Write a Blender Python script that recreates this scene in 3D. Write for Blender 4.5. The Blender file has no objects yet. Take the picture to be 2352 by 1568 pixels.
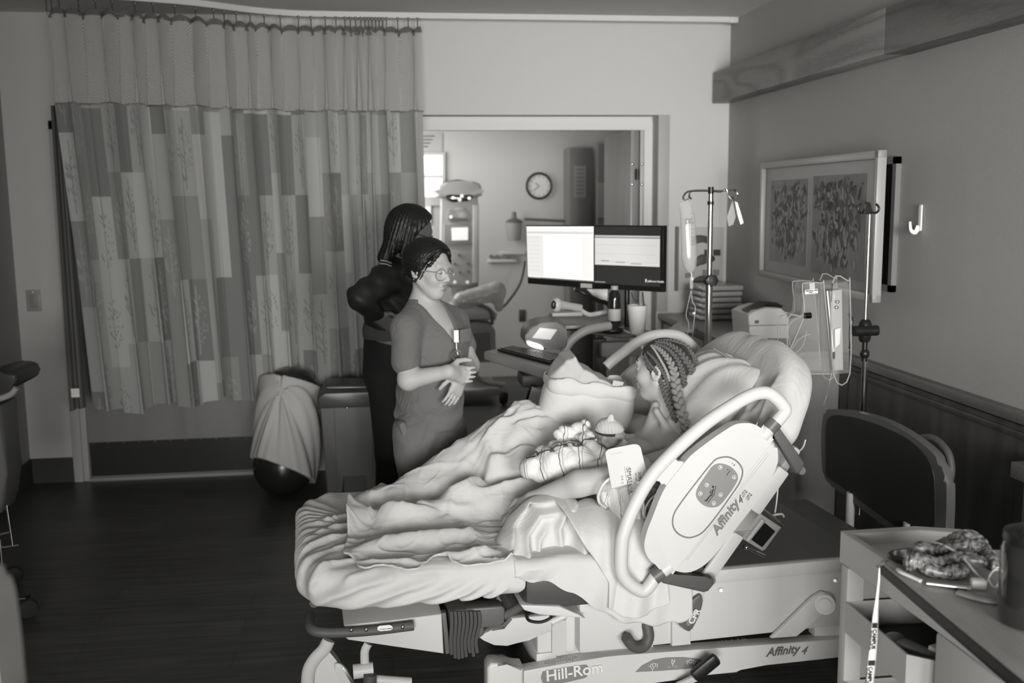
import bpy, bmesh, math, random
import numpy as np
from mathutils import Vector, Matrix, Euler
random.seed(7); np.random.seed(7)
S = bpy.context.scene
COL = S.collection
R = math.radians
sin, cos, pi = math.sin, math.cos, math.pi

# ------------------------------------------------------------------ camera
CAM_H, FPX = 1.72, 2287.0
def cam_axes(yaw, pitch, roll):
    y, p, r = R(yaw), R(pitch), R(roll)
    f = Vector((sin(y)*cos(p), cos(y)*cos(p), -sin(p)))
    r0 = Vector((cos(y), -sin(y), 0)); u0 = r0.cross(f)
    return cos(r)*r0 + sin(r)*u0, -sin(r)*r0 + cos(r)*u0, f
CR, CU, CF = cam_axes(7.4, 8.2, -0.6)
cam_d = bpy.data.cameras.new('camera'); cam = bpy.data.objects.new('camera', cam_d); COL.objects.link(cam)
cam.matrix_world = Matrix(((CR.x, CU.x, -CF.x, 0), (CR.y, CU.y, -CF.y, 0), (CR.z, CU.z, -CF.z, CAM_H), (0, 0, 0, 1)))
cam_d.sensor_width = 36; cam_d.lens = 36*FPX/2352; cam_d.clip_start = .05; cam_d.clip_end = 60
cam_d.dof.use_dof = True; cam_d.dof.focus_distance = 3.3; cam_d.dof.aperture_fstop = 2.8
S.camera = cam

# ------------------------------------------------------------------ world, lights, exposure
w = bpy.data.worlds.new('world'); S.world = w; w.use_nodes = True
w.node_tree.nodes['Background'].inputs[0].default_value = (.9, .9, .88, 1)
w.node_tree.nodes['Background'].inputs[1].default_value = .5
def area(name, loc, aim, sx, sy, power, spread=180):
    l = bpy.data.lights.new(name, 'AREA'); l.shape = 'RECTANGLE'; l.size = sx; l.size_y = sy; l.energy = power
    l.spread = R(spread); l.color = (1, .995, .98)
    o = bpy.data.objects.new(name, l); COL.objects.link(o); o.location = loc
    o.rotation_euler = (Vector(aim) - Vector(loc)).to_track_quat('-Z', 'Y').to_euler()
    return o
area('window_light', (1.3, -2.2, 1.8), (1.55, 6.0, 1.8), 1.4, 1.3, 33, 54)
area('added_fill_light', (-.6, -1.8, 1.1), (.9, 4, .5), 1.3, 1.3, 46, 95)  # added fill lamp left of the window, no real source there
area('side_room_light', (-.35, 8.6, 1.9), (1.2, 8.9, 1.3), 1.0, 1.2, 30)
S.view_settings.view_transform = 'Standard'; S.view_settings.look = 'None'
S.view_settings.gamma = 1; S.view_settings.use_curve_mapping = False
S.view_settings.exposure = 0.0

# ------------------------------------------------------------------ pixel -> place
def _ray(px, py): return CR*((px-1176)/FPX) - CU*((py-784)/FPX) + CF
C0 = Vector((0, 0, CAM_H))
def Yp(px, py, Y): d = _ray(px, py); return C0 + d*(Y/d.y)
def Xp(px, py, X): d = _ray(px, py); return C0 + d*(X/d.x)
def Zp(px, py, Z): d = _ray(px, py); return C0 + d*((Z-CAM_H)/d.z)
# bed frame: u along the bed from foot to head, v across (near side negative)
BTH = R(4.5); BO = Vector((-.30, 3.40, 0)); BU = Vector((cos(BTH), sin(BTH), 0)); BV = Vector((-sin(BTH), cos(BTH), 0))
def B(u, v, z): return BO + BU*u + BV*v + Vector((0, 0, z))
def Vp(px, py, v):
    d = _ray(px, py); t = (v - (C0-BO).dot(BV))/d.dot(BV); return C0 + d*t
def toB(p): q = p-BO; return (q.dot(BU), q.dot(BV), q.z)

# ------------------------------------------------------------------ materials
def mat(name, g, rough=.5, metal=0, spec=.5, bump=None, var=None, trans=0, alpha=1, emit=0, coat=0, sheen=0, ior=1.45, crease=None):
    m = bpy.data.materials.new(name); m.use_nodes = True; nt = m.node_tree; b = nt.nodes['Principled BSDF']
    c = (g, g*.99, g*.965, 1) if not isinstance(g, tuple) else g
    b.inputs['Base Color'].default_value = c; b.inputs['Roughness'].default_value = rough
    b.inputs['Metallic'].default_value = metal; b.inputs['Specular IOR Level'].default_value = spec
    b.inputs['IOR'].default_value = ior
    if trans: b.inputs['Transmission Weight'].default_value = trans
    if alpha < 1: b.inputs['Alpha'].default_value = alpha
    if coat: b.inputs['Coat Weight'].default_value = coat
    if sheen: b.inputs['Sheen Weight'].default_value = sheen
    if emit:
        b.inputs['Emission Color'].default_value = c; b.inputs['Emission Strength'].default_value = emit
    tc = nt.nodes.new('ShaderNodeTexCoord')
    if bump:                                     # (scale, strength[, stretch])
        n = nt.nodes.new('ShaderNodeTexNoise'); n.inputs['Scale'].default_value = bump[0]; n.inputs['Detail'].default_value = 3
        bp = nt.nodes.new('ShaderNodeBump'); bp.inputs['Strength'].default_value = bump[1]; bp.inputs['Distance'].default_value = .01
        if len(bump) > 2:
            mp = nt.nodes.new('ShaderNodeMapping'); mp.inputs['Scale'].default_value = bump[2]
            nt.links.new(tc.outputs['Object'], mp.inputs[0]); nt.links.new(mp.outputs[0], n.inputs['Vector'])
        else: nt.links.new(tc.outputs['Object'], n.inputs['Vector'])
        nt.links.new(n.outputs[0], bp.inputs['Height']); nt.links.new(bp.outputs[0], b.inputs['Normal'])
        if crease:                               # (scale, strength) soft irregular creases under the fine weave
            n2 = nt.nodes.new('ShaderNodeTexNoise'); n2.inputs['Scale'].default_value = crease[0]; n2.inputs['Detail'].default_value = 4
            n2.inputs['Distortion'].default_value = 1.4; mp2 = nt.nodes.new('ShaderNodeMapping'); mp2.inputs['Scale'].default_value = (1, 1.7, 1.3); mp2.inputs['Rotation'].default_value = (.3, .4, .7)
            ab = nt.nodes.new('ShaderNodeMath'); ab.operation = 'PINGPONG'; ab.inputs[1].default_value = .12
            b2 = nt.nodes.new('ShaderNodeBump'); b2.inputs['Strength'].default_value = crease[1]; b2.inputs['Distance'].default_value = .035
            nt.links.new(tc.outputs['Object'], mp2.inputs[0]); nt.links.new(mp2.outputs[0], n2.inputs['Vector']); nt.links.new(n2.outputs[0], ab.inputs[0])
            nt.links.new(ab.outputs[0], b2.inputs['Height']); nt.links.new(b2.outputs[0], bp.inputs['Normal'])
    if var:                                      # (scale, g2[, stretch]) colour variation between g and g2
        n = nt.nodes.new('ShaderNodeTexNoise'); n.inputs['Scale'].default_value = var[0]; n.inputs['Detail'].default_value = 5
        mp = nt.nodes.new('ShaderNodeMapping'); mp.inputs['Scale'].default_value = var[2] if len(var) > 2 else (1, 1, 1)
        nt.links.new(tc.outputs['Object'], mp.inputs[0]); nt.links.new(mp.outputs[0], n.inputs['Vector'])
        r = nt.nodes.new('ShaderNodeValToRGB'); r.color_ramp.elements[0].position = .35; r.color_ramp.elements[1].position = .65
        r.color_ramp.elements[0].color = c; g2 = var[1]; r.color_ramp.elements[1].color = (g2, g2*.99, g2*.965, 1)
        nt.links.new(n.outputs[0], r.inputs[0]); nt.links.new(r.outputs[0], b.inputs['Base Color'])
    return m
def wood(name, g1, g2, axis='Y', scale=3.0, rough=.45, dist=3.0, ring=6.0):
    m = mat(name, g1, rough); nt = m.node_tree; b = nt.nodes['Principled BSDF']
    tc = nt.nodes.new('ShaderNodeTexCoord'); mp = nt.nodes.new('ShaderNodeMapping')
    st = {'X': (.12, 1, 1), 'Y': (1, .12, 1), 'Z': (1, 1, .12)}[axis]
    mp.inputs['Scale'].default_value = tuple(s*scale for s in st)
    wv = nt.nodes.new('ShaderNodeTexNoise'); wv.inputs['Scale'].default_value = 1.2; wv.inputs['Detail'].default_value = 2; wv.inputs['Distortion'].default_value = .4
    mu = nt.nodes.new('ShaderNodeMath'); mu.operation = 'MULTIPLY'; mu.inputs[1].default_value = ring
    sn = nt.nodes.new('ShaderNodeMath'); sn.operation = 'PINGPONG'; sn.inputs[1].default_value = .5
    nt.links.new(tc.outputs['Object'], mp.inputs[0]); nt.links.new(mp.outputs[0], wv.inputs['Vector'])
    nt.links.new(wv.outputs[0], mu.inputs[0]); nt.links.new(mu.outputs[0], sn.inputs[0])
    n2 = nt.nodes.new('ShaderNodeTexNoise'); mp2 = nt.nodes.new('ShaderNodeMapping')
    mp2.inputs['Scale'].default_value = tuple(90*s if s == 1 else 4 for s in st)
    nt.links.new(tc.outputs['Object'], mp2.inputs[0]); nt.links.new(mp2.outputs[0], n2.inputs['Vector'])
    ad = nt.nodes.new('ShaderNodeMath'); ad.operation = 'MULTIPLY_ADD'; ad.inputs[1].default_value = 1.2
    nt.links.new(sn.outputs[0], ad.inputs[0]); nt.links.new(n2.outputs[0], ad.inputs[2])
    r = nt.nodes.new('ShaderNodeValToRGB'); r.color_ramp.elements[0].position = .35; r.color_ramp.elements[1].position = 1.0
    r.color_ramp.elements[0].color = (g1, g1*.98, g1*.95, 1); r.color_ramp.elements[1].color = (g2, g2*.98, g2*.95, 1)
    nt.links.new(ad.outputs[0], r.inputs[0]); nt.links.new(r.outputs[0], b.inputs['Base Color'])
    return m

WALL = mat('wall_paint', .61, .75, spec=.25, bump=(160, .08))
WALLD = mat('wall_paint_shaded', .42, .75, spec=.25, bump=(160, .08))  # darker copy of the wall paint, weak grazing light put into the colour
CEIL = mat('ceiling_paint', .68, .85, spec=.2)
WHITE = mat('white_paint', .68, .5)
FRAMEW = mat('frame_paint', .5, .4)
PLAST = mat('cream_plastic', .62, .38, spec=.45, bump=(700, .05))
PLASTG = mat('grey_plastic', .13, .42, bump=(600, .06))
PLASTD = mat('dark_plastic', .035, .4)
BLACK = mat('black_plastic', .012, .35)
RUBBER = mat('black_rubber', .02, .7)
CHROME = mat('chrome', .65, .12, 1)
STEEL = mat('brushed_steel', .5, .28, 1)
SHEET = mat('sheet_cotton', .58, .85, spec=.15, sheen=.15, bump=(900, .05), crease=(5, .20))
BLANK = mat('blanket_knit', .64, .95, spec=.1, sheen=.3, bump=(420, .35, (1, 3, 1)), crease=(6, .22))
DKWOOD = wood('dark_wood_panel', .055, .095, 'Z', 2.5)
RAILW = wood('rail_wood', .16, .23, 'Y', 4, ring=5)
BEAMW = wood('valance_wood', .13, .25, 'Y', 3.2, ring=9)
TOPW = wood('counter_wood', .24, .33, 'Y', 3.2, ring=7)
DOORW = wood('door_wood', .17, .22, 'Z', 2.2, ring=4)
CABW = wood('cabinet_wood', .17, .22, 'Z', 2.5, ring=4)
PAPER = mat('paper', .85, .7)
INK = mat('ink', .02, .6)
INKG = mat('ink_grey', .12, .6)

# ------------------------------------------------------------------ mesh helpers
def wloc(o):
    v = Vector((0, 0, 0))
    while o is not None: v += o.location; o = o.parent
    return v
def link_mesh(name, me, m, parent=None, smooth=True):
    if parent is not None:
        off = wloc(parent); me.transform(Matrix.Translation(-off))
    o = bpy.data.objects.new(name, me); COL.objects.link(o); o.parent = parent
    if m is not None:
        for x in (m if isinstance(m, (list, tuple)) else [m]): me.materials.append(x)
    if smooth: me.polygons.foreach_set('use_smooth', [True]*len(me.polygons))
    return o
class MB:
    def __init__(s): s.bm = bmesh.new()
    def box(s, c, size, M=None, bev=0, seg=2):
        r = bmesh.ops.create_cube(s.bm, size=1); vs = r['verts']
        bmesh.ops.scale(s.bm, vec=size, verts=vs)
        if bev:
            es = list({e for v in vs for e in v.link_edges})
            r2 = bmesh.ops.bevel(s.bm, geom=es, offset=bev, segments=seg, profile=.5, affect='EDGES')
            vs = list({v for f in r2['faces'] for v in f.verts} | {v for v in vs if v.is_valid})
        T = Matrix.Translation(Vector(c)) @ (M.to_4x4() if M is not None else Matrix.Identity(4))
        bmesh.ops.transform(s.bm, matrix=T, verts=vs); return s
    def lohi(s, a, b, bev=0):
        a, b = Vector(a), Vector(b); return s.box((a+b)/2, [abs(x) for x in (b-a)], bev=bev)
    def tube(s, pts, r, seg=12, cap=True, close=False):
        pts = [Vector(p) for p in pts]; n = len(pts); rs = r if isinstance(r, (list, tuple)) else [r]*n
        rings = []; up = None
        for i, p in enumerate(pts):
            if close: t = (pts[(i+1) % n]-pts[i-1])
            else: t = pts[min(i+1, n-1)]-pts[max(i-1, 0)]
            t.normalize()
            if up is None:
                up = Vector((0, 0, 1)) if abs(t.z) < .9 else Vector((1, 0, 0))
            x = up - t*up.dot(t)
            if x.length < 1e-4: x = Vector((1, 0, 0)) - t*t.x
            x.normalize(); y = t.cross(x); up = x
            rr = rs[i]; ra, rb = rr if isinstance(rr, tuple) else (rr, rr)
            rings.append([s.bm.verts.new(p + x*cos(2*pi*k/seg)*ra + y*sin(2*pi*k/seg)*rb) for k in range(seg)])
        m = n if close else n-1
        for i in range(m):
            a, b = rings[i], rings[(i+1) % n]
            for k in range(seg): s.bm.faces.new((a[k], a[(k+1) % seg], b[(k+1) % seg], b[k]))
        if cap and not close:
            s.bm.faces.new(list(reversed(rings[0]))); s.bm.faces.new(rings[-1])
        return s
    def cyl(s, a, b, r, seg=20, r2=None): return s.tube([a, b], [r, r if r2 is None else r2], seg)
    def lathe(s, c, prof, seg=28, M=None):
        c = Vector(c); rings = []
        for (r, z) in prof:
            ring = []
            for k in range(seg):
                v = Vector((r*cos(2*pi*k/seg), r*sin(2*pi*k/seg), z))
                ring.append(s.bm.verts.new(c + (M @ v if M is not None else v)))
            rings.append(ring)
        for a, b in zip(rings, rings[1:]):
            for k in range(seg): s.bm.faces.new((a[k], a[(k+1) % seg], b[(k+1) % seg], b[k]))
        s.bm.faces.new(list(reversed(rings[0]))); s.bm.faces.new(rings[-1]); return s
    def prism(s, pts, d, bev=0, seg=3):
        """closed outline (world points) thickened by vector d, optional rounded rim"""
        pts = [Vector(p) for p in pts]; d = Vector(d)
        a = [s.bm.verts.new(p) for p in pts]; b = [s.bm.verts.new(p+d) for p in pts]; n = len(pts)
        fa = s.bm.faces.new(a); fb = s.bm.faces.new(list(reversed(b)))
        for i in range(n): s.bm.faces.new((a[i], b[i], b[(i+1) % n], a[(i+1) % n]))
        if bev:
            es = list(fa.edges)+list(fb.edges)
            bmesh.ops.bevel(s.bm, geom=es, offset=bev, segments=seg, profile=.5, affect='EDGES')
        return s
    def ell(s, c, r, M=None, seg=20, rings=12):
        x = bmesh.ops.create_uvsphere(s.bm, u_segments=seg, v_segments=rings, radius=1)['verts']
        bmesh.ops.scale(s.bm, vec=r, verts=x)
        T = Matrix.Translation(Vector(c)) @ (M.to_4x4() if M is not None else Matrix.Identity(4))
        bmesh.ops.transform(s.bm, matrix=T, verts=x); return s
    def grid(s, f, nu, nv, close=False):
        vs = [[s.bm.verts.new(f(i/nu, j/nv)) for j in range(nv+1)] for i in range(nu if close else nu+1)]
        for i in range(nu):
            for j in range(nv):
                i2 = (i+1) % len(vs); s.bm.faces.new((vs[i][j], vs[i2][j], vs[i2][j+1], vs[i][j+1]))
        return s
    def build(s, name, m, parent=None, smooth=True, fix=True, angle=40):
        if fix: bmesh.ops.recalc_face_normals(s.bm, faces=s.bm.faces[:])
        me = bpy.data.meshes.new(name); s.bm.to_mesh(me); s.bm.free()
        o = link_mesh(name, me, m, parent, smooth)
        if smooth:
            try: me.set_sharp_from_angle(angle=R(angle))
            except Exception: pass
        return o
def tag(o, label, cat, group=None):
    o['label'] = label; o['category'] = cat
    if group: o['group'] = group
    return o
def struct(o): o['kind'] = 'structure'; return o
def thing(name, loc, label, cat, group=None):
    o = bpy.data.objects.new(name, None); COL.objects.link(o); o.location = loc; o.empty_display_size = .1
    return tag(o, label, cat, group)
def copy_tree(o, delta, parent=None):
    c = o.copy(); COL.objects.link(c); c.parent = parent
    if parent is None: c.location = o.location + Vector(delta)
    for ch in list(o.children): copy_tree(ch, (0, 0, 0), c)
    return c
def smoothp(pts, n=8, close=False):
    """Catmull-Rom through points"""
    pts = [Vector(p) for p in pts]; N = len(pts); out = []
    rng = range(N) if close else range(N-1)
    for i in rng:
        if close: p0, p1, p2, p3 = pts[i-1], pts[i], pts[(i+1) % N], pts[(i+2) % N]
        else: p0, p1, p2, p3 = pts[max(i-1, 0)], pts[i], pts[i+1], pts[min(i+2, N-1)]
        for k in range(n):
            t = k/n
            out.append(.5*((2*p1)+(p2-p0)*t+(2*p0-5*p1+4*p2-p3)*t*t+(3*p1-p0-3*p2+p3)*t**3))
    if not close: out.append(pts[-1])
    return out
def solidify(o, t, off=0):
    md = o.modifiers.new('thick', 'SOLIDIFY'); md.thickness = t; md.offset = off; return o
def text(name, body, size, origin, xdir, updir, m, parent, ext=.0006, lift=.001, align='LEFT', bold=0, shear=0, sx=1):
    """raised lettering lying in the plane of xdir and updir"""
    cu = bpy.data.curves.new(name, 'FONT'); cu.body = body; cu.size = size; cu.extrude = ext; cu.align_x = align
    cu.offset = bold; cu.shear = shear; cu.resolution_u = 3
    tmp = bpy.data.objects.new('tmp', cu); COL.objects.link(tmp)
    dg = bpy.context.evaluated_depsgraph_get(); me = bpy.data.meshes.new_from_object(tmp.evaluated_get(dg))
    bpy.data.objects.remove(tmp); bpy.data.curves.remove(cu)
    x = Vector(xdir).normalized(); y = Vector(updir); y = (y - x*y.dot(x)).normalized(); z = x.cross(y)
    o = Vector(origin)+z*lift
    me.transform(Matrix(((x.x*sx, y.x, z.x, o.x), (x.y*sx, y.y, z.y, o.y), (x.z*sx, y.z, z.z, o.z), (0, 0, 0, 1))))
    return link_mesh(name, me, m, parent, smooth=False)

# ------------------------------------------------------------------ implicit surfaces (for bodies, cloth and other soft forms)
def smin(a, b, k):
    h = np.clip(.5+.5*(b-a)/k, 0, 1); return b*(1-h)+a*h-k*h*(1-h)
def smax(a, b, k): return -smin(-a, -b, k)
def caps(P, a, b, ra, rb=None):
    rb = ra if rb is None else rb
    a = np.array(a, np.float32); b = np.array(b, np.float32); ab = b-a; L = max(float(ab@ab), 1e-9)
    t = np.clip(((P-a)@ab)/L, 0, 1)
    return np.linalg.norm(P-a-t[..., None]*ab, axis=-1) - (ra+(rb-ra)*t)
def elip(P, c, r, M=None):
    q = P-np.array(c, np.float32)
    if M is not None: q = q@np.array(M, np.float32)
    r = np.array(r, np.float32); k0 = np.linalg.norm(q/r, axis=-1); k1 = np.linalg.norm(q/(r*r), axis=-1)
    return k0*(k0-1)/np.maximum(k1, 1e-6)
def rbox(P, c, h, rad, M=None):
    q = P-np.array(c, np.float32)
    if M is not None: q = q@np.array(M, np.float32)
    q = np.abs(q)-(np.array(h, np.float32)-rad)
    return np.linalg.norm(np.maximum(q, 0), axis=-1)+np.minimum(q.max(-1), 0)-rad
def uni(P, prims, k=.02):
    d = None
    for p in prims:
        kk = k
        if isinstance(p[-1], dict): kk = p[-1].get('k', k); p = p[:-1]
        e = {'c': caps, 'e': elip, 'b': rbox}[p[0]](P, *p[1:])
        d = e if d is None else smin(d, e, kk)
    return d
def chain(pts, rs):
    return [('c', tuple(pts[i]), tuple(pts[i+1]), rs[i], rs[i+1]) for i in range(len(pts)-1)]
def nets(fn, lo, hi, h):
    lo = np.array(lo, np.float32); hi = np.array(hi, np.float32)
    n = np.ceil((hi-lo)/h).astype(int)+1
    ax = [lo[i]+h*np.arange(n[i], dtype=np.float32) for i in range(3)]
    K = 6; nb = (n+K-1)//K                              # sample only blocks near the surface
    bc = [lo[i]+h*(K*np.arange(nb[i])+K/2-.5) for i in range(3)]
    BX, BY, BZ_ = np.meshgrid(*bc, indexing='ij'); bd_ = fn(np.stack([BX, BY, BZ_], -1).astype(np.float32).reshape(-1, 3)).reshape(tuple(nb))
    g = np.repeat(np.repeat(np.repeat(np.where(bd_ < 0, -1., 1.).astype(np.float32), K, 0), K, 1), K, 2)
    act_b = np.argwhere(np.abs(bd_) < h*K*1.35+.012); oo = np.stack(np.meshgrid(*[np.arange(K)]*3, indexing='ij'), -1).reshape(-1, 3)
    for i0 in range(0, len(act_b), 3000):
        ii = (act_b[i0:i0+3000, None]*K+oo).reshape(-1, 3)
        g[ii[:, 0], ii[:, 1], ii[:, 2]] = fn((lo+h*ii).astype(np.float32))
    g = np.ascontiguousarray(g[:n[0], :n[1], :n[2]])
    g[0] = g[-1] = .01; g[:, 0] = g[:, -1] = .01; g[:, :, 0] = g[:, :, -1] = .01
    ins = g < 0
    nc = n-1; acc = np.zeros(tuple(nc)+(3,), np.float32); cnt = np.zeros(tuple(nc), np.float32)
    for a in range(3):
        b, c = (a+1) % 3, (a+2) % 3
        s0 = [slice(None)]*3; s1 = [slice(None)]*3; s0[a] = slice(0, -1); s1[a] = slice(1, None)
        g0, g1 = g[tuple(s0)], g[tuple(s1)]; cr = (g0 < 0) != (g1 < 0)
        t = np.where(cr, g0/np.where(cr, g0-g1, 1), 0)
        for db in (0, 1):
            for dc in (0, 1):
                sl = [slice(None)]*3; sl[b] = slice(db, nc[b]+db); sl[c] = slice(dc, nc[c]+dc)
                cc, tt = cr[tuple(sl)], t[tuple(sl)]
                cnt += cc; acc[..., a] += np.where(cc, tt, 0)
                acc[..., b] += np.where(cc, db, 0); acc[..., c] += np.where(cc, dc, 0)
    act = cnt > 0; idx = -np.ones(tuple(nc), np.int64); idx[act] = np.arange(act.sum())
    base = np.stack(np.nonzero(act), -1).astype(np.float32)
    V = lo + h*(base + acc[act]/cnt[act][:, None])
    Fs = []
    for a in range(3):
        b, c = (a+1) % 3, (a+2) % 3
        s0 = [slice(1, -1)]*3; s1 = [slice(1, -1)]*3; s0[a] = slice(0, -1); s1[a] = slice(1, None)
        i0, i1 = ins[tuple(s0)], ins[tuple(s1)]; cr = i0 != i1
        pos = np.stack(np.nonzero(cr), -1)
        if len(pos) == 0: continue
        flip = i1[cr]
        off = np.ones(3, int); off[a] = 0; p = pos+off
        def cell(db, dc):
            q = p.copy(); q[:, b] -= db; q[:, c] -= dc; return idx[q[:, 0], q[:, 1], q[:, 2]]
        q = np.stack([cell(1, 1), cell(0, 1), cell(0, 0), cell(1, 0)], -1)
        q[flip] = q[flip][:, ::-1]; Fs.append(q)
    return V, np.concatenate(Fs)
def sdf_obj(name, fn, lo, hi, h, m, parent=None, relax=1):
    V, Fq = nets(fn, lo, hi, h)
    if relax:                                            # light Laplacian polish
        for _ in range(relax):
            A = np.zeros_like(V); N = np.zeros(len(V))
            for i in range(4):
                a, b = Fq[:, i], Fq[:, (i+1) % 4]
                np.add.at(A, a, V[b]); np.add.at(A, b, V[a]); np.add.at(N, a, 1); np.add.at(N, b, 1)
            V = V*.5 + .5*A/np.maximum(N, 1)[:, None]
    me = bpy.data.meshes.new(name); me.vertices.add(len(V)); me.vertices.foreach_set('co', V.astype(np.float32).ravel())
    me.loops.add(len(Fq)*4); me.loops.foreach_set('vertex_index', Fq.astype(np.int32).ravel())
    me.polygons.add(len(Fq)); me.polygons.foreach_set('loop_start', np.arange(0, len(Fq)*4, 4, dtype=np.int32))
    me.polygons.foreach_set('loop_total', np.full(len(Fq), 4, np.int32)); me.update(calc_edges=True); me.validate()
    return link_mesh(name, me, m, parent)
def cbounds(prims, pad=.04):
    lo = np.full(3, 1e9); hi = -lo
    for p in prims:
        if p[0] == 'c':
            for q, r in ((p[1], p[3]), (p[2], p[4] if len(p) > 4 and not isinstance(p[4], dict) else p[3])):
                lo = np.minimum(lo, np.array(q)-r); hi = np.maximum(hi, np.array(q)+r)
        else:
            r = max(p[2]); lo = np.minimum(lo, np.array(p[1])-r); hi = np.maximum(hi, np.array(p[1])+r)
    return lo-pad, hi+pad
# numpy value noise for creases
_N = np.random.RandomState(3).rand(64, 64, 8)
def vnoise(x, y, k=0):
    xi = np.floor(x).astype(int); yi = np.floor(y).astype(int); fx = x-xi; fy = y-yi
    fx = fx*fx*(3-2*fx); fy = fy*fy*(3-2*fy); T = _N[:, :, k]
    g = lambda a, b: T[a % 64, b % 64]
    return (g(xi, yi)*(1-fx)+g(xi+1, yi)*fx)*(1-fy)+(g(xi, yi+1)*(1-fx)+g(xi+1, yi+1)*fx)*fy-.5
def ridges(U, V, polys):
    """sum of soft cloth folds; each poly = (points, amplitude, width)"""
    H = np.zeros_like(U)
    for pts, amp, wd in polys:
        best = np.full(U.shape, 9.); tt = np.zeros_like(U); n = len(pts)-1
        for i in range(n):
            (x0, y0), (x1, y1) = pts[i], pts[i+1]; dx, dy = x1-x0, y1-y0; L = dx*dx+dy*dy+1e-9
            t = np.clip(((U-x0)*dx+(V-y0)*dy)/L, 0, 1); d = np.hypot(U-x0-t*dx, V-y0-t*dy)
            m = d < best; best = np.where(m, d, best); tt = np.where(m, (i+t)/n, tt)
        H += amp*np.exp(-(best/wd)**2)*np.sin(pi*np.clip(tt*.86+.07, 0, 1))**.6
    return H
def smooth_rim(o, n=8):
    bm = bmesh.new(); bm.from_mesh(o.data)
    bv = {v: [e.other_vert(v) for e in v.link_edges if e.is_boundary] for v in bm.verts if v.is_boundary}
    for _ in range(n):
        new = {v: v.co*.5+sum((w.co for w in nb), Vector())/len(nb)*.5 for v, nb in bv.items() if len(nb) == 2}
        for v, c in new.items(): v.co = c
    bm.to_mesh(o.data); bm.free(); return o
def height_obj(name, X, Y, Z, m, parent=None, thick=.004, mask=None):
    """grid of world points (arrays) to a cloth mesh"""
    nu, nv = X.shape; me = bpy.data.meshes.new(name)
    V = np.stack([X, Y, Z], -1).reshape(-1, 3)
    i, j = np.meshgrid(np.arange(nu-1), np.arange(nv-1), indexing='ij')
    a = (i*nv+j); Fq = np.stack([a, a+nv, a+nv+1, a+1], -1)
    if mask is not None: Fq = Fq[mask[:-1, :-1] & mask[1:, :-1] & mask[:-1, 1:] & mask[1:, 1:]]
    Fq = Fq.reshape(-1, 4)
    used = np.unique(Fq); rm = -np.ones(len(V), int); rm[used] = np.arange(len(used)); V = V[used]; Fq = rm[Fq]
    me.from_pydata(V.tolist(), [], Fq.tolist()); me.update()
    o = link_mesh(name, me, m, parent)
    if thick: solidify(o, thick, -1)
    return o

# ------------------------------------------------------------------ heads and hands
class Frame:
    def __init__(f, c, fwd, up=(0, 0, 1), sc=1.0):
        f.c = Vector(c); x = Vector(fwd).normalized(); u = Vector(up); z = (u-x*x.dot(u)).normalized(); y = z.cross(x)
        f.M = Matrix((x, y, z)).transposed(); f.sc = sc; f.x, f.y, f.z = x, y, z
    def __call__(f, x, y, z): return f.c + f.M @ Vector((x, y, z))*f.sc
    def loc(f, P): return (P-np.array(f.c, np.float32))@np.array(f.M, np.float32)/f.sc
def head_local(Q, ears=True, full=1.0):
    c, e = caps, elip
    ay = np.abs(Q[..., 1]); Qs = np.stack([Q[..., 0], ay, Q[..., 2]], -1)          # symmetric halves
    d = e(Q, (-.012, 0, .034), (.097, .077, .084))
    d = smin(d, e(Q, (.030, 0, -.028), (.060, .056, .080)), .03)
    d = smin(d, e(Q, (.060, 0, -.088), (.024, .024, .020)), .025)
    d = smin(d, c(Qs, (.0, .050, -.042), (.052, .016, -.088), .016, .014), .025)
    d = smin(d, e(Qs, (.058, .036, -.022), (.028, .024, .026)), .02)
    d = smin(d, c(Q, (.078, -.034, .030), (.078, .034, .030), .012), .02)
    d = smax(d, -e(Qs, (.098, .033, .007), (.020, .021, .014)), .014)
    d = smin(d, e(Qs, (.074, .032, .006), (.0155, .017, .0145)), .004)
    d = smin(d, c(Q, (.082, 0, .014), (.104, 0, -.020), .0075, .0115), .012)
    d = smin(d, e(Qs, (.096, .011, -.026), (.011, .009, .008)), .006)
    d = smin(d, e(Q, (.088, 0, -.050), (.013, .024, .0075)), .006)
    d = smin(d, e(Q, (.085, 0, -.0625), (.013, .019, .0075)), .006)
    d = smax(d, -e(Q, (.103, 0, -.0563), (.012, .020, .0018)), .003)
    if ears:
        m = np.array(Matrix.Rotation(R(-14), 3, 'Y'))
        er = e(Qs, (-.010, .078, -.004), (.019, .0075, .031), m); er = smax(er, -e(Qs, (-.006, .087, -.002), (.010, .007, .018), m), .004)
        er = smin(er, e(Qs, (.006, .080, -.004), (.006, .005, .008)), .004); d = smin(d, er, .006)
    return d
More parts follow.
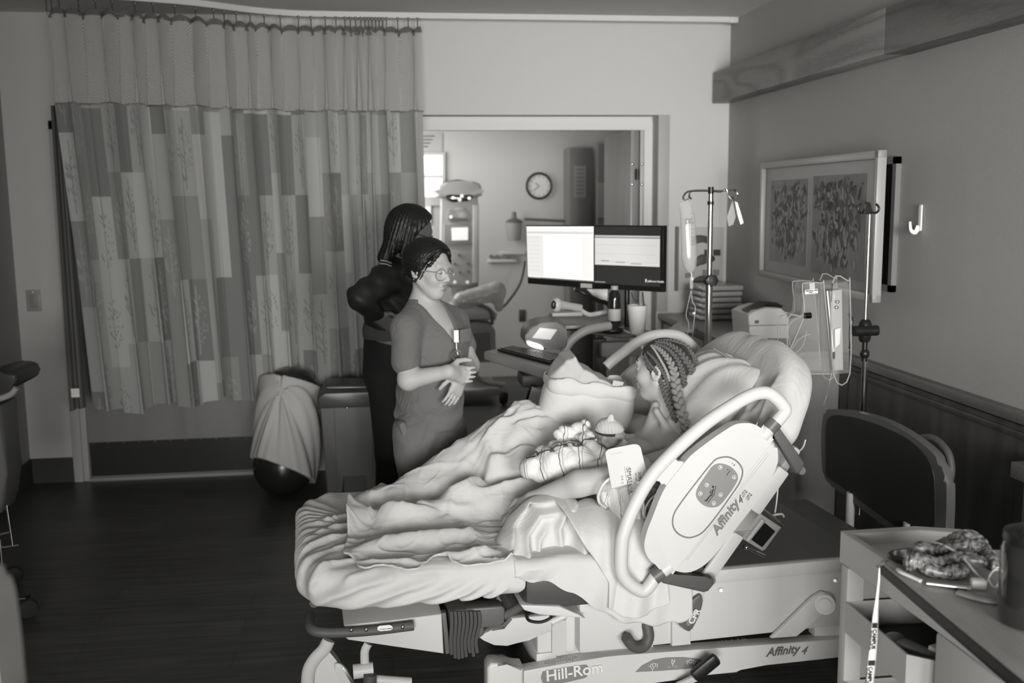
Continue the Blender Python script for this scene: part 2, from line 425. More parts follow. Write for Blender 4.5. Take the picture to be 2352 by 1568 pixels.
def hand_prims(w, e, side, f_r=.0085, curl=.5, spread=.10, L=.085):
    """palm from wrist w towards e, five fingers; side = thumb direction"""
    w, e, side = Vector(w), Vector(e), Vector(side); d = (e-w).normalized(); s_ = (side-d*side.dot(d)).normalized(); n = d.cross(s_)
    pr = [('c', tuple(w), tuple(w+d*.03), .023, .022, {'k': .02})]
    K = w+d*.078
    for k_, o in enumerate((.026, .009, -.009, -.026)):
        pr.append(('c', tuple(w+d*.02+s_*o*.6), tuple(K+s_*o), .015, .0115, {'k': .014}))
    lens = (.92, 1.0, .94, .76)
    for k_, o in enumerate((.027, .009, -.009, -.026)):
        p = K+s_*o; dr = (d+s_*spread*(o/.026)).normalized(); a = 0
        for j, fr in enumerate((.45, .32, .25)):
            a += curl*(.55, .8, .6)[j]; dd = (dr*cos(a)+n*sin(a)).normalized(); q = p+dd*L*lens[k_]*fr
            pr.append(('c', tuple(p), tuple(q), f_r*(1-.10*j), f_r*(1-.10*(j+1)), {'k': .003})); p = q
    t0 = w+d*.022+s_*.022; t1 = t0+(d*.6+s_*.75+n*.25).normalized()*.035; t2 = t1+(d*.9+s_*.25+n*.4).normalized()*.03; t3 = t2+(d*.9+n*.5).normalized()*.024
    pr += [('c', tuple(t0), tuple(t1), .013, .0115, {'k': .012}), ('c', tuple(t1), tuple(t2), .0105, .0095, {'k': .003}), ('c', tuple(t2), tuple(t3), .0095, .008, {'k': .003})]
    return pr
def body_fn(prims, k, frame=None, headk=.03):
    def fn(P):
        d = uni(P, prims, k)
        if frame is not None:
            Q = frame.loc(P); dh = head_local(Q)*frame.sc; d = smin(d, dh, headk)
        return d
    return fn
# ================================================================== room shell
XL, XR, YB, ZC = -2.19, 2.25, 6.33, 2.82
def bx(name, a, b, m, kind=True, bev=0):
    o = MB().lohi(a, b, bev).build(name, m); return struct(o) if kind else o
fl = mat('floor_vinyl', .036, .36, spec=.4); nt = fl.node_tree; bs = nt.nodes['Principled BSDF']
tc = nt.nodes.new('ShaderNodeTexCoord'); mp = nt.nodes.new('ShaderNodeMapping'); mp.inputs['Scale'].default_value = (1.2, 16, 1)
n = nt.nodes.new('ShaderNodeTexNoise'); n.inputs['Scale'].default_value = 2.2; n.inputs['Detail'].default_value = 6; n.inputs['Roughness'].default_value = .65
br = nt.nodes.new('ShaderNodeTexBrick'); br.inputs['Scale'].default_value = 1; br.inputs['Brick Width'].default_value = 1.2; br.inputs['Row Height'].default_value = .15
br.inputs['Mortar Size'].default_value = .002; br.inputs['Color1'].default_value = (.85, .85, .85, 1); br.inputs['Color2'].default_value = (1.12, 1.12, 1.12, 1); br.inputs['Mortar'].default_value = (.5, .5, .5, 1)
r = nt.nodes.new('ShaderNodeValToRGB'); r.color_ramp.elements[0].position = .3; r.color_ramp.elements[0].color = (.036, .036, .035, 1)
r.color_ramp.elements[1].position = .72; r.color_ramp.elements[1].color = (.098, .097, .092, 1)
mx = nt.nodes.new('ShaderNodeMix'); mx.data_type = 'RGBA'; mx.blend_type = 'MULTIPLY'; mx.inputs[0].default_value = 1
nt.links.new(tc.outputs['Object'], mp.inputs[0]); nt.links.new(mp.outputs[0], n.inputs['Vector']); nt.links.new(tc.outputs['Object'], br.inputs['Vector'])
nt.links.new(n.outputs[0], r.inputs[0]); nt.links.new(r.outputs[0], mx.inputs[6]); nt.links.new(br.outputs[0], mx.inputs[7]); nt.links.new(mx.outputs[2], bs.inputs['Base Color'])
bx('floor', (XL-.2, -2.5, -.1), (3.4, 9.7, 0), fl)
bx('ceiling', (XL-.2, -2.5, ZC), (XR+.2, 6.6, ZC+.1), CEIL)
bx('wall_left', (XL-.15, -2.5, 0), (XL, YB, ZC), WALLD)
# rear wall with the daylight window the room is lit by
b = MB(); b.lohi((XL, -2.5, 0), (.1, -2.35, ZC)); b.lohi((2.1, -2.5, 0), (XR, -2.35, ZC)); b.lohi((.1, -2.5, 0), (2.1, -2.35, .7)); b.lohi((.1, -2.5, 2.3), (2.1, -2.35, ZC))
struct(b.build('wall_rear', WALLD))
b = MB(); b.lohi((.1, -2.4, .7), (.16, -2.3, 2.3)); b.lohi((2.04, -2.4, .7), (2.1, -2.3, 2.3)); b.lohi((1.07, -2.4, .7), (1.13, -2.3, 2.3)); b.lohi((.1, -2.4, .7), (2.1, -2.3, .76)); b.lohi((.1, -2.4, 2.24), (2.1, -2.3, 2.3))
struct(b.build('window_1', WHITE))
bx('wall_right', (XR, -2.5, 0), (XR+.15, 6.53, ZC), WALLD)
# back wall pierced by the wide opening to the side room
OX0, OX1, OZ = -.12, 1.78, 2.235
b = MB(); b.lohi((XL, YB, 0), (OX0, YB+.2, ZC)); b.lohi((OX1, YB, 0), (XR, YB+.2, ZC)); b.lohi((OX0, YB, OZ), (OX1, YB+.2, ZC))
struct(b.build('wall_back', WALL))
bx('trim_1', (OX1, YB-.012, .97), (OX1+.075, YB, OZ), mat('corner_guard', .42, .5), bev=.003)
b = MB(); b.lohi((OX1-.055, YB+.13, 0), (OX1, YB+.19, OZ-.0855)); b.lohi((OX0, YB+.13, OZ-.085), (OX1, YB+.19, OZ-.03)); b.lohi((OX0, YB+.14, OZ-.03), (OX1, YB+.2, OZ))
struct(b.build('trim_2', WHITE))
# baseboards
BASEB = mat('vinyl_baseboard', .05, .5)
bx('baseboard_left', (XL, 0, 0), (XL+.012, YB, .155), BASEB); bx('baseboard_back', (XL, YB-.012, 0), (-1.92, YB, .155), BASEB)
# wide patient-room door with kick plate on the back wall
DL, DR = -1.93, -.52
b = MB(); b.lohi((DL, YB-.03, 0), (DL+.055, YB+.02, 2.2), .004); b.lohi((DR-.055, YB-.03, 0), (DR, YB+.02, 2.2), .004); b.lohi((DL, YB-.03, 2.145), (DR, YB+.02, 2.2), .004)
b.lohi((DL+.055, YB-.018, 0), (DL+.09, YB+.02, 2.145), .003)
fr = struct(b.build('door_1', FRAMEW))
MB().lohi((DL+.092, YB-.012, .012), (DR-.057, YB-.0005, 2.14)).build('door_panel', DOORW, fr)
kp = MB().lohi((DL+.10, YB-.016, .03), (DR-.065, YB-.0125, .245)).build('kick_plate', mat('kick_plate_metal', .035, .25, coat=.3), fr)
b = MB()
for i in range(14):
    x = DL+.12+i*(DR-DL-.2)/13; b.ell((x, YB-.016, .238), (.004, .003, .004), seg=8, rings=5)
b.build('plate_screw', STEEL, fr)['kind'] = 'stuff'
bx('trim_3', (DL+.09, YB-.03, 0), (DR-.057, YB-.017, .022), mat('door_sweep', .3, .4))
# light switch
sw = thing('light_switch', (-2.095, YB-.001, 1.135), 'pale wall switch plate between the left corner and the curtain', 'light switch')
MB().lohi((-2.137, YB-.008, 1.07), (-2.053, YB-.0005, 1.2), .003).build('plate', mat('switch_plate', .36, .4), sw)
MB().lohi((-2.117, YB-.013, 1.09), (-2.073, YB-.008, 1.175), .002).build('rocker', mat('switch_rocker', .3, .4), sw)
MB().ell((-2.095, YB-.009, 1.187), (.006, .003, .006)).build('indicator_lamp', mat('indicator', .9, .3), sw)
# ceiling curtain track
TRK = [(-2.15, 5.5), (-1.7, 5.64), (-1.06, 5.86), (-.72, 6.08), (-.5, 6.17), (-.3, 6.19), (.4, 6.2), (1.3, 6.2), (2.24, 6.2)]
tp = smoothp([(x, y, 0) for x, y in TRK], 8)
b = MB(); prev = None
def trackring(bm, p, t):
    nrm = Vector((-t.y, t.x, 0)).normalized()
    return [bm.verts.new(p+nrm*a+Vector((0, 0, z))) for a, z in ((-.017, ZC), (-.017, ZC-.032), (.017, ZC-.032), (.017, ZC))]
rings = []
for i, p in enumerate(tp):
    t = (tp[min(i+1, len(tp)-1)]-tp[max(i-1, 0)]).normalized(); rings.append(trackring(b.bm, p, t))
for r0, r1 in zip(rings, rings[1:]):
    for k in range(4): b.bm.faces.new((r0[k], r0[(k+1) % 4], r1[(k+1) % 4], r1[k]))
b.bm.faces.new(rings[0]); b.bm.faces.new(rings[-1])
trk = tag(b.build('curtain_track', WHITE, smooth=False), 'white curtain track screwed along the ceiling from the door side to the far right corner', 'curtain track')
MB().lohi((2.19, 6.175, ZC-.036), (2.245, 6.225, ZC-.001), .003).build('end_cap', WHITE, trk)

# ---- cubicle curtain: mesh header, patchwork body
CP = [(-1.70, 5.66), (-1.45, 5.72), (-1.06, 5.86), (-.72, 6.06), (-.5, 6.14), (-.2, 6.16), (.27, 6.165)]
cp = smoothp([(x, y, 0) for x, y in CP], 40); cl = [0]
for a_, b_ in zip(cp, cp[1:]): cl.append(cl[-1]+(b_-a_).length)
CL = cl[-1]; cpx = np.interp(np.linspace(0, 1, 2001), np.array(cl)/CL, [p.x for p in cp]); cpy = np.interp(np.linspace(0, 1, 2001), np.array(cl)/CL, [p.y for p in cp])
rs = np.random.RandomState(5)
def fold_phase(s):                     # more folds gathered near the right
    return 2*pi*(13.5*s + 1.6/(1+np.exp(-(s-.84)*45)) + .10*np.sin(9*s)+.13*np.sin(23*s+1))
def curtain_pts(ns, z0s, z1s, nz, amp0, amp1, lean):
    s = np.linspace(0, 1, ns); X0 = np.interp(s, np.linspace(0, 1, 2001), cpx); Y0 = np.interp(s, np.linspace(0, 1, 2001), cpy)
    tx = np.gradient(X0); ty = np.gradient(Y0); L = np.hypot(tx, ty); tx /= L; ty /= L
    ph = fold_phase(s); am = .65+.5*np.interp(s, np.linspace(0, 1, 20), rs2)
    X = np.zeros((ns, nz)); Y = X.copy(); Z = X.copy()
    for j in range(nz):
        f = j/(nz-1); a = (amp0+(amp1-amp0)*f)*am
        w_ = np.sin(ph+.35*f*np.sin(5*s))+.22*np.sin(2*ph+1)+.25*np.sin(ph*.37+2*f)
        tsh = .018*np.sin(2*ph)*(.4+f)
        X[:, j] = X0-ty*a*w_+tx*tsh + lean*(1-s)*f; Y[:, j] = Y0+tx*a*w_+ty*tsh
        Z[:, j] = z0s(s)+(z1s(s)-z0s(s))*f
    U = np.concatenate([[0], np.cumsum(np.hypot(np.diff(X[:, -1]), np.diff(Y[:, -1])))])
    return s, X, Y, Z, U
rs2 = rs.rand(20)
def uv_height(name, X, Y, Z, U, m, parent):
    o = height_obj(name, X, Y, Z, m, parent, thick=0)
    me = o.data; uv = me.uv_layers.new(name='UVMap'); ns, nz = X.shape
    uvs = np.stack([np.repeat(U, nz), Z.reshape(-1)], -1)
    li = np.empty(len(me.loops), np.int32); me.loops.foreach_get('vertex_index', li)
    uv.data.foreach_set('uv', uvs[li].astype(np.float32).ravel()); return o
# patchwork print: columns of squares in three greys with plant sprays
pm = mat('patchwork_cloth', .3, .85, spec=.1, sheen=.1); nt = pm.node_tree; bs = nt.nodes['Principled BSDF']; LK = nt.links.new
def N(t, **k):
    n_ = nt.nodes.new(t)
    for a_, v_ in k.items(): setattr(n_, a_, v_)
    return n_
def MTH(op, a_, b_=None, c_=None):
    n_ = N('ShaderNodeMath', operation=op)
    for i_, v_ in enumerate((a_, b_, c_)):
        if v_ is None: continue
        if isinstance(v_, (int, float)): n_.inputs[i_].default_value = v_
        else: LK(v_, n_.inputs[i_])
    return n_.outputs[0]
uvn = N('ShaderNodeUVMap'); sp = N('ShaderNodeSeparateXYZ'); LK(uvn.outputs[0], sp.inputs[0]); u_, v_ = sp.outputs[0], sp.outputs[1]
uc = MTH('DIVIDE', u_, .155); ui = MTH('FLOOR', uc); uf = MTH('FRACT', uc)
def WN(x_, y_):
    cb = N('ShaderNodeCombineXYZ'); LK(x_, cb.inputs[0])
    if isinstance(y_, (int, float)): cb.inputs[1].default_value = y_
    else: LK(y_, cb.inputs[1])
    wn = N('ShaderNodeTexWhiteNoise', noise_dimensions='2D'); LK(cb.outputs[0], wn.inputs[0]); return wn.outputs[0]
off = MTH('MULTIPLY', MTH('FLOOR', MTH('MULTIPLY', WN(ui, 3.3), 3.0)), .13)
vc = MTH('DIVIDE', MTH('ADD', v_, off), .47); vi = MTH('FLOOR', vc); vf = MTH('FRACT', vc)
cellr = WN(ui, vi); cell2 = WN(vi, ui)
ramp = N('ShaderNodeValToRGB'); ramp.color_ramp.interpolation = 'CONSTANT'; e_ = ramp.color_ramp.elements
e_[0].position = 0; e_[0].color = (.22, .22, .213, 1); e_[1].position = .26; e_[1].color = (.285, .285, .275, 1)
x_ = e_.new(.5); x_.color = (.37, .37, .36, 1); x_ = e_.new(.78); x_.color = (.46, .46, .45, 1)
LK(cellr, ramp.inputs[0])
cu_ = MTH('SUBTRACT', uf, .5); cv_ = MTH('SUBTRACT', vf, .5)
el = MTH('ADD', MTH('POWER', MTH('DIVIDE', cu_, .40), 2), MTH('POWER', MTH('DIVIDE', cv_, .33), 2)); inside = MTH('LESS_THAN', el, 1)
cb = N('ShaderNodeCombineXYZ'); LK(MTH('ADD', MTH('MULTIPLY', u_, 62), MTH('MULTIPLY', MTH('ABSOLUTE', cu_), 6)), cb.inputs[0]); LK(MTH('SUBTRACT', MTH('MULTIPLY', v_, 40), MTH('MULTIPLY', MTH('ABSOLUTE', cu_), 9)), cb.inputs[1])
vo = N('ShaderNodeTexVoronoi'); vo.inputs['Scale'].default_value = 1; LK(cb.outputs[0], vo.inputs['Vector'])
leaf = MTH('LESS_THAN', vo.outputs['Distance'], .36); stem = MTH('MULTIPLY', MTH('LESS_THAN', MTH('ABSOLUTE', cu_), .025), MTH('LESS_THAN', MTH('ABSOLUTE', cv_), .42))
mask = MTH('MULTIPLY', MTH('MAXIMUM', MTH('MULTIPLY', leaf, inside), stem), MTH('GREATER_THAN', cell2, .45))
dk = MTH('LESS_THAN', cellr, .5)
mc = N('ShaderNodeMix', data_type='RGBA'); LK(dk, mc.inputs[0]); mc.inputs[6].default_value = (.2, .2, .195, 1); mc.inputs[7].default_value = (.4, .4, .39, 1)
m2 = N('ShaderNodeMix', data_type='RGBA'); LK(MTH('MULTIPLY', mask, .75), m2.inputs[0]); LK(ramp.outputs[0], m2.inputs[6]); LK(mc.outputs[2], m2.inputs[7]); LK(m2.outputs[2], bs.inputs['Base Color'])
bs.inputs['Transmission Weight'].default_value = 0
# open-knit mesh
km = mat('curtain_mesh', .46, .8, spec=.1); nt = km.node_tree; bs = nt.nodes['Principled BSDF']; LK = nt.links.new
uvn = N('ShaderNodeUVMap'); sp = N('ShaderNodeSeparateXYZ'); LK(uvn.outputs[0], sp.inputs[0])
a1 = MTH('SINE', MTH('MULTIPLY', sp.outputs[0], 2*pi/.013)); a2 = MTH('SINE', MTH('MULTIPLY', sp.outputs[1], 2*pi/.020))
hole = MTH('GREATER_THAN', MTH('MULTIPLY', a1, a2), .30); LK(MTH('SUBTRACT', 1, MTH('MULTIPLY', hole, .92)), bs.inputs['Alpha'])
cur = thing('privacy_curtain', (-.7, 6.1, 0), 'patchwork leaf-print privacy curtain with open mesh header drawn across the wide door', 'curtain')
zb = lambda s: .565+.0*s+.02*np.sin(40*s)-.02*(s < .02)
s, X, Y, Z, U = curtain_pts(900, lambda s: 2.245+0*s, zb, 60, .032, .060, .085)
fab = uv_height('curtain_panel', X, Y, Z, U, pm, cur)
s2, X2, Y2, Z2, U2 = curtain_pts(900, lambda s: 2.70+.012*np.cos(fold_phase(s)*2), lambda s: 2.245+0*s, 24, .022, .030, 0)
uv_height('mesh_header', X2, Y2, Z2, U2, km, cur)
# narrow heading tape + hem
for nm, za, zb_, cols in (('heading_tape', 2.725, 2.69, (0, 0)), ('hem_band', 2.25, 2.237, (0, 0))):
    s3, X3, Y3, Z3, U3 = curtain_pts(900, lambda s: za+(.012*np.cos(fold_phase(s)*2) if za > 2.5 else 0*s), lambda s: zb_+(.012*np.cos(fold_phase(s)*2) if za > 2.5 else 0*s), 3, .023 if za > 2.5 else .031, .023 if za > 2.5 else .031, 0)
    height_obj(nm, X3, Y3-.002, Z3, mat(nm+'_cloth', .13 if za > 2.5 else .22, .8), cur, thick=0)
# second, plain lapped layer at the left edge
b = MB()
FL = [Yp(116, 242, 5.78), Yp(140, 242, 5.78), Yp(194, 935, 5.78), Yp(160, 945, 5.78)]
def flap(i, j):
    p = FL[0].lerp(FL[1], i).lerp(FL[3].lerp(FL[2], i), j); return p+Vector((.008*sin(9*i), .02*sin(14*i), 0))
b.grid(flap, 40, 10)
fp = b.build('side_strip', mat('plain_curtain', .15, .85), cur)
MB().box(Yp(173, 902, 5.74), (.045, .002, .05)).build('care_tag', PAPER, cur)
# ball-chain hooks, each its own part of the curtain
hk = MB(); hk.box((0, 0, 2.782), (.016, .012, .016), bev=.003)
for k in range(6): hk.ell((0, 0, 2.77-k*.0105), (.0042, .0042, .0055), seg=8, rings=6)
hk.tube([(0, 0, 2.712), (.006, 0, 2.70), (0, 0, 2.69), (-.004, 0, 2.70)], .0016, 6)
h0 = hk.build('curtain_hook', mat('hook_metal', .12, .4, .6), cur)
ss = [.0, .012, .03, .075, .115, .155, .21, .255, .31, .365, .415, .445, .48, .52, .56, .605, .655, .69, .73, .76, .785, .80, .815, .83, .842, .852, .862, .872, .882, .892, .903, .935, .965, .992]
for i, q in enumerate(ss):
    o = h0 if i == 0 else h0.copy()
    if i: COL.objects.link(o); o.parent = cur
    x_ = float(np.interp(q, np.linspace(0, 1, 2001), cpx)); y_ = float(np.interp(q, np.linspace(0, 1, 2001), cpy)); o.location = Vector((x_, y_+.012, 0))

# ---- wood valance box on the right wall
b = MB(); b.lohi((2.13, 4.10, 2.305), (2.245, 6.29, 2.495), .002); va = tag(b.build('wooden_valance', BEAMW), 'long boxed wooden light valance high along the right wall', 'valance')
MB().lohi((2.13, .5, 2.303), (2.245, 4.096, 2.493), .002).build('valance_board', BEAMW, va)
# ---- wainscot + cap rail
bx('trim_4', (2.205, -1, .915), (2.249, 4.58, .955), RAILW, bev=.004)
bx('trim_5', (2.225, -1, .0), (2.249, 4.58, .905), DKWOOD)
bx('trim_6', (2.215, -1, .86), (2.249, 4.58, .885), DKWOOD, bev=.004)
# ---- counter cabinet along the right wall
cb_ = thing('base_cabinet', (2.0, 5.4, 0), 'wooden base cabinet running along the right wall to the far corner', 'cabinet')
MB().lohi((1.83, 4.60, .1), (2.245, 6.32, .925)).build('body', CABW, cb_)
MB().lohi((1.88, 4.62, .0), (2.24, 6.32, .1)).build('plinth', BLACK, cb_)
b = MB()
for i in range(4): b.lohi((1.812, 4.62+i*.42, .13), (1.829, 4.62+i*.42+.40, .71), .003)
b.build('door_front', CABW, cb_)
b = MB()
for i in range(4): b.lohi((1.812, 4.62+i*.42, .73), (1.829, 4.62+i*.42+.40, .90), .003)
b.build('drawer_front', CABW, cb_)
tag(MB().lohi((1.79, 4.585, .926), (2.247, 6.325, .96), .004).build('countertop', mat('laminate_top', .2, .35), None), 'grey laminate countertop on the cabinet along the right wall', 'countertop')
# ================================================================== birthing bed
CRM = mat('bed_cream_enamel', .56, .4, spec=.4)
CRM2 = mat('bed_rail_plastic', .6, .38, spec=.45, bump=(900, .04))
GREYF = mat('bed_grey_foam', .085, .55, bump=(500, .08))
GREYP = mat('bed_grey_plastic', .11, .4)
LOGOG = mat('label_grey', .2, .5)
PADG = mat('control_pad_grey', .23, .5)
RECESS = mat('bed_base_top', .12, .5)
bed = thing('hospital_bed', B(1.0, 0, 0), 'adjustable birthing bed with raised back, cream side rails and grey foot section', 'hospital bed')
VN, VT = BV, BV
def outl(px, v): return [Vp(a, b, v) for a, b in px]
def plate(name, px, v, t, m, par, bev=0, sm=0, smooth=True):
    pts = outl(px, v)
    if sm: pts = smoothp(pts, sm, close=True)
    return MB().prism(pts, BV*t, bev).build(name, m, par, smooth=smooth)

# near base beam + decals
zb_ = lambda X, Y: (1080+X/2.673, 1240+Y/2.673)
beam = plate('base_beam', [(1203, 1541), (1300, 1523), (1391, 1508), (1432, 1504), (1960, 1465), (1960, 1507), (1760, 1527), (1700, 1535), (1694, 1545), (1600, 1552), (1560, 1560), (1400, 1582), (1203, 1612)], -.42, .055, CRM, bed, bev=.005)
capm = plate('beam_end_cap', [(1120, 1535), (1128, 1524), (1145, 1523), (1162, 1532), (1203, 1533), (1203, 1618), (1120, 1640)], -.428, .075, CRM2, bed, bev=.01)
lg = plate('logo_badge', [(1246, 1565), (1243, 1556), (1246, 1546), (1256, 1540), (1338, 1527), (1349, 1529), (1353, 1538), (1349, 1550), (1338, 1558), (1258, 1574)], -.4225, .003, LOGOG, beam, bev=0, sm=4)
xd = (Vp(1345, 1545, -.42)-Vp(1255, 1560, -.42)).normalized()
text('logo_lettering', 'Hill-Rom', .054, Vp(1254, 1564, -.424), xd, (0, 0, 1), WHITE, lg, bold=.001)
hl = plate('brake_label', [(1460, 1543), (1475, 1528), (1500, 1515), (1530, 1510), (1570, 1509), (1605, 1513), (1624, 1521), (1600, 1534), (1520, 1540)], -.4225, .003, LOGOG, beam)
xb = (Vp(1600, 1520, -.42)-Vp(1500, 1528, -.42)).normalized()
for t_, p_, s_ in (('N', (1541, 1521), .018), ('(O)-', (1576, 1523), .02), ('-(O)', (1488, 1532), .02), ('_Y_', (1533, 1530), .022), ('Y', (1590, 1530), .018), ('Y', (1495, 1541), .018)):
    text('pedal_symbol', t_, s_, Vp(p_[0], p_[1], -.4235), xb, (0, 0, 1), WHITE, hl)
xa = (Vp(1850, 1488, -.42)-Vp(1760, 1499, -.42)).normalized()
text('model_lettering', 'Affinity', .042, Vp(1760, 1507, -.4225), xa, (0, 0, 1), INKG, beam, shear=.3, bold=.0008)
text('model_numeral', '4', .04, Vp(1838, 1503, -.4225), xa, (0, 0, 1), INKG, beam, shear=.5)
xs = (Vp(1340, 1505, -.42)-Vp(1250, 1522, -.42)).normalized()
text('warning_marks', '<(o)--!--(o)>', .022, Vp(1250, 1527, -.4225), xs, (0, 0, 1), INKG, beam)
text('warning_marks', '<(o)--!--(o)>', .022, Vp(1645, 1481, -.4225), xa, (0, 0, 1), INKG, beam)
# brake pedal
b = MB(); a0 = Vp(1655, 1500, -.46); a1 = Vp(1590, 1555, -.52)
b.box(Vp(1620, 1532, -.50), (.105, .03, .045), Matrix.Rotation(R(-38), 3, 'Y'), bev=.012)
pd = b.build('brake_pedal', BLACK, bed)
MB().tube([Vp(1600, 1556, -.49), Vp(1560, 1572, -.46), Vp(1540, 1590, -.42)], .012, 8).build('pedal_arm', CRM, pd)
# base housing (long shell under the head end) with grey recessed top
b = MB(); c0 = B(1.36, -.02, .305)
RB = Matrix.Rotation(BTH, 3, 'Z')
b.box(B(1.40, -.015, .335), (1.04, .80, .22), RB, bev=.012).build('base_housing', CRM, bed)
MB().box(B(1.565, -.01, .452), (.68, .83, .05), RB, bev=.01).build('housing_lip', CRM, bed)
MB().box(B(1.565, -.01, .4785), (.67, .80, .006), RB).build('housing_top', RECESS, bed)
MB().lohi((0, 0, 0), (.001, .001, .001)).bm.free()
for p_ in ((1656, 1355), (1918, 1333)): MB().cyl(Vp(*p_, -.422), Vp(*p_, -.428), .006, 12).build('housing_bolt', STEEL, bed)
# pedestal between beam and deck at mid bed
MB().box(B(.93, -.06, .315), (.36, .60, .30), RB, bev=.01).build('pedestal', CRM, bed)
plate('pedestal_seam', [(1268, 1428), (1300, 1424), (1300, 1500), (1268, 1504)], -.372, .01, mat('cream_dull_panel', .5, .45), bed)  # upright strip in a slightly darker cream than the pedestal
plate('post', [(1544, 1410), (1587, 1412), (1587, 1480), (1544, 1484)], -.43, .05, CRM, bed, bev=.003)
b = MB(); b.prism([Vp(1376, 1505, -.373)]+[Vp(1376+60*(1-cos(a)), 1505-75*sin(a), -.373) for a in np.linspace(.0, 1.45, 12)]+[Vp(1500, 1432, -.373), Vp(1500, 1505, -.373)], BV*.012, .002)
b.build('wheel_arch_cover', CRM, bed)
MB().cyl(Vp(1518, 1464, -.38), Vp(1518, 1464, -.385), .008, 14).build('screw_cap', GREYP, bed)
# head-end lift arm and knuckle
ar = MB().prism(outl([(1772, 1466), (1868, 1372), (1890, 1360), (1912, 1366), (1918, 1392), (1830, 1462)], -.44), BV*.02, .004).build('lift_arm', CRM, bed)
MB().cyl(Vp(1895, 1388, -.46), Vp(1895, 1388, -.40), .034, 28).build('pivot_boss', CRM, ar)
MB().cyl(Vp(1895, 1388, -.465), Vp(1895, 1388, -.46), .020, 24).build('pivot_cap', CRM2, ar)
plate('rear_post', [(1874, 1380), (1960, 1376), (1960, 1460), (1872, 1462)], -.39, .05, CRM, bed, bev=.006)
# seat-side trim piece, grey corner blocks
plate('seat_pan_edge', [(1195, 1389), (1285, 1392), (1330, 1412), (1345, 1420), (1240, 1412), (1205, 1402)], -.46, .2, CRM2, bed, bev=.005)
plate('hanger_bracket', [(1098, 1462), (1130, 1446), (1160, 1446), (1175, 1420), (1268, 1412), (1268, 1448), (1215, 1470), (1165, 1484), (1135, 1482), (1112, 1472)], -.43, .03, CRM, bed, bev=.004)
b = MB(); b.prism(outl([(1072, 1398), (1152, 1392), (1160, 1398), (1159, 1430), (1147, 1440), (1075, 1444)], -.445), BV*.06, .006)
b.prism(outl([(1078, 1440), (1112, 1440), (1112, 1458), (1096, 1470), (1078, 1470)], -.44), BV*.04, .006)
b.build('corner_block', GREYP, bed)
MB().tube([Vp(1155, 1415, -.42), Vp(1195, 1392, -.40), Vp(1230, 1385, -.3)], .014, 10).build('cross_shaft', GREYP, bed)
b = MB(); b.tube(smoothp([Vp(1212, 1410, -.43), Vp(1215, 1424, -.43), Vp(1240, 1428, -.43), Vp(1262, 1420, -.43), Vp(1264, 1410, -.43), Vp(1240, 1404, -.40)], 5, close=True), .0055, 8, close=True).build('line_manager_loop', BLACK, bed)
b = MB(); b.cyl(Vp(1266, 1428, -.42), Vp(1300, 1412, -.42), .011, 12).build('short_peg', CRM2, bed)
# dark foam hook handle
b = MB(); b.tube(smoothp([Vp(1484, 1430, -.41), Vp(1490, 1462, -.43), Vp(1478, 1484, -.44), Vp(1455, 1484, -.45), Vp(1438, 1462, -.46)], 8), .0185, 14)
b.build('foam_hook_handle', GREYF, bed)
# wheels under the base
for u_, v_ in ((.78, -.34), (.78, .34), (1.95, -.34), (1.95, .34)):
    b = MB(); M_ = Matrix.Rotation(pi/2, 3, 'X'); b.lathe(B(u_, v_+.02, .075), [(.03, -.02), (.07, -.022), (.075, -.012), (.075, .012), (.07, .022), (.03, .02)], 24, M_)
    wh = b.build('caster_wheel', RUBBER, bed); MB().box(B(u_, v_, .145), (.07, .06, .05), RB, bev=.008).build('caster_fork', CRM, wh)
for v_ in (.38,):
    MB().box(B(1.35, v_, .19), (1.5, .05, .07), RB, bev=.005).build('base_beam', CRM, bed)
for u_ in (.78, 1.95): MB().box(B(u_, 0, .19), (.07, .74, .06), RB, bev=.005).build('base_crossbar', CRM, bed)

# ---- foot section: cream tray, grey grip bar, bellows
fs = plate('foot_tray', [(790, 1436), (900, 1424), (1015, 1410), (1020, 1502), (900, 1483), (800, 1470), (792, 1464)], -.44, .85, CRM, bed, bev=.006)
b = MB(); b.prism(outl([(1015, 1408), (1025, 1407), (1034, 1500), (1024, 1503)], -.447), BV*.03, .003).build('bellows_flange', GREYP, fs)
b = MB()
for i in range(8):
    x = 1033+i*9; y1 = [1500, 1508, 1510, 1508, 1505, 1496, 1504, 1496][i]
    b.tube(smoothp([Vp(x+3, 1404, -.45), Vp(x+5, 1430, -.462), Vp(x+3-i*.9, 1470, -.458), Vp(x+4-i*.6, y1, -.455)], 5), [(.0065, .011)]*16, 8)
b.build('bellows', GREYF, fs)
b = MB(); b.prism(outl([(1030, 1402), (1090, 1398), (1090, 1450), (1080, 1470), (1040, 1478)], -.445), BV*.3, .003).build('bellows_core', GREYF, fs)
gp = smoothp([Vp(712, 1412, -.34), Vp(710, 1430, -.40), Vp(716, 1445, -.445), Vp(740, 1452, -.462), Vp(790, 1452, -.462), Vp(860, 1447, -.462), Vp(950, 1436, -.462)], 6)
b = MB(); b.tube([p - Vector((0, 0, .0)) for p in gp], [(.0155, .0155)]*len(gp), 14)
gb = b.build('grip_bar', GREYF, fs)
MB().tube([B(.03, -.34, .455), B(.02, 0, .455), B(.03, .34, .455)], .015, 10).build('grip_bar', GREYF, fs)
for p_ in ((807, 1447), (841, 1446), (925, 1440)):
    MB().ell(Vp(*p_, -.479), (.006, .004, .006), RB, 12, 8).build('rivet', CHROME, gb)
lb = plate('release_label', [(867, 1440), (872, 1437), (895, 1435), (901, 1438), (902, 1443), (897, 1447), (873, 1449), (867, 1446)], -.4785, .003, PAPER, gb, bev=0)
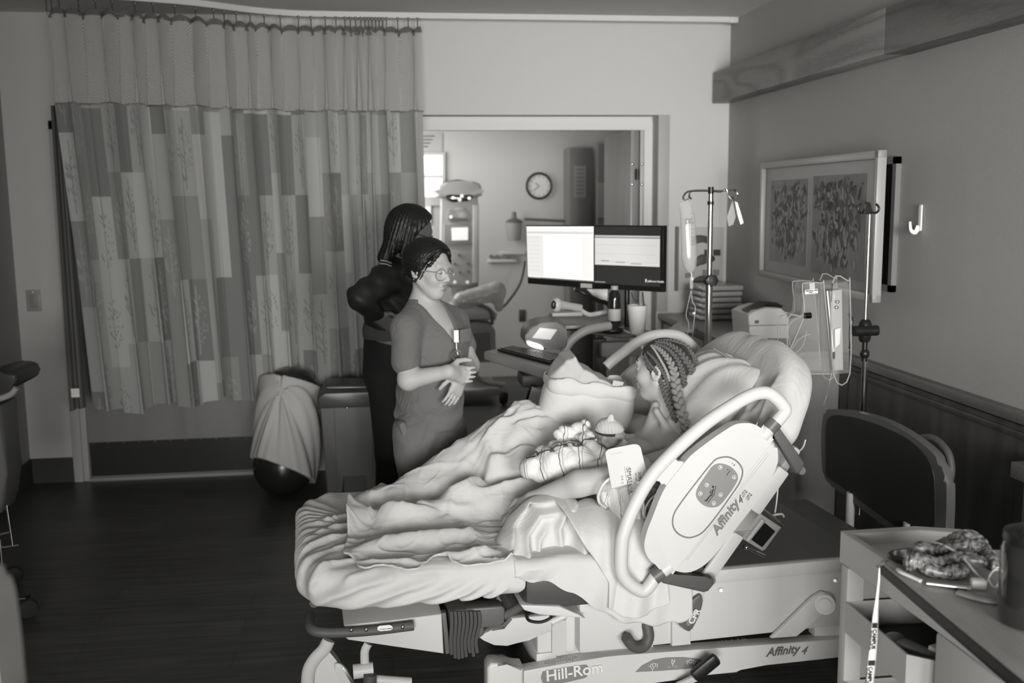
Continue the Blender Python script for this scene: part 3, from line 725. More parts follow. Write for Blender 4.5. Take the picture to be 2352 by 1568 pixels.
text('release_lettering', 'X< Lift to release', .0052, Vp(872, 1446, -.4795), Vp(900, 1440, -.47)-Vp(870, 1443, -.47), (0, 0, 1), INK, lb)
# ---- stowed calf support and arm below the foot
cs = thing('calf_support', Vp(720, 1500, -.25), 'cream padded calf support hanging below the foot end of the bed', 'leg support')
b = MB(); b.tube(smoothp([Vp(755, 1470, -.28), Vp(745, 1490, -.28), Vp(722, 1515, -.28), Vp(708, 1545, -.28), Vp(706, 1600, -.28)], 6), [(.021, .012)]*25, 14)
b.build('rim', CRM, cs)
sup = outl([(740, 1480), (752, 1492), (775, 1520), (800, 1560), (820, 1600), (712, 1600), (712, 1552), (724, 1520)], -.27)
MB().prism(smoothp(sup, 4, True), BV*.05, .012).build('shell', PLAST, cs)
MB().prism(smoothp(outl([(768, 1530), (778, 1524), (795, 1536), (815, 1575), (800, 1590), (780, 1560)], -.285), 4, True), BV*.015, .004).build('strap_slot_frame', CRM2, cs)
MB().prism(outl([(785, 1534), (790, 1531), (815, 1566), (808, 1572)], -.29), BV*.006, .001).build('buckle', CHROME, cs)
b = MB(); b.tube(smoothp([Vp(846, 1478, -.3), Vp(838, 1495, -.3), Vp(838, 1522, -.3)], 6), [(.014, .008)]*13, 12).build('support_strut', CRM, cs)
b = MB(); b.cyl(Vp(811, 1542, -.3), Vp(857, 1536, -.3), .024, 24).build('clamp_sleeve', CRM2, cs)
b = MB(); b.cyl(Vp(850, 1548, -.33), Vp(850, 1600, -.33), .021, 18).build('clamp_knob', GREYF, cs)
MB().tube([Vp(862, 1560, -.3), Vp(944, 1566, -.3)], .016, 12).build('stub_tube', CRM2, cs)

# ---- backrest deck
piv = Vp(1562, 1402, -.45); top = Vp(1882, 952, -.45); bd = (top-piv); BL = bd.length; bd.normalize()
bn = BV.cross(bd).normalized()
if bn.z < 0: bn = -bn                     # normal pointing up and towards the foot
bm_ = Matrix((bd, BV, bn)).transposed()
def BK(s, v, n_): return piv + bd*s + BV*(v+.45) + bn*n_       # backrest frame
MB().box(BK(BL*.42, 0, -.03), (BL*.84, .84, .035), bm_, bev=.012).build('backrest_deck', CRM, bed)
b = MB(); b.box(BK(BL*.36, -.445, -.012), (BL*.74, .02, .05), bm_, bev=.009).build('backrest_side_rail', CRM2, bed)
# CPR release handle
cpr = MB().prism(smoothp(outl([(1606, 1366), (1614, 1372), (1612, 1398), (1590, 1444), (1580, 1450), (1566, 1440), (1562, 1430), (1585, 1385)], -.47), 3, True), BV*.03, .006).build('cpr_handle', GREYP, bed)
MB().prism(smoothp(outl([(1597, 1400), (1602, 1404), (1600, 1416), (1586, 1434), (1579, 1436), (1576, 1430), (1583, 1412)], -.4725), 3, True), BV*.003, 0).build('cpr_plate', LOGOG, cpr)
text('cpr_lettering', 'CPR', .030, Vp(1590.5, 1434, -.474), Vp(1601, 1403, -.47)-Vp(1583, 1434, -.47), BU*-1+Vector((0, 0, .3)), WHITE, cpr, bold=.001)

# ---- near side rail
z2 = lambda X, Y: (1380+X/2.903, 860+Y/2.903)
V0 = -.545
sr = bpy.data.objects.new('side_rail', None)
RP = [(435, 1328), (470, 1302), (500, 1308), (545, 1318), (590, 1317), (640, 1300), (700, 1262), (760, 1200), (860, 1080), (1000, 900), (1080, 790), (1150, 665), (1178, 585), (1180, 510), (1165, 455), (1128, 428), (1128, 415), (1140, 395), (1100, 366), (1075, 362), (1050, 345), (1000, 325), (930, 325), (880, 340), (800, 390), (700, 460), (600, 540), (540, 610), (450, 722), (400, 810), (345, 950), (310, 1040), (290, 1130), (300, 1190), (330, 1240), (365, 1268), (385, 1290)]
b = MB(); b.prism(smoothp(outl([z2(*p) for p in RP], V0), 3, True), BV*.042, .016, 5)
rail = b.build('side_rail', CRM2, bed)
tb = [(372, 1338), (330, 1400), (300, 1432), (265, 1440), (200, 1400), (150, 1340), (134, 1270), (140, 1130), (155, 1050), (215, 890), (325, 695), (480, 520), (700, 325), (900, 192), (1000, 140), (1060, 122), (1120, 126), (1175, 165), (1212, 205), (1228, 238), (1205, 275), (1145, 345)]
pts = smoothp([Vp(*z2(*p), V0+.018) for p in tb], 5)
MB().tube(pts, .0215, 18).build('grip_tube', CRM2, rail)
MB().prism(smoothp(outl([z2(*p) for p in ((345, 690), (440, 560), (490, 575), (575, 590), (520, 680), (465, 760), (410, 715))], V0+.004), 4, True), BV*.028, .008).build('grip_web', CRM2, rail)
for a_, c_ in (((352, 1372), (395, 1300)), ((1120, 370), (1160, 312))):
    pass
for mid, dr in (((376, 1333), (.55, -.83)), ((1140, 338), (.5, -.86))):
    a_ = Vp(*z2(mid[0]-0, mid[1]), V0+.018)
    dvec = (Vp(*z2(mid[0]+dr[0]*40, mid[1]+dr[1]*40), V0+.018)-a_).normalized()
    # the collar wraps the grip where it enters the panel
    if mid[0] < 500: dvec = (Vp(*z2(425, 1300), V0+.018)-Vp(*z2(335, 1366), V0+.018)).normalized()*1
    else: dvec = (Vp(*z2(1108, 375), V0+.018)-Vp(*z2(1172, 300), V0+.018)).normalized()
    MB().cyl(a_-dvec*.016, a_+dvec*.018, .0255, 24).build('collar', GREYP, rail)
    MB().cyl(a_+dvec*.01, a_+dvec*.05, .0225, 20).build('rail_neck', CRM2, rail)
def arm(name, px, w_):
    ps = outl([z2(*p) for p in px], V0+.034)
    return MB().prism(ps, BV*.03, .007).build(name, GREYF, rail)
arm('swing_arm', [(1150, 405), (1195, 355), (1360, 585), (1362, 605), (1330, 658), (1305, 662)], 0)
arm('swing_arm', [(405, 1340), (435, 1312), (700, 1362), (740, 1350), (755, 1372), (757, 1400), (720, 1445), (690, 1455), (420, 1395)], 0)
MB().tube([Vp(*z2(1340, 640), V0+.05), Vp(*z2(1280, 640), -.42)], .014, 10).build('arm_pivot', GREYP, rail)
MB().tube([Vp(*z2(735, 1370), V0+.05), Vp(*z2(700, 1380), -.42)], .016, 10).build('arm_pivot', GREYP, rail)
# printed ring, key pad, lettering
def loft(px, m, nm, d=.0018, lift=.0008, sm=6):
    return MB().prism(smoothp(outl([z2(*p) for p in px], V0-lift), sm, True), BV*d, 0).build(nm, m, rail)
ring = [(745, 585), (800, 553), (860, 552), (915, 585), (945, 640), (930, 710), (880, 790), (780, 930), (690, 1040), (630, 1078), (570, 1085), (510, 1055), (480, 1000), (488, 930), (530, 860), (620, 740)]
rp = smoothp([Vp(*z2(*p), V0-.0005) for p in ring], 6, True)
MB().tube(rp, .0026, 6, close=True).build('ring_stripe', LOGOG, rail)
pad = loft([(745, 610), (790, 592), (850, 605), (895, 640), (915, 680), (905, 720), (860, 790), (800, 865), (755, 885), (700, 878), (655, 845), (634, 800), (650, 745), (700, 670)], PADG, 'key_pad')
for q in ((795, 618), (888, 683), (706, 735), (662, 793), (798, 800), (753, 857)):
    c_ = Vp(*z2(*q), V0-.0015); kb = MB().cyl(c_, c_-BV*.0018, .0068, 18).build('key', PAPER, rail)
    MB().cyl(c_-BV*.001, c_-BV*.0022, .0056, 18).build('key_ring', LOGOG, kb)
    up = (Vp(*z2(900, 500), V0)-Vp(*z2(600, 1000), V0)).normalized()
    if q in ((795, 618), (706, 735), (662, 793)): up = -up
    sd = up.cross(BV)
    MB().prism([c_-BV*.0022+up*.0038, c_-BV*.0022-up*.003+sd*.004, c_-BV*.0022-up*.003-sd*.004], -BV*.0006).build('key_arrow', WHITE, kb)
b = MB(); f_ = lambda X, Y: Vp(*z2(X, Y), V0-.002)
b.cyl(f_(748, 748), f_(748, 748)-BV*.0008, .0036, 12)
for pl, r_ in (([(752, 762), (740, 792)], .0022), ([(735, 770), (728, 790), (748, 790)], .0014), ([(745, 797), (725, 812), (705, 840), (694, 838)], .0024), ([(768, 740), (755, 800), (712, 855)], .0009), ([(862, 640), (838, 672)], .001)):
    b.tube([f_(*p) for p in pl], [(r_, .0005)]*len(pl), 8)
b.cyl(f_(846, 634), f_(846, 634)-BV*.0008, .0018, 8)
b.build('patient_pictogram', INK, rail)
xa2 = f_(900, 880)-f_(765, 1070)
text('model_lettering', 'Affinity', .043, f_(775, 1072), xa2, bn*-1+Vector((0, 0, 0)) if False else (f_(700, 950)-f_(765, 1010)), LOGOG, rail, shear=.25, bold=.0012)
text('model_numeral', '4', .034, f_(930, 872), xa2, (f_(700, 950)-f_(765, 1010)), INKG, rail, shear=.6)
text('load_marks', 'T 470 lb\n(213 kg)', .0072, f_(938, 812), f_(985, 745)-f_(940, 815), (f_(700, 950)-f_(765, 1010)), INKG, rail)
text('load_marks', '+ 500 lb\n(227 kg)', .0072, f_(970, 832), f_(1011, 765)-f_(966, 835), (f_(700, 950)-f_(765, 1010)), INKG, rail)
text('call_marks', '+  8', .008, f_(870, 592), f_(890, 612)-f_(870, 592), (f_(880, 560)-f_(870, 592)), INKG, rail)
b = MB()
for o_ in (0, 14): b.tube([f_(565+o_, 1235-0), f_(760+o_, 985), f_(1112+o_*.6, 520+o_)], .0009, 6)
b.build('moulded_groove', CRM2, rail)
# ---- far side rail (seen beyond the pillow) and its curved top
fr_ = [(1392, 842), (1420, 818), (1465, 785), (1500, 770), (1545, 768), (1575, 780), (1610, 815)]
far = MB().tube(smoothp([Vp(*p, .50) for p in fr_], 6), .0215, 16).build('side_rail', CRM2, bed)
MB().prism(smoothp([B(1.12, .49, .62), B(1.22, .49, .86), B(1.40, .49, 1.04), B(1.55, .49, 1.05), B(1.62, .49, .95), B(1.50, .49, .70), B(1.32, .49, .50), B(1.18, .49, .50)], 4, True), BV*.03, .012).build('far_panel', CRM2, far)
fl2 = [(1240, 830), (1275, 800), (1305, 775), (1340, 757), (1375, 750), (1400, 760)]
# ---- box mounted on the back of the rail (pendant holder)
bx_ = thing('pendant_controller', Vp(1740, 1215, -.44), 'grey square control box with dark screen clipped behind the near side rail', 'control box')
z5 = lambda X, Y: (1640+X/5.06, 1130+Y/5.06)
V5 = -.455
def p5(px, v): return [Vp(*z5(*p), v) for p in px]
MB().prism(p5([(420, 165), (790, 410), (780, 430), (590, 670), (570, 690), (195, 465), (200, 450)], V5), BV*.07, .006).build('case', mat('controller_grey', .3, .45), bx_)
MB().tube(p5([(565, 320), (385, 560)], V5-.002), .0095, 14).build('grip_ridge', mat('controller_ridge', .33, .4), bx_)
MB().prism(p5([(590, 355), (712, 455), (560, 640), (432, 553)], V5-.001), BV*.002).build('screen', mat('dark_screen', .01, .1), bx_)
MB().prism(p5([(335, 262), (350, 275), (285, 370), (258, 345)], V5-.002), BV*.01, .002).build('side_button', GREYP, bx_)
MB().tube(p5([(520, 170), (800, 385)], V5+.03), .008, 10).build('hinge_rod', CHROME, bx_)
MB().tube(p5([(345, 625), (585, 735)], V5+.03), .006, 10).build('latch_rod', CHROME, bx_)
MB().ell(p5([(375, 640)], V5+.02)[0], (.009, .009, .009)).build('latch_knob', CHROME, bx_)
cu = MB().tube(smoothp([Vp(1775, 1183, -.42), Vp(1795, 1180, -.40), Vp(1800, 1186, -.38)], 4), .004, 8).build('cable_loop', PLAST, bx_)
tag(MB().tube(smoothp([Vp(1850, 1010, -.30), Vp(1842, 1030, -.32), Vp(1815, 1050, -.36), Vp(1795, 1060, -.38), Vp(1788, 1110, -.38), Vp(1784, 1150, -.38), Vp(1780, 1178, -.40)], 6), .0028, 8).build('call_cord', PLAST), 'thin pale cord dangling behind the raised backrest to the control box', 'cord')

# ---- headboard behind the bed (stands on the head end)
hu = 2.22
hb = bpy.data.objects.new
HP = [(1888, 1070), (1886, 1000), (1892, 950), (1905, 940), (1960, 945), (2030, 965), (2100, 1005), (2150, 1050), (2170, 1095), (2174, 1130), (2172, 1205), (2165, 1250), (2100, 1250), (2000, 1185), (1930, 1130), (1896, 1105)]
def HX(px, py, u=hu):
    d = _ray(px, py); t = (u-(C0-BO).dot(BU))/d.dot(BU); return C0+d*t
hbo = MB().prism(smoothp([HX(*p) for p in HP], 4, True), BU*.035, .014, 4).build('headboard', mat('headboard_grey', .12, .45), bed)
inner = [(1897, 1060), (1897, 985), (1905, 957), (1940, 955), (2000, 970), (2070, 1000), (2115, 1035), (2140, 1075), (2146, 1120), (2146, 1205), (2140, 1245), (2095, 1232), (2000, 1165), (1930, 1115), (1898, 1092)]
MB().prism(smoothp([HX(p[0], p[1], hu-.004) for p in inner], 4, True), BU*.01, .003).build('headboard_panel', mat('headboard_panel_dark', .03, .5), hbo)
MB().tube(smoothp([HX(2095, 1010, hu+.05), HX(2140, 1005, hu+.06), HX(2175, 1035, hu+.06), HX(2185, 1075, hu+.06), HX(2180, 1110, hu+.05)], 6), .014, 12).build('push_handle', GREYF, hbo)
for v_ in (-.2, .2):
    MB().cyl(B(hu, v_, .30), B(hu, v_, .5), .018, 14).build('headboard_post', CRM, hbo)
MB().box(B(2.05, 0, .30), (.45, .3, .10), RB, bev=.01).build('head_end_frame', CRM, bed)
MB().box(B(2.0, 0, .40), (.25, .78, .05), RB, bev=.01).build('head_end_shelf', RECESS, bed)

# ================================================================== mattress in three sections, covered by a fitted sheet
def PQ(lst, z):            # pixel polyline on a horizontal plane -> (u, v)
    out = []
    for a, b_ in lst:
        q = toB(Zp(a, b_, z)); out.append((q[0], q[1]))
    return out
def PS(lst, v):            # pixel polyline on the near side plane -> (u, z)
    return [(lambda q: (q[0], q[2]))(toB(Vp(a, b_, v))) for a, b_ in lst]
BOn = np.array(BO, np.float32); BUn = np.array(BU, np.float32); BVn = np.array(BV, np.float32)
def toBn(P): Q = P-BOn; return Q@BUn, Q@BVn, Q[..., 2]
def bed_sdf(name, f, lo, hi, h, m, parent, relax=1):
    """implicit form in bed coordinates (u, v, z)"""
    V, Fq = nets(f, lo, hi, h)
    for _ in range(relax):
        A = np.zeros_like(V); Nn = np.zeros(len(V))
        for i in range(4):
            a, b_ = Fq[:, i], Fq[:, (i+1) % 4]; np.add.at(A, a, V[b_]); np.add.at(A, b_, V[a]); np.add.at(Nn, a, 1); np.add.at(Nn, b_, 1)
        V = V*.5+.5*A/np.maximum(Nn, 1)[:, None]
    W = BOn + V[:, :1]*BUn + V[:, 1:2]*BVn; W[:, 2] = V[:, 2]
    me = bpy.data.meshes.new(name); me.from_pydata(W.tolist(), [], Fq.tolist()); me.update()
    return link_mesh(name, me, m, parent)
mt = thing('bed_mattress', B(.8, 0, .45), 'thick sectioned bed mattress under a tight wrinkled white fitted sheet', 'mattress')
top_f = [(PQ(l, .6), a, w_) for l, a, w_ in (
    ([(700, 1235), (760, 1208), (840, 1190)], .012, .012), ([(690, 1262), (750, 1236), (830, 1215)], .013, .013),
    ([(685, 1290), (750, 1262), (820, 1245)], .012, .012), ([(700, 1312), (760, 1290), (830, 1278)], .011, .012),
    ([(730, 1195), (790, 1180), (860, 1172)], .010, .011), ([(715, 1330), (790, 1312), (860, 1300)], .012, .014),
    ([(745, 1370), (830, 1335), (950, 1310)], .016, .018), ([(880, 1360), (960, 1335), (1080, 1318)], .012, .016), ([(990, 1345), (1060, 1330), (1140, 1315)], .010, .014))]
side_f = [(PS(l, -.46), a, w_) for l, a, w_ in (
    ([(715, 1405), (760, 1372), (830, 1340), (900, 1325)], .018, .016), ([(790, 1408), (850, 1378), (930, 1350), (1000, 1330)], .014, .014),
    ([(870, 1408), (930, 1385), (1000, 1360), (1060, 1335)], .013, .013), ([(960, 1402), (1010, 1385), (1070, 1360), (1110, 1335)], .013, .012),
    ([(1040, 1398), (1090, 1378), (1130, 1350)], .012, .010), ([(1090, 1395), (1130, 1375), (1165, 1345)], .012, .009), ([(705, 1380), (712, 1350), (735, 1325)], .012, .014))]
def foot_f(P):
    u, v, z = P[..., 0], P[..., 1], P[..., 2]
    hu_, hv_, rr = .345, .445, .17
    # plan shape: rounded at the foot end, square at the seat end
    qu = np.abs(u-.335)-(hu_-rr); qv = np.abs(v+.01)-(hv_-rr)
    d2 = np.hypot(np.maximum(qu, 0), np.maximum(qv, 0))+np.minimum(np.maximum(qu, qv), 0)-rr
    sq = np.maximum(np.abs(u-.335)-hu_, np.abs(v+.01)-hv_); d2 = np.where(u > .335, sq*.5+d2*.5*0+sq*.5, d2)
    bulge = .012*np.sin(np.clip((z-.45)/.14, 0, 1)*pi)
    dz = np.abs(z-.528)-.062; r_ = .035
    d = np.minimum(np.maximum(d2-bulge, dz), 0)
    a_ = np.maximum(d2-bulge+r_, 0); b_ = np.maximum(dz+r_, 0); dd = np.minimum(np.maximum(d2-bulge+r_, dz+r_), 0)+np.hypot(a_, b_)-r_
    tn = 1.3*ridges(u, v, top_f)*np.clip((z-.54)/.04, 0, 1); sn = 1.35*ridges(u, z, side_f)*np.clip((-v-.38)/.04, 0, 1)
    ang = np.arctan2(v, u-.25)
    fe = .006*np.sin(ang*34+3*np.sin(ang*5))*np.clip((.16-u)/.1, 0, 1)*np.clip((z-.47)/.05, 0, 1)
    lump = .010*vnoise(u*9, v*7+z*9, 1)+.006*vnoise(u*22, v*16+z*20, 2)
    return (dd-tn-sn-fe-lump)*.8
bed_sdf('foot_cushion', foot_f, (-.06, -.52, .44), (.71, .50, .66), .0055, SHEET, mt, 2)
MB().box(B(1.0, -.01, .475), (.62, .88, .15), RB, bev=.03).build('seat_cushion', mat('mattress_cover', .06, .5), mt)
# back section: thick cushion following the raised deck, rounded top
bk_n = [([(.25, -.25), (.5, -.30), (.8, -.36)], .014, .02), ([(.2, .1), (.5, .2), (.78, .3)], .010, .025), ([(.45, -.40), (.62, -.34), (.8, -.22)], .018, .018), ([(.55, -.42), (.7, -.40), (.83, -.33)], .014, .013), ([(.5, 0), (.65, .05), (.8, .02)], .006, .03)]
def back_f(P):                      # coordinates here: s along the deck, v across, n out of it
    s, v, n_ = P[..., 0], P[..., 1], P[..., 2]
    rr = .30; qs = np.abs(s-.47)-(.50-rr); qv = np.abs(v)-(.44-rr)
    d2 = np.hypot(np.maximum(qs, 0), np.maximum(qv, 0))+np.minimum(np.maximum(qs, qv), 0)-rr
    r_ = .055; dz = np.abs(n_-.065)-.075
    dd = np.minimum(np.maximum(d2+r_, dz+r_), 0)+np.hypot(np.maximum(d2+r_, 0), np.maximum(dz+r_, 0))-r_
    ang = np.arctan2(v, s-.45)
    edge = .006*np.sin(ang*13+3*np.sin(ang*5))*np.clip((d2+.16)/.14, 0, 1)*np.clip((.13-n_)/.1+.3, 0, 1)
    return (dd-ridges(s, v, bk_n)*np.clip(n_/.05, 0, 1)-edge-.008*vnoise(s*8, v*8+n_*9, 3))*.8
V_, F_ = nets(back_f, (-.12, -.5, -.05), (1.06, .5, .2), .007)
W_ = np.array([BK(float(a), float(b_), float(c_)) for a, b_, c_ in V_]); me = bpy.data.meshes.new('back_cushion'); me.from_pydata(W_.tolist(), [], F_.tolist()); me.update()
link_mesh('back_cushion', me, SHEET, mt)
# ================================================================== patient
SKIN = mat('skin', .44, .5, spec=.35, bump=(500, .06)); SKIN.node_tree.nodes['Principled BSDF'].inputs['Subsurface Weight'].default_value = .0
SKIN2 = mat('skin_dark', .12, .45, spec=.4)
SKIN3 = mat('skin_light', .46, .5, spec=.35)
LIP = mat('lip', .2, .4); BROW = mat('eyebrow_hair', .03, .7)
HAIR = mat('black_hair', .012, .38, spec=.5, bump=(260, .3, (1, 1, .15)))
BRAID = mat('braid_hair', .12, .36, spec=.6, bump=(900, .5)); BRAIDL = mat('braid_hair_light', .27, .35, spec=.6, bump=(900, .5))
HF = Frame(Yp(1521, 851, 3.52), (-.78, .62, -.04), (.10, .02, 1), 1.0)
pat = thing('person', B(1.25, 0, .56), 'woman with long thick braids reclining bare-shouldered in the bed with a newborn', 'person')
def Y3(p, Y): return tuple(Yp(p[0], p[1], Y))
shL = Y3((1572, 1052), 3.30); elL = Y3((1432, 1094), 3.13); faL = Y3((1330, 1110), 3.17); wrL = Y3((1222, 1148), 3.25)
nb_ = Y3((1530, 990), 3.50); shR = Y3((1462, 985), 3.76)
chest = Y3((1520, 1085), 3.50); belly = tuple(B(1.17, .06, .70)); pelv = tuple(B(1.20, .0, .64))
hipL, hipR = tuple(B(1.15, -.12, .62)), tuple(B(1.15, .14, .62))
knL, knR = tuple(B(.84, -.27, .595)), tuple(B(.86, .30, .845))
anL, anR = tuple(B(.64, .02, .575)), tuple(B(.30, .20, .60))
elR = Y3((1400, 1075), 3.78)
bp = [('c', tuple(HF(-.03, 0, -.03)), nb_, .052, .056, {'k': .03}), ('c', nb_, shL, .052, .058, {'k': .05}), ('c', nb_, shR, .052, .056, {'k': .05}),
      ('c', tuple(HF(-.01, -.0, -.06)), nb_, .046, .05, {'k': .02}),
      ('e', chest, (.125, .15, .16), {'k': .06}), ('c', chest, belly, .12, .13, {'k': .06}), ('c', hipL, hipR, .12, .12, {'k': .06}),
      ('e', Y3((1462, 1052), 3.40), (.075, .075, .07), {'k': .04}), ('e', Y3((1440, 1050), 3.62), (.07, .07, .065), {'k': .04}),
      ('c', shL, elL, .054, .044, {'k': .03}), ('c', elL, faL, .045, .043, {'k': .02}), ('c', faL, wrL, .042, .028, {'k': .02}),
      ('c', shR, elR, .05, .042, {'k': .03}), ('c', elR, Y3((1335, 1070), 3.60), .042, .03, {'k': .02}),
      ('c', hipL, knL, .08, .050, {'k': .04}), ('c', hipR, knR, .08, .052, {'k': .04}),
      ('c', knL, anL, .046, .032, {'k': .03}), ('c', knR, anR, .046, .034, {'k': .03}), ('c', anR, tuple(B(.22, .22, .605)), .03, .03, {'k': .02}), ('c', anL, tuple(B(.52, .04, .60)), .03, .028, {'k': .02}),
      ('c', Y3((1508, 945), 3.42), Y3((1545, 1005), 3.42), .012, .012, {'k': .03}), ('c', Y3((1505, 930), 3.45), Y3((1478, 1000), 3.50), .012, .010, {'k': .03})]
wv, hv = Vector(wrL), Vector(Y3((1172, 1180), 3.07))
bp += [('c', knL, tuple(B(.82, -.40, .50)), .05, .045, {'k': .03})]
bp += hand_prims(wrL, Y3((1160, 1215), 3.25), Vector((-.4, .6, .3)), .0088, .30, .08)
lo, hi = cbounds([p for p in bp], .03); lo = np.minimum(lo, np.array(HF.c)-.16); hi = np.maximum(hi, np.array(HF.c)+.16)
sdf_obj('body', body_fn(bp, .03, HF, .02), lo, hi, .0042, SKIN, pat)
MB().ell(HF(.100, .0115, -.0), (.001, .001, .001)).bm.free()
nr = MB().ell(HF(.104, .012, -.030), (.003, .003, .003), seg=10, rings=6).build('nose_stud', BLACK, pat)
b = MB(); b.tube([HF(.086, .018, .037), HF(.086, .034, .042), HF(.074, .052, .036)], [.0022, .003, .0015], 8).build('eyebrow', BROW, pat)
b = MB(); b.tube([HF(.088, .022, .004), HF(.089, .033, .000), HF(.083, .046, .003)], .0013, 6).build('eyelashes', BLACK, pat)
lm = sdf_obj('lips', lambda P: (lambda Q: np.minimum(elip(Q, (.0895, 0, -.0495), (.0135, .021, .0062)), elip(Q, (.0865, 0, -.063), (.0135, .017, .0062))))(HF.loc(P)), np.array(HF(.09, 0, -.056))-.035, np.array(HF(.09, 0, -.056))+.035, .0015, mat('lips_natural', .27, .4), pat)
# scalp hair with partings
def cap_fn(P):
    Q = HF.loc(P); d = head_local(Q, False)-.0035
    x, y, z = Q[..., 0], Q[..., 1], Q[..., 2]
    line = np.maximum(x-(.052+.25*np.clip(z-.06, -.05, .08))+1.1*np.clip(.055-z, 0, .2)*.35, -.02)
    d = smax(d, x-(.064+.0*z-.55*np.clip(.075-z, 0, .09)), .004)
    d = smax(d, -(z+.020+1.1*np.clip(-x-.005, 0, .05)), .004)
    gr = .0015*np.cos(np.arctan2(Q[..., 1], Q[..., 2]+.02)*22)
    return d-gr*(z > -.01)
sdf_obj('hair', cap_fn, np.array(HF.c)-.13, np.array(HF.c)+.13, .0028, mat('cornrow_scalp', .035, .5, spec=.5, bump=(700, .6)), pat)
def on_head(px, py, lift=.006):
    d = _ray(px, py); d = d.normalized(); c = HF(-.010, 0, .026); Mt = HF.M.transposed(); o = Mt@(C0-c); dd = Mt@d
    r = (.100+lift, .080+lift, .090+lift); o2 = Vector([o[i]/r[i] for i in range(3)]); d2 = Vector([dd[i]/r[i] for i in range(3)])
    A, Bq, Cc = d2.dot(d2), o2.dot(d2), o2.dot(o2)-1; disc = Bq*Bq-A*Cc
    t = (-Bq-math.sqrt(disc))/A if disc > 0 else -Bq/A
    return C0+d*t
Z3 = lambda X, Y: (1300+X/2.8, 740+Y/2.8)
def braid(px, wd, m, ydown=3.42, zoom_cut=430, name='braid'):
    pts = []
    for i, p in enumerate(px):
        q = Z3(*p)
        if p[1] < zoom_cut: pts.append(on_head(*q))
        else:
            f = min(1, (p[1]-zoom_cut)/180); base = pts[-1].y if pts else ydown
            pts.append(Yp(q[0], q[1], base+(ydown-base)*min(1, .5*f+.3)))
    sm = smoothp(pts, 14); Ls = [0]
    for a_, b_ in zip(sm, sm[1:]): Ls.append(Ls[-1]+(b_-a_).length)
    tot = Ls[-1]; n_ = len(px); b = MB(); s_ = 0; i = 0
    while s_ < tot:
        f = s_/tot; w_ = float(np.interp(f, np.linspace(0, 1, len(wd)), wd))
        x_ = [float(np.interp(s_, Ls, [p[k] for p in sm])) for k in range(3)]; x2 = [float(np.interp(min(s_+.003, tot), Ls, [p[k] for p in sm])) for k in range(3)]
        p = Vector(x_); t = (Vector(x2)-p); t = t.normalized() if t.length > 1e-6 else Vector((0, 0, -1))
        vw = (C0-p).normalized(); sd = t.cross(vw).normalized(); nn = sd.cross(t)
        sg = 1 if i % 2 else -1; ax = (t*.80+sd*sg*-.62).normalized(); bx2 = nn.cross(ax).normalized()
        Mx = Matrix((ax, bx2, nn)).transposed()
        b.ell(p+sd*sg*w_*.22, (w_*.62, w_*.36, w_*.40), Mx, 10, 7); s_ += w_*.46; i += 1
    return b.build(name, m, pat, fix=False)
braid([(556, 150), (600, 172), (655, 232), (690, 300), (700, 360), (712, 440), (730, 530), (752, 600), (770, 690), (772, 790), (762, 850), (765, 905)], [.008, .015, .021, .029, .031, .031, .030, .028, .026, .025], BRAIDL, 3.33)
braid([(545, 148), (575, 185), (610, 245), (640, 300), (660, 350), (672, 420)], [.005, .007, .008, .008, .007], mat('braid_pale', .42, .4, bump=(900, .5)), 3.4)
braid([(580, 128), (650, 135), (720, 180), (770, 240), (805, 300), (818, 360), (805, 430), (795, 500), (800, 560)], [.010, .016, .022, .025, .025, .023], BRAID, 3.50, 290)
braid([(600, 118), (680, 118), (760, 150), (800, 195), (830, 250), (842, 320), (835, 400), (815, 460)], [.010, .016, .018, .020, .018], BRAID, 3.56, 240)
braid([(500, 215), (540, 270), (590, 330), (610, 380), (628, 430), (650, 500), (680, 570), (705, 640)], [.006, .010, .014, .018, .018, .017], BRAID, 3.38)
braid([(520, 190), (570, 240), (625, 320), (650, 380), (668, 430), (690, 500), (705, 570), (718, 640)], [.006, .010, .013, .014, .014, .013], BRAID, 3.42)
braid([(570, 140), (640, 160), (700, 215), (735, 280), (755, 350), (765, 430), (780, 520), (790, 590)], [.008, .012, .016, .018, .020, .018], BRAID, 3.46, 340)
braid([(800, 760), (808, 800), (812, 850), (800, 900)], [.016, .018, .017], BRAID, 3.42, 10)
for q in ([(505, 200), (520, 235), (545, 275)], [(495, 235), (520, 265), (548, 300)], [(510, 270), (530, 290), (550, 315)]):
    braid(q, [.004, .006, .006], BRAID, 3.4, name='edge_braid')

# ---- blood-pressure cuff on the upper arm
cuff = thing('blood_pressure_cuff', elL, 'white blood pressure cuff with a stiff printed flap around the reclining woman\'s upper arm', 'cuff')
av = (Vector(elL)-Vector(shL)).normalized()
cc = Vector(elL)-av*.035
b = MB(); b.tube([cc-av*.055, cc-av*.02, cc+av*.02, cc+av*.048], [.057, .056, .053, .050], 28, cap=False)
cb2 = b.build('cuff_band', PAPER, cuff); solidify(cb2, .002)
z4 = lambda X, Y: (1180+X/5.6, 900+Y/5.6)
FY = 3.035
fl_px = [(1180, 800), (1185, 770), (1215, 740), (1260, 725), (1530, 672), (1580, 672), (1615, 690), (1635, 720), (1700, 1000), (1690, 1060), (1660, 1110), (1610, 1150), (1520, 1170), (1260, 1240), (1235, 1100), (1210, 950)]
b = MB(); fp_ = smoothp([Yp(*z4(*p), FY+.02*((p[0]-1400)/300)**2*1) for p in fl_px], 3, True)
flp = b.prism([Yp(*z4(*p), FY) for p in fl_px], (0, .003, 0)).build('cuff_flap', mat('cuff_paper', .58, .7), cuff)
xv = Yp(*z4(1460, 1200), FY)-Yp(*z4(1440, 960), FY); uv_ = Yp(*z4(1500, 960), FY)-Yp(*z4(1440, 970), FY)
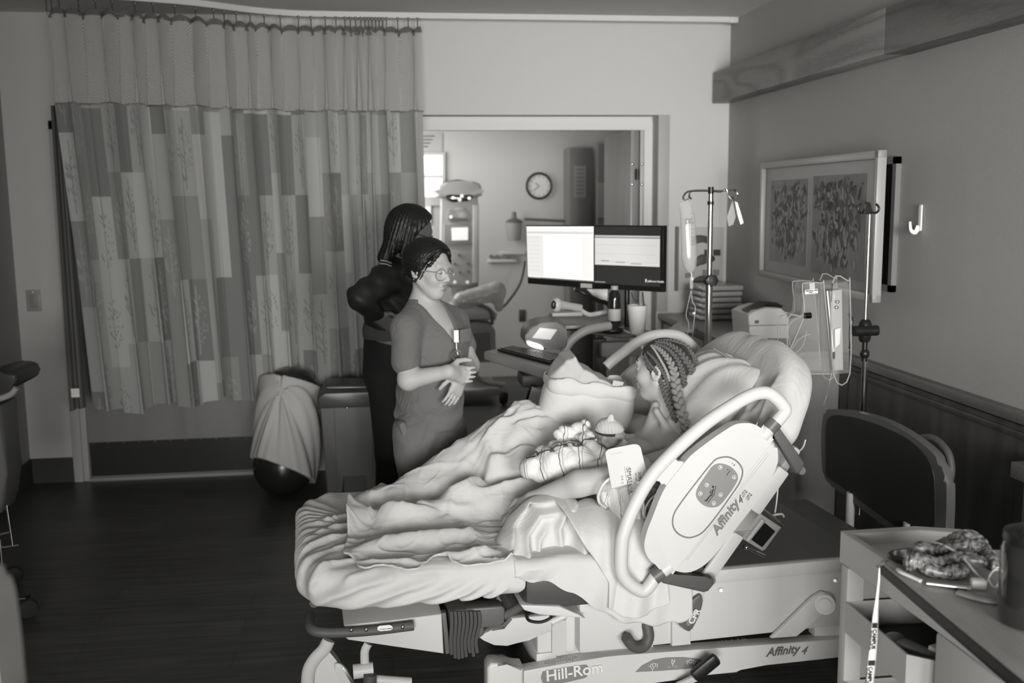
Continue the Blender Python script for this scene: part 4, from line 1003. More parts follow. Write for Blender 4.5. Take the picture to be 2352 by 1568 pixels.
text('cuff_lettering', 'SMALL A', .0125*1.75, Yp(*z4(1447, 975), FY-.0005), xv, uv_, INKG, flp, sx=1.05)
text('cuff_lettering', 'SOFT-', .0125*1.1, Yp(*z4(1597, 1030), FY-.0005), xv, uv_, INKG, flp)
text('cuff_lettering', 'C R  C', .010, Yp(*z4(1378, 1075), FY-.0005), xv, uv_, LOGOG, flp)
text('cuff_lettering', 'REF 1 tube', .006, Yp(*z4(1560, 1040), FY-.0005), xv, uv_, LOGOG, flp)
text('cuff_lettering', '.. ... .... ..... ... ..... ...', .0055, Yp(*z4(1245, 806), FY-.0005), Yp(*z4(1560, 735), FY)-Yp(*z4(1245, 806), FY), (0, 0, 1), INKG, flp)
fr2 = [z4(*p) for p in ((1425, 968), (1482, 962), (1518, 1158), (1460, 1170))]
MB().tube([Yp(*p, FY-.0005) for p in fr2], .0005, 4, close=True).build('cuff_lettering', INKG, flp)
tag(MB().tube(smoothp([Yp(*z4(1235, 1110), 3.05), Yp(*z4(1150, 1190), 3.05), Yp(*z4(1090, 1320), 3.06), Yp(*z4(1100, 1420), 3.07), Yp(*z4(1160, 1470), 3.10)], 6), [(.0045, .0035)]*25, 8).build('cuff_hose', PLAST), 'pale rubber hose looping down from the blood pressure cuff', 'hose')

# ---- striped hospital gown bunched at her waist
def striped(name, g, stripe, sc, rot, warp=0., grid=True):
    m = mat(name, g, .85, spec=.1, bump=(500, .1), crease=(9, .35)); nt = m.node_tree; L_ = nt.links.new; bs = nt.nodes['Principled BSDF']
    def MT(op, a_, b_=None):
        n_ = nt.nodes.new('ShaderNodeMath'); n_.operation = op
        for i_, v_ in enumerate((a_, b_)):
            if v_ is None: continue
            if isinstance(v_, (int, float)): n_.inputs[i_].default_value = v_
            else: L_(v_, n_.inputs[i_])
        return n_.outputs[0]
    tc = nt.nodes.new('ShaderNodeTexCoord'); mp = nt.nodes.new('ShaderNodeMapping'); mp.inputs['Rotation'].default_value = rot; mp.inputs['Scale'].default_value = (sc,)*3
    nz = nt.nodes.new('ShaderNodeTexNoise'); nz.inputs['Scale'].default_value = .9
    L_(tc.outputs['Object'], mp.inputs[0]); L_(mp.outputs[0], nz.inputs['Vector'])
    sp = nt.nodes.new('ShaderNodeSeparateXYZ'); L_(mp.outputs[0], sp.inputs[0])
    def lines(c_):
        x_ = MT('ADD', c_, MT('MULTIPLY', nz.outputs[0], warp)); f = MT('FRACT', x_)
        return MT('MAXIMUM', MT('LESS_THAN', MT('ABSOLUTE', MT('SUBTRACT', f, .5)), .025), MT('MULTIPLY', MT('LESS_THAN', MT('ABSOLUTE', MT('SUBTRACT', f, .68)), .03), .45))
    k = lines(sp.outputs[0])
    if grid: k = MT('MAXIMUM', k, lines(MT('MULTIPLY', sp.outputs[2], .55)))
    mx = nt.nodes.new('ShaderNodeMix'); mx.data_type = 'RGBA'; L_(MT('MULTIPLY', k, .85), mx.inputs[0]); mx.inputs[6].default_value = (g, g*.99, g*.965, 1); mx.inputs[7].default_value = (stripe,)*3+(1,)
    L_(mx.outputs[2], bs.inputs['Base Color']); return m
GOWN = striped('gown_stripe', .62, .06, 26, (0, .15, .1), 1.0, False)
def wrink(P, a, f1, ax, k=0, f2=6.):
    q = P@np.array(ax, np.float32); o = P@np.array((ax[1], ax[2], ax[0]), np.float32)
    return a*(np.abs(np.sin(q*f1+2.5*np.sin(o*f2)))-.5)
gp = [('c', Y3((1395, 1140), 3.14), Y3((1450, 1120), 3.12), .035, .04), ('c', Y3((1440, 1160), 3.13), Y3((1465, 1225), 3.17), .055, .05), ('c', Y3((1470, 1120), 3.25), Y3((1500, 1200), 3.25), .09, .08), ('c', Y3((1430, 1230), 3.17), Y3((1475, 1250), 3.2), .03, .03)]
lo, hi = cbounds(gp, .03)
gown = sdf_obj('hospital_gown', lambda P: (uni(P, gp, .03)-wrink(P, .012, 95, (1, .2, .12)))*.7, lo, hi, .004, GOWN)
tag(gown, 'striped hospital gown bunched between the woman\'s waist and the near side rail', 'gown')
DF = mat('dark_floral_cloth', .05, .7, var=(60, .16)); 
dp = [('c', Y3((1510, 1120), 3.16), Y3((1470, 1210), 3.13), .035, .03), ('c', Y3((1465, 1215), 3.13), Y3((1475, 1275), 3.14), .028, .025), ('c', Y3((1530, 1110), 3.2), Y3((1500, 1230), 3.2), .05, .04)]
lo, hi = cbounds(dp, .03)
dr = sdf_obj('floral_robe', lambda P: (uni(P, dp, .02)-wrink(P, .010, 150, (.5, .2, .9), 0, 20))*.7, lo, hi, .004, DF)
tag(dr, 'dark floral robe crumpled in the gap of the near side rail', 'robe')
MB().tube(smoothp([Yp(1535, 1118, 3.09), Yp(1500, 1140, 3.08), Yp(1483, 1165, 3.08), Yp(1482, 1190, 3.08), Yp(1492, 1212, 3.09)], 6), [(.002, .006)]*25, 8).build('piping', mat('robe_piping', .45, .7), dr)

# ---- newborn
baby = thing('person', Y3((1330, 1050), 3.42), 'newborn baby in a knit cap asleep against the woman\'s chest', 'person')
bf = Frame(Y3((1402, 1002), 3.35), (.72, -.56, -.22), (-.30, .05, 1), .53)
bl = [('c', tuple(bf(-.02, 0, -.05)), Y3((1350, 1045), 3.40), .022, .05), ('c', Y3((1350, 1045), 3.40), Y3((1290, 1050), 3.42), .055, .045)]
bl += [('c', Y3((1385, 1040), 3.33), Y3((1412, 1035), 3.27), .013, .010, {'k': .008}), ('c', Y3((1412, 1035), 3.27), Y3((1428, 1018), 3.26), .010, .0085, {'k': .006})]
for k_ in range(5):
    a_ = Y3((1426+k_*2.0, 1021-k_*1.5+(3 if k_ == 4 else 0)), 3.255); c_ = Y3((1433+k_*1.6, 1010+k_*1.2), 3.25+.003*k_); bl.append(('c', a_, c_, .0042, .0036, {'k': .002}))
lo, hi = cbounds(bl, .02); lo = np.minimum(lo, np.array(bf.c)-.08); hi = np.maximum(hi, np.array(bf.c)+.08)
sdf_obj('body', body_fn(bl, .02, bf, .012), lo, hi, .0022, mat('newborn_skin', .33, .5), baby)
def hat_fn(P):
    Q = bf.loc(P); d = head_local(Q, False)-.008; d = smax(d, -(Q[..., 2]-.048-.22*(Q[..., 0])), .006)
    return smin(d, elip(Q, (-.02, .0, .135), (.022, .022, .028)), .02)
sdf_obj('knit_cap', hat_fn, np.array(bf.c)-.09, np.array(bf.c)+.10, .0022, striped('cap_knit', .55, .3, 90, (0, 0, 0), .3, False), baby)
b = MB(); b.tube([bf(.088, .022, .002), bf(.091, .033, -.003), bf(.083, .046, .002)], .0007, 6).build('closed_eyelid', INKG, baby)
sdf_obj('newborn_hair', lambda P: (lambda Q: smax(head_local(Q, False)-.004, np.maximum(Q[..., 0]-.055, -(Q[..., 2]-.03-.2*Q[..., 0])), .004))(bf.loc(P)), np.array(bf.c)-.08, np.array(bf.c)+.08, .0022, mat('newborn_hair', .05, .6, bump=(700, .6)), baby)
SWAD = striped('swaddle_stripe', .76, .05, 15, (.1, .25, .5), .55, True)
sw_p = [('e', Y3((1310, 1062), 3.36), (.135, .09, .070)), ('e', Y3((1368, 1062), 3.34), (.075, .075, .062)), ('e', Y3((1245, 1075), 3.38), (.08, .07, .05)), ('e', Y3((1400, 1085), 3.24), (.05, .05, .04)), ('c', Y3((1290, 1000), 3.44), Y3((1340, 985), 3.44), .028, .026),
        ('c', Y3((1342, 985), 3.43), Y3((1348, 1060), 3.30), .024, .020), ('c', Y3((1350, 1005), 3.38), Y3((1395, 1045), 3.28), .016, .013), ('c', Y3((1360, 1075), 3.27), Y3((1400, 1060), 3.24), .022, .018),
        ('c', Y3((1240, 1045), 3.40), Y3((1290, 1015), 3.42), .022, .018)]
lo, hi = cbounds(sw_p, .03); bodyk = uni
swd = sdf_obj('swaddle_blanket', lambda P: (np.maximum(uni(P, sw_p, .018)-wrink(P, .009, 62, (.85, .2, .35), 0, 18)-.010*vnoise(P[..., 0]*26, P[..., 2]*26+P[..., 1]*20, 4), -(head_local(bf.loc(P), False)*.5-.004)))*.75, lo, hi, .0034, SWAD)
tag(swd, 'white receiving blanket with thin dark double stripes wrapped around the newborn', 'baby blanket')

# ================================================================== covers over her legs
far_top = [PQ([(1205, 925), (1140, 980), (1050, 1050), (940, 1110)], .80)]
def P_at(lst): return [(toB(Vp(a, b_, v))[0], v) for a, b_, v in lst]
bl_r = [(PQ(l, z), a, w_) for l, z, a, w_ in (
    ([(815, 1205), (880, 1200), (960, 1198), (1040, 1190)], .62, .036, .040), ([(800, 1268), (860, 1262), (960, 1250), (1080, 1238)], .61, .030, .036),
    ([(840, 1300), (930, 1300), (990, 1285), (1060, 1290)], .60, .012, .012), ([(1000, 1250), (1080, 1270), (1160, 1290)], .61, .014, .018),
    ([(1060, 1295), (1110, 1275), (1170, 1262)], .61, .020, .016), ([(1150, 1305), (1200, 1330), (1230, 1318)], .59, .016, .014),
    ([(840, 1180), (900, 1165), (960, 1150)], .62, .012, .022), ([(870, 1190), (940, 1178), (1000, 1165)], .63, .009, .012),
    ([(1080, 1160), (1095, 1195), (1130, 1220)], .66, .012, .016))]
poly = PQ([(803, 1186), (800, 1235), (788, 1262), (800, 1290), (830, 1300), (880, 1305), (940, 1312), (1000, 1296), (1060, 1306), (1110, 1294), (1180, 1316), (1215, 1330), (1250, 1318)], .60)
poly = poly + [(1.22, -.42), (1.24, .42), (.5, .45), (.25, .40)]
def psdf(x, y, P_):
    d = np.full(x.shape, 9.); ins = np.zeros(x.shape, bool); n_ = len(P_)
    for i in range(n_):
        (x0, y0), (x1, y1) = P_[i], P_[(i+1) % n_]; dx, dy = x1-x0, y1-y0
        t = np.clip(((x-x0)*dx+(y-y0)*dy)/(dx*dx+dy*dy+1e-12), 0, 1); d = np.minimum(d, np.hypot(x-x0-t*dx, y-y0-t*dy))
        c1 = ((y0 > y) != (y1 > y)); ins ^= c1 & (x < dx*(y-y0)/(dy if abs(dy) > 1e-9 else 1e-9)+x0)
    return np.where(ins, -d, d)
def toBt(p): return toB(Vector(p))
gu = np.arange(.05, 1.26, .0045); gv = np.arange(-.50, .52, .0045); GU, GV = np.meshgrid(gu, gv, indexing='ij')
def captop(a_, b_, ra, rb):
    dx, dy = b_[0]-a_[0], b_[1]-a_[1]; t = np.clip(((GU-a_[0])*dx+(GV-a_[1])*dy)/(dx*dx+dy*dy+1e-9), 0, 1)
    d2 = (GU-a_[0]-t*dx)**2+(GV-a_[1]-t*dy)**2; r = ra+(rb-ra)*t
    return np.where(d2 < r*r, a_[2]+(b_[2]-a_[2])*t+np.sqrt(np.maximum(r*r-d2, 0)), 0)
H = np.full(GU.shape, .598)
for a_, b_, ra, rb in (((.22, .20, .60), (.34, .20, .62), .04, .05), ((.34, .20, .62), (.62, .27, .745), .05, .06), ((.62, .27, .745), (.86, .31, .872), .06, .068), ((.86, .31, .872), (1.18, .18, .70), .068, .10),
        ((.30, -.06, .60), (.75, .02, .635), .04, .06), ((.75, .02, .635), (1.15, .02, .67), .06, .11), ((1.0, .1, .70), (1.2, .05, .74), .06, .10)):
    H = np.maximum(H, captop(a_, b_, ra, rb))
def tent(H, slope, n_):
    k = slope*.0045
    for _ in range(n_):
        for ax in (0, 1):
            for sg in (1, -1):
                Sx = np.roll(H, sg, ax); H = np.maximum(H, Sx-k)
        for s1 in (1, -1):
            for s2 in (1, -1): H = np.maximum(H, np.roll(np.roll(H, s1, 0), s2, 1)-k*1.41)
    return H
def blur(H, n_):
    for _ in range(n_):
        P_ = np.pad(H, 1, mode='edge'); H = (P_[:-2, 1:-1]+P_[2:, 1:-1]+P_[1:-1, :-2]+P_[1:-1, 2:]+4*H)/8
    return H
H = blur(tent(H, 1.15, 60), 14)
def ray_h(px, py):
    d = _ray(px, py); best = None
    for z in np.arange(1.0, .55, -.004):
        q = toB(C0+d*((z-CAM_H)/d.z)); i = int(round((q[0]-.05)/.0045)); j = int(round((q[1]+.50)/.0045))
        if 0 <= i < H.shape[0] and 0 <= j < H.shape[1] and H[i, j] >= z: return (q[0], q[1])
    q = toB(C0+d*((.6-CAM_H)/d.z)); return (q[0], q[1])
def RH(lst): return [ray_h(640+a_/2.348, 900+b_/2.348) for a_, b_ in lst]
folds = [(RH(l), a_, w_) for l, a_, w_ in (
    ([(385, 690), (500, 695), (650, 700), (790, 700), (880, 715)], .040, .034), ([(400, 880), (560, 840), (750, 820), (950, 800), (1060, 790)], .034, .036),
    ([(430, 620), (600, 612), (790, 640)], .016, .022), ([(450, 590), (560, 570), (690, 560)], .010, .018), ([(700, 540), (860, 520), (960, 470), (1020, 400)], .012, .020),
    ([(440, 925), (600, 925), (760, 930)], .012, .012), ([(860, 900), (980, 900), (1100, 880), (1170, 870)], .020, .020), ([(950, 700), (1020, 760), (1060, 820), (1100, 880)], .012, .02),
    ([(850, 590), (940, 575), (1010, 560), (1150, 480), (1300, 440), (1480, 415), (1600, 440)], .048, .028), ([(1020, 600), (1120, 560), (1230, 520), (1330, 490)], .022, .018),
    ([(1120, 300), (1200, 265), (1290, 262), (1380, 262)], .034, .026), ([(1118, 320), (1122, 380), (1150, 430), (1200, 450)], .034, .024), ([(1200, 340), (1270, 310), (1350, 300)], .024, .018), ([(1190, 400), (1280, 390), (1380, 370)], .020, .018),
    ([(1420, 120), (1330, 150), (1230, 210), (1130, 260)], .014, .012), ([(1470, 170), (1370, 190), (1290, 230)], .014, .011), ([(1270, 70), (1200, 190), (1110, 300), (1000, 400)], .010, .012), ([(1320, 100), (1250, 190), (1180, 240)], .010, .010),
    ([(1180, 170), (1060, 290), (940, 400)], .007, .014), ([(1480, 215), (1420, 250), (1400, 280)], .014, .014), ([(900, 640), (960, 660), (1040, 640)], .016, .014))]
vall = [(RH(l), a_, w_) for l, a_, w_ in (([(400, 760), (560, 765), (720, 765), (830, 745)], .016, .012), ([(820, 730), (900, 670), (960, 690)], .012, .012), ([(480, 650), (700, 652), (900, 650)], .010, .010), ([(1010, 610), (1200, 545), (1400, 500)], .014, .012))]
def rid(x, y, k): return np.clip(1-np.abs(vnoise(x, y, k))*5, 0, 1)**2
wr_ = GU*.9-GV*.3
HH = H+1.2*ridges(GU, GV, folds)-1.2*ridges(GU, GV, vall)+.0065*rid(wr_*7+3*vnoise(GU*5, GV*5, 1), (GV+GU*.25)*17, 2)+.004*rid(GU*15+2, GV*24-GU*9, 4)
HH = HH+.0035*vnoise(GU*24, GV*24, 6)+.004*vnoise(GU*9+GV*5, GV*14, 7)
hem = [(803, 1184), (797, 1210), (800, 1232), (790, 1255), (786, 1275), (812, 1284), (822, 1302), (840, 1308), (880, 1298), (932, 1310), (962, 1308), (998, 1280), (1012, 1276), (1040, 1292), (1068, 1300), (1104, 1296), (1140, 1302), (1175, 1312)]
poly = PQ(hem, .60)+[(.70, -.28), (.80, -.17), (1.24, -.12), (1.25, .47), (.5, .49), (.32, .46), (.19, .30)]
pd_ = psdf(GU, GV, poly); msk = pd_ < 0; g0_, g1_ = np.gradient(pd_, .0045); near_ = np.abs(pd_) < -1; GUo = np.where(near_, GU-pd_*g0_, GU); GVo = np.where(near_, GV-pd_*g1_, GV)
HH = HH-.0*pd_ + .006*np.exp(-(pd_/.012)**2)
# the far edge hangs down past the mattress
over = np.clip(GVo-.44, 0, 1); GVs = np.where(over > 0, .44+over*.35, GVo); HHs = HH-over*1.3
HHs = np.maximum(HHs, .50)
XW = BO.x+GUo*BU.x+GVs*BV.x; YW = BO.y+GUo*BU.y+GVs*BV.y
cov = smooth_rim(height_obj('blanket', XW, YW, HHs, BLANK, None, .006, msk), 12)
tag(cov, 'white knit blanket rumpled over the woman\'s legs, rising to her bent far knee', 'blanket')
# near knee: a draped towel-like blanket with deep folds
kp_ = [('c', (.70, -.30, .57), (.82, -.27, .625), .075, .085), ('c', (.82, -.27, .625), (1.06, -.27, .565), .085, .10), ('c', (1.06, -.27, .565), (1.16, -.26, .53), .10, .07),
       ('c', (.665, -.36, .56), (.70, -.40, .54), .05, .04), ('c', (.93, -.36, .54), (1.04, -.38, .53), .08, .06)]
kr = [(PS(l, -.38), a, w_) for l, a, w_ in (
    ([(1165, 1270), (1185, 1215), (1230, 1170), (1290, 1160)], .016, .012), ([(1205, 1285), (1212, 1230), (1245, 1190), (1300, 1180)], .016, .012), ([(1235, 1285), (1240, 1240), (1260, 1215)], .012, .010),
    ([(1290, 1260), (1285, 1215), (1300, 1185), (1340, 1165)], .018, .012), ([(1340, 1320), (1330, 1260), (1335, 1205), (1320, 1170)], .016, .014), ([(1385, 1335), (1370, 1270), (1360, 1210), (1340, 1175)], .016, .012), ([(1425, 1330), (1400, 1270), (1385, 1210)], .014, .012))]
ktop = [(PQ(l, .68), a, w_) for l, a, w_ in (([(1160, 1195), (1230, 1155), (1330, 1150), (1400, 1175)], .010, .014), ([(1180, 1210), (1250, 1172), (1350, 1165), (1420, 1200)], .009, .012))]
def knee_f(P):
    u, v, z = P[..., 0], P[..., 1], P[..., 2]
    d = uni(P, kp_, .05)
    gap = caps(P, (.80, -.66, .40), (.825, -.36, .50), .055, .045); d = smax(d, -gap, .02)
    hem = smax(.425+.015*np.sin(u*22)-.07*np.clip((u-.88)/.2, 0, 1)-z, -9+0*z, .01)
    sd = ridges(u, z, kr)*np.clip((-v-.20)/.06, 0, 1)
    d = smax(d, -.490-v, .012)
    d = smax(d-1.6*sd-.006*vnoise(u*20, z*20+v*10, 2), hem, .012)
    return d*.62
knb = bed_sdf('draped_blanket', knee_f, (.56, -.60, .31), (1.28, -.10, .76), .0048, BLANK, None, 1)
tag(knb, 'white blanket draped over the woman\'s near knee, hanging in deep vertical folds', 'blanket')
def fall(i, j):
    u0, u1 = .835+.13*min(1, j*1.3)**1.5, 1.15; u = u0+(u1-u0)*i
    zt = float(np.interp(u, [.82, .95, 1.05, 1.15], [.712, .690, .675, .640])); zb2 = float(np.interp(u, [.86, .96, 1.02, 1.09, 1.15], [.43, .415, .375, .372, .41]))
    if j < .45: f = j/.45; v = -.27-.19*sin(f*pi/2); z = .60+(zt-.60)*cos(f*pi/2)**.9
    else: f = (j-.45)/.55; v = -.46-.022*f; z = .60+(zb2-.60)*f
    g = min(1, j*1.4); w_ = .020*(abs(sin(u*24+.4+j*1.1))-.3)+.006*sin(u*75+j*4)
    u += .03*(j-.5)*sin(u*17)
    return B(u, v-g*w_-.006, z+(1-g)*w_*.8+.008*(1-j))
fo_ = MB().grid(fall, 120, 60).build('hanging_fold', BLANK, knb); solidify(fo_, .005)
# seat sheet hanging over the near side
def hang(i, j):
    u = .655+(1.245-.655)*i; zb2 = float(np.interp(u, [.66, .72, .78, .84, .92, 1.0, 1.07, 1.14, 1.2, 1.25], [.53, .525, .50, .47, .41, .355, .335, .325, .33, .36]))
    s_ = j*1.0
    if s_ < .35: v = -.15-(s_/.35)*.29; z = .588-.006*(s_/.35)
    elif s_ < .5: a = (s_-.35)/.15*pi/2; v = -.44-.03*sin(a); z = .552+.03*cos(a)
    else: f = (s_-.5)/.5; z = .552+(zb2-.552)*f; v = -.47-.012*f
    f = max(0, (s_-.4)/.6); v -= f*(.012*sin(u*27+2.2*sin(u*9)+f)+.005*sin(u*61+f*3)); z += .004*sin(u*60)*(s_ > .95)
    z += (1-min(1, f*3))*.003*sin(u*30+s_*6)
    return B(u, v, z)
sh = MB().grid(hang, 130, 60).build('bed_sheet', SHEET, None, fix=True); solidify(sh, .003)
tag(sh, 'white sheet under the woman hanging over the near edge of the bed', 'sheet')

# ---- pillow in an open pillowcase propped on the far side, and her head pillow
pl = thing('pillow', Y3((1345, 930), 3.74), 'stuffed pillow poking out of a folded-back pillowcase, propped upright beyond the newborn', 'pillow')
PLC = mat('pillowcase', .60, .8, spec=.15, sheen=.1, bump=(700, .05), crease=(4, .15))
pc = Vector(Y3((1352, 905), 3.76)); px_ = Vector((1, .06, -.13)).normalized(); py_ = Vector((0, 1, .12)).normalized(); pz_ = px_.cross(py_).normalized(); PM = Matrix((px_, py_, pz_)).transposed(); PMn = np.array(PM, np.float32)
pcn = np.array(pc, np.float32)
def case_f(P):
    Q = (P-pcn)@PMn; x, y, z = Q[..., 0], Q[..., 1], Q[..., 2]
    wd = .180+.10*np.clip(-z-.02, -.1, .1)-.05*np.clip(-z-.09, 0, .1)*8*.3
    q = np.stack([x/wd*.17, y, z], -1)
    d = rbox(q, (0, 0, -.045), (.172, .082, .115), .072)
    d = smax(d, z-.055-.0*x, .006)
    return (d-.006*vnoise(x*14, z*12, 1)-.004*np.sin(x*70+z*30)*np.clip((-z-.05)/.1, 0, 1)*vnoise(x*8, z*8, 2))*.8
sdf_obj('pillowcase', case_f, np.array(pc)-.27, np.array(pc)+.25, .005, PLC, pl)
def rim_f(P):
    Q = (P-pcn)@PMn; x, y, z = Q[..., 0], Q[..., 1], Q[..., 2]
    q = Q.copy(); d = rbox(q, (0, 0, .04), (.180, .086, .048), .045); d = smax(d, -rbox(q, (0, .004, .075), (.171, .076, .065), .04), .004)
    up = .072-.015*x/.17+.030*np.exp(-((x+.165)/.035)**2)+.012*np.exp(-((x-.15)/.04)**2); d = smax(d, z-up, .004)
    return (d-.003*np.sin(x*55+1)-.004*vnoise(x*20, z*20, 3))*.8
sdf_obj('pillowcase_hem', rim_f, np.array(pc)-.27, np.array(pc)+.25, .0042, PLC, pl)
def inner_f(P):
    Q = (P-pcn)@PMn; x, y, z = Q[..., 0], Q[..., 1], Q[..., 2]
    tz = np.interp(x, [-.17, -.125, -.09, -.05, .02, .08, .15], [.06, .135, .155, .112, .08, .055, .03])
    d = rbox(Q, (-.01, .006, .0), (.155, .060, .20), .05); d = smax(d, z-tz, .012)
    return (d-.006*np.abs(np.sin(x*42+z*30+1.3*np.sin(z*40))))*.7
ip = sdf_obj('inner_pillow', inner_f, np.array(pc)-.27, np.array(pc)+.25, .0045, mat('inner_pillow_ticking', .48, .8), pl)
tgm = Matrix.Rotation(R(12), 3, 'Y')
MB().box(pc+px_*.095-py_*.055+pz_*.066, (.042, .002, .026), tgm@Matrix.Rotation(R(5), 3, 'X')).build('care_tag', mat('tag_cloth', .5, .7), pl)
hp = thing('pillow', BK(.6, 0, .14), 'plump white pillow behind the woman\'s head, leaning on the raised backrest', 'pillow')
def hpf(P):
    s, v, n_ = P[..., 0], P[..., 1], P[..., 2]
    q = np.stack([s, v, n_], -1); th_ = .075*(1-.35*((v-.02)/.26)**2)*(1-.30*((s-.62)/.24)**2)
    d = rbox(q/np.stack([np.ones_like(s), np.ones_like(s), np.maximum(th_, .02)/.075], -1), (.60, .04, .215), (.235, .285, .075), .065)
    return (d-.005*np.sin((s*.5+v)*70+3*np.sin(s*14))*np.clip((v+.30)*5, 0, 1)-.007*vnoise(s*14, v*14+n_*8, 4))*.7
V_, F_ = nets(hpf, (.3, -.30, .08), (.9, .36, .34), .005)
W_ = np.array([BK(float(a), float(b_), float(c_)) for a, b_, c_ in V_]); me = bpy.data.meshes.new('head_pillow'); me.from_pydata(W_.tolist(), [], F_.tolist()); me.update()
link_mesh('cover', me, mat('pillow_cover', .60, .8, sheen=.1, bump=(700, .05), crease=(6, .2)), hp)
b = MB(); b.tube(smoothp([Vp(p_[0], p_[1], v_) for p_, v_ in (((1640, 800), -.02), ((1680, 828), -.08), ((1703, 875), -.14), ((1711, 930), -.19), ((1704, 1000), -.22), ((1690, 1060), -.24))], 6), [(.004, .008)]*31, 8).build('edge_band', mat('pillow_band', .22, .6), hp)
# ================================================================== two nurses beyond the bed
def Wn(p, Y): return tuple(Yp(p[0], p[1], Y))
def add_clothes(name, prims, k, cut, disp, m, parent, h=.006):
    lo, hi = cbounds(prims, .03)
    return sdf_obj(name, lambda P: smax(uni(P, prims, k)-disp(P), cut(P), .008)*.8, lo, hi, h, m, parent)
# ---- nurse in grey scrubs
n1 = thing('person', Wn((985, 1250), 4.1), 'nurse in grey short-sleeved scrubs and clear glasses standing with clasped hands', 'person')
n1.location.z = 0
NF = Frame(Wn((984, 622), 4.08), (.74, -.64, -.12), (.12, -.05, 1), .98)
neck = Wn((972, 706), 4.11); sR = Wn((934, 752), 3.99); sL = Wn((1042, 738), 4.24)
eR = Wn((938, 872), 3.93); wR = Wn((1030, 853), 3.88); eL = Wn((1080, 838), 4.13); wL = Wn((1062, 858), 3.95)
ch = Wn((995, 800), 4.11); wa = Wn((988, 900), 4.12); hp_ = Wn((985, 985), 4.12)
hR = Wn((958, 1000), 4.06); hL = Wn((1015, 990), 4.18)
kRn = Wn((975, 1170), 4.02); kLn = Wn((1050, 1160), 4.18); aRn = (kRn[0]-.03, kRn[1]+.02, .09); aLn = (kLn[0]-.02, kLn[1]+.02, .09)
core = [('c', tuple(NF(-.022, 0, -.06)), neck, .042, .045, {'k': .02}), ('c', neck, sR, .048, .052, {'k': .05}), ('c', neck, sL, .048, .052, {'k': .05}),
        ('e', ch, (.135, .125, .16), {'k': .06}), ('c', ch, wa, .112, .115, {'k': .05}), ('c', wa, hp_, .115, .128, {'k': .05})]
legs = [('c', hR, kRn, .09, .06, {'k': .04}), ('c', hL, kLn, .09, .06, {'k': .04}), ('c', kRn, aRn, .055, .042, {'k': .03}), ('c', kLn, aLn, .055, .042, {'k': .03})]
armp = [('c', sR, eR, .046, .041, {'k': .02}), ('c', eR, wR, .041, .026, {'k': .02}), ('c', sL, eL, .045, .038, {'k': .02}), ('c', eL, wL, .036, .025, {'k': .02})]
hnd = hand_prims(wR, Wn((1075, 862), 3.95), Vector((0, .3, 1)), .008, .75, .03, .058)+hand_prims(wL, Wn((1046, 900), 3.93), Vector((-.6, -.5, .2)), .008, .25, .05, .064)
bpn = core+legs+armp+hnd
lo, hi = cbounds(bpn, .03); hi = np.maximum(hi, np.array(NF.c)+.15); lo = np.minimum(lo, np.array(NF.c)-.15); lo[2] = .03
sdf_obj('body', body_fn(bpn, .03, NF, .02), lo, hi, .0045, SKIN3, n1)
SCR = mat('scrubs_grey', .155, .85, spec=.15, sheen=.1, bump=(350, .08), crease=(5, .5)); PNT = mat('scrubs_trousers', .155, .85, spec=.15, sheen=.1, bump=(350, .08), crease=(5, .5))
f1 = np.array(Vector((.74, -.67, 0)).normalized(), np.float32); r1 = np.array((f1[1], -f1[0], 0), np.float32)
tp_ = [('c', neck, sR, .054, .064, {'k': .05}), ('c', neck, sL, .054, .064, {'k': .05}), ('e', ch, (.142, .135, .175), {'k': .06}), ('c', ch, wa, .128, .128, {'k': .05}), ('c', wa, Wn((985, 972), 4.12), .128, .140, {'k': .05}),
       ('c', sR, Wn((932, 830), 3.95), .057, .058, {'k': .025}), ('c', sL, Wn((1066, 795), 4.19), .055, .054, {'k': .025})]
nk = np.array(neck, np.float32)
def ncut(P):
    q = P-nk; a = q@f1; b_ = q@r1; z = q[..., 2]
    wedge = np.abs(b_)*1.0-(z+.135)*.42-.002          # V neck opening at the front
    v = np.maximum(wedge, .03-a); hem_ = (Wn((985, 985), 4.1)[2]+.006*np.sin(b_*40))-P[..., 2]
    top_ = q[..., 2]-.060+.05*np.clip(a, 0, 1)
    sl = P-np.array(Wn((932, 832), 3.95), np.float32); arm_r = np.where((P[..., 0] < neck[0]-.10+0*a) & (P[..., 2] < sR[2]-.02) & (P[..., 1] < 4.04), -(P[..., 2]-Wn((930, 818), 3.95)[2])*0-9, -9)
    return np.maximum(np.maximum(-v, hem_), top_)
def ndisp(P):
    q = P-nk; b_ = q@r1; a = q@f1; z = P[..., 2]
    return .0035*np.sin(z*75+5*np.sin(b_*14+a*9))*np.clip((neck[2]-.22-z)/.15, 0, 1)+.004*vnoise(b_*16+z*6, z*11, 1)+.010*np.exp(-((z-Wn((985, 950), 4.1)[2])/.02)**2)*np.sin(b_*22+a*9+1)
top_o = add_clothes('scrub_top', tp_, .03, ncut, ndisp, SCR, n1, .005)
tr = [('c', Wn((985, 965), 4.12), hp_, .130, .136, {'k': .04}), ('c', hR, kRn, .104, .088, {'k': .04}), ('c', hL, kLn, .105, .085, {'k': .04}), ('c', kRn, aRn, .085, .075, {'k': .02}), ('c', kLn, aLn, .085, .075, {'k': .02})]
tro = add_clothes('scrub_trousers', tr, .04, lambda P: .07-P[..., 2], lambda P: .004*vnoise(P[..., 0]*14, P[..., 2]*9, 2)+.003*np.sin(P[..., 2]*45+6*np.sin(P[..., 0]*18)), PNT, n1, .006)
MB().box(Wn((930, 1010), 4.02), (.03, .10, .17), Matrix.Rotation(R(-14), 3, 'Y')@Matrix.Rotation(R(12), 3, 'Z'), bev=.012).build('cargo_pocket', PNT, n1)
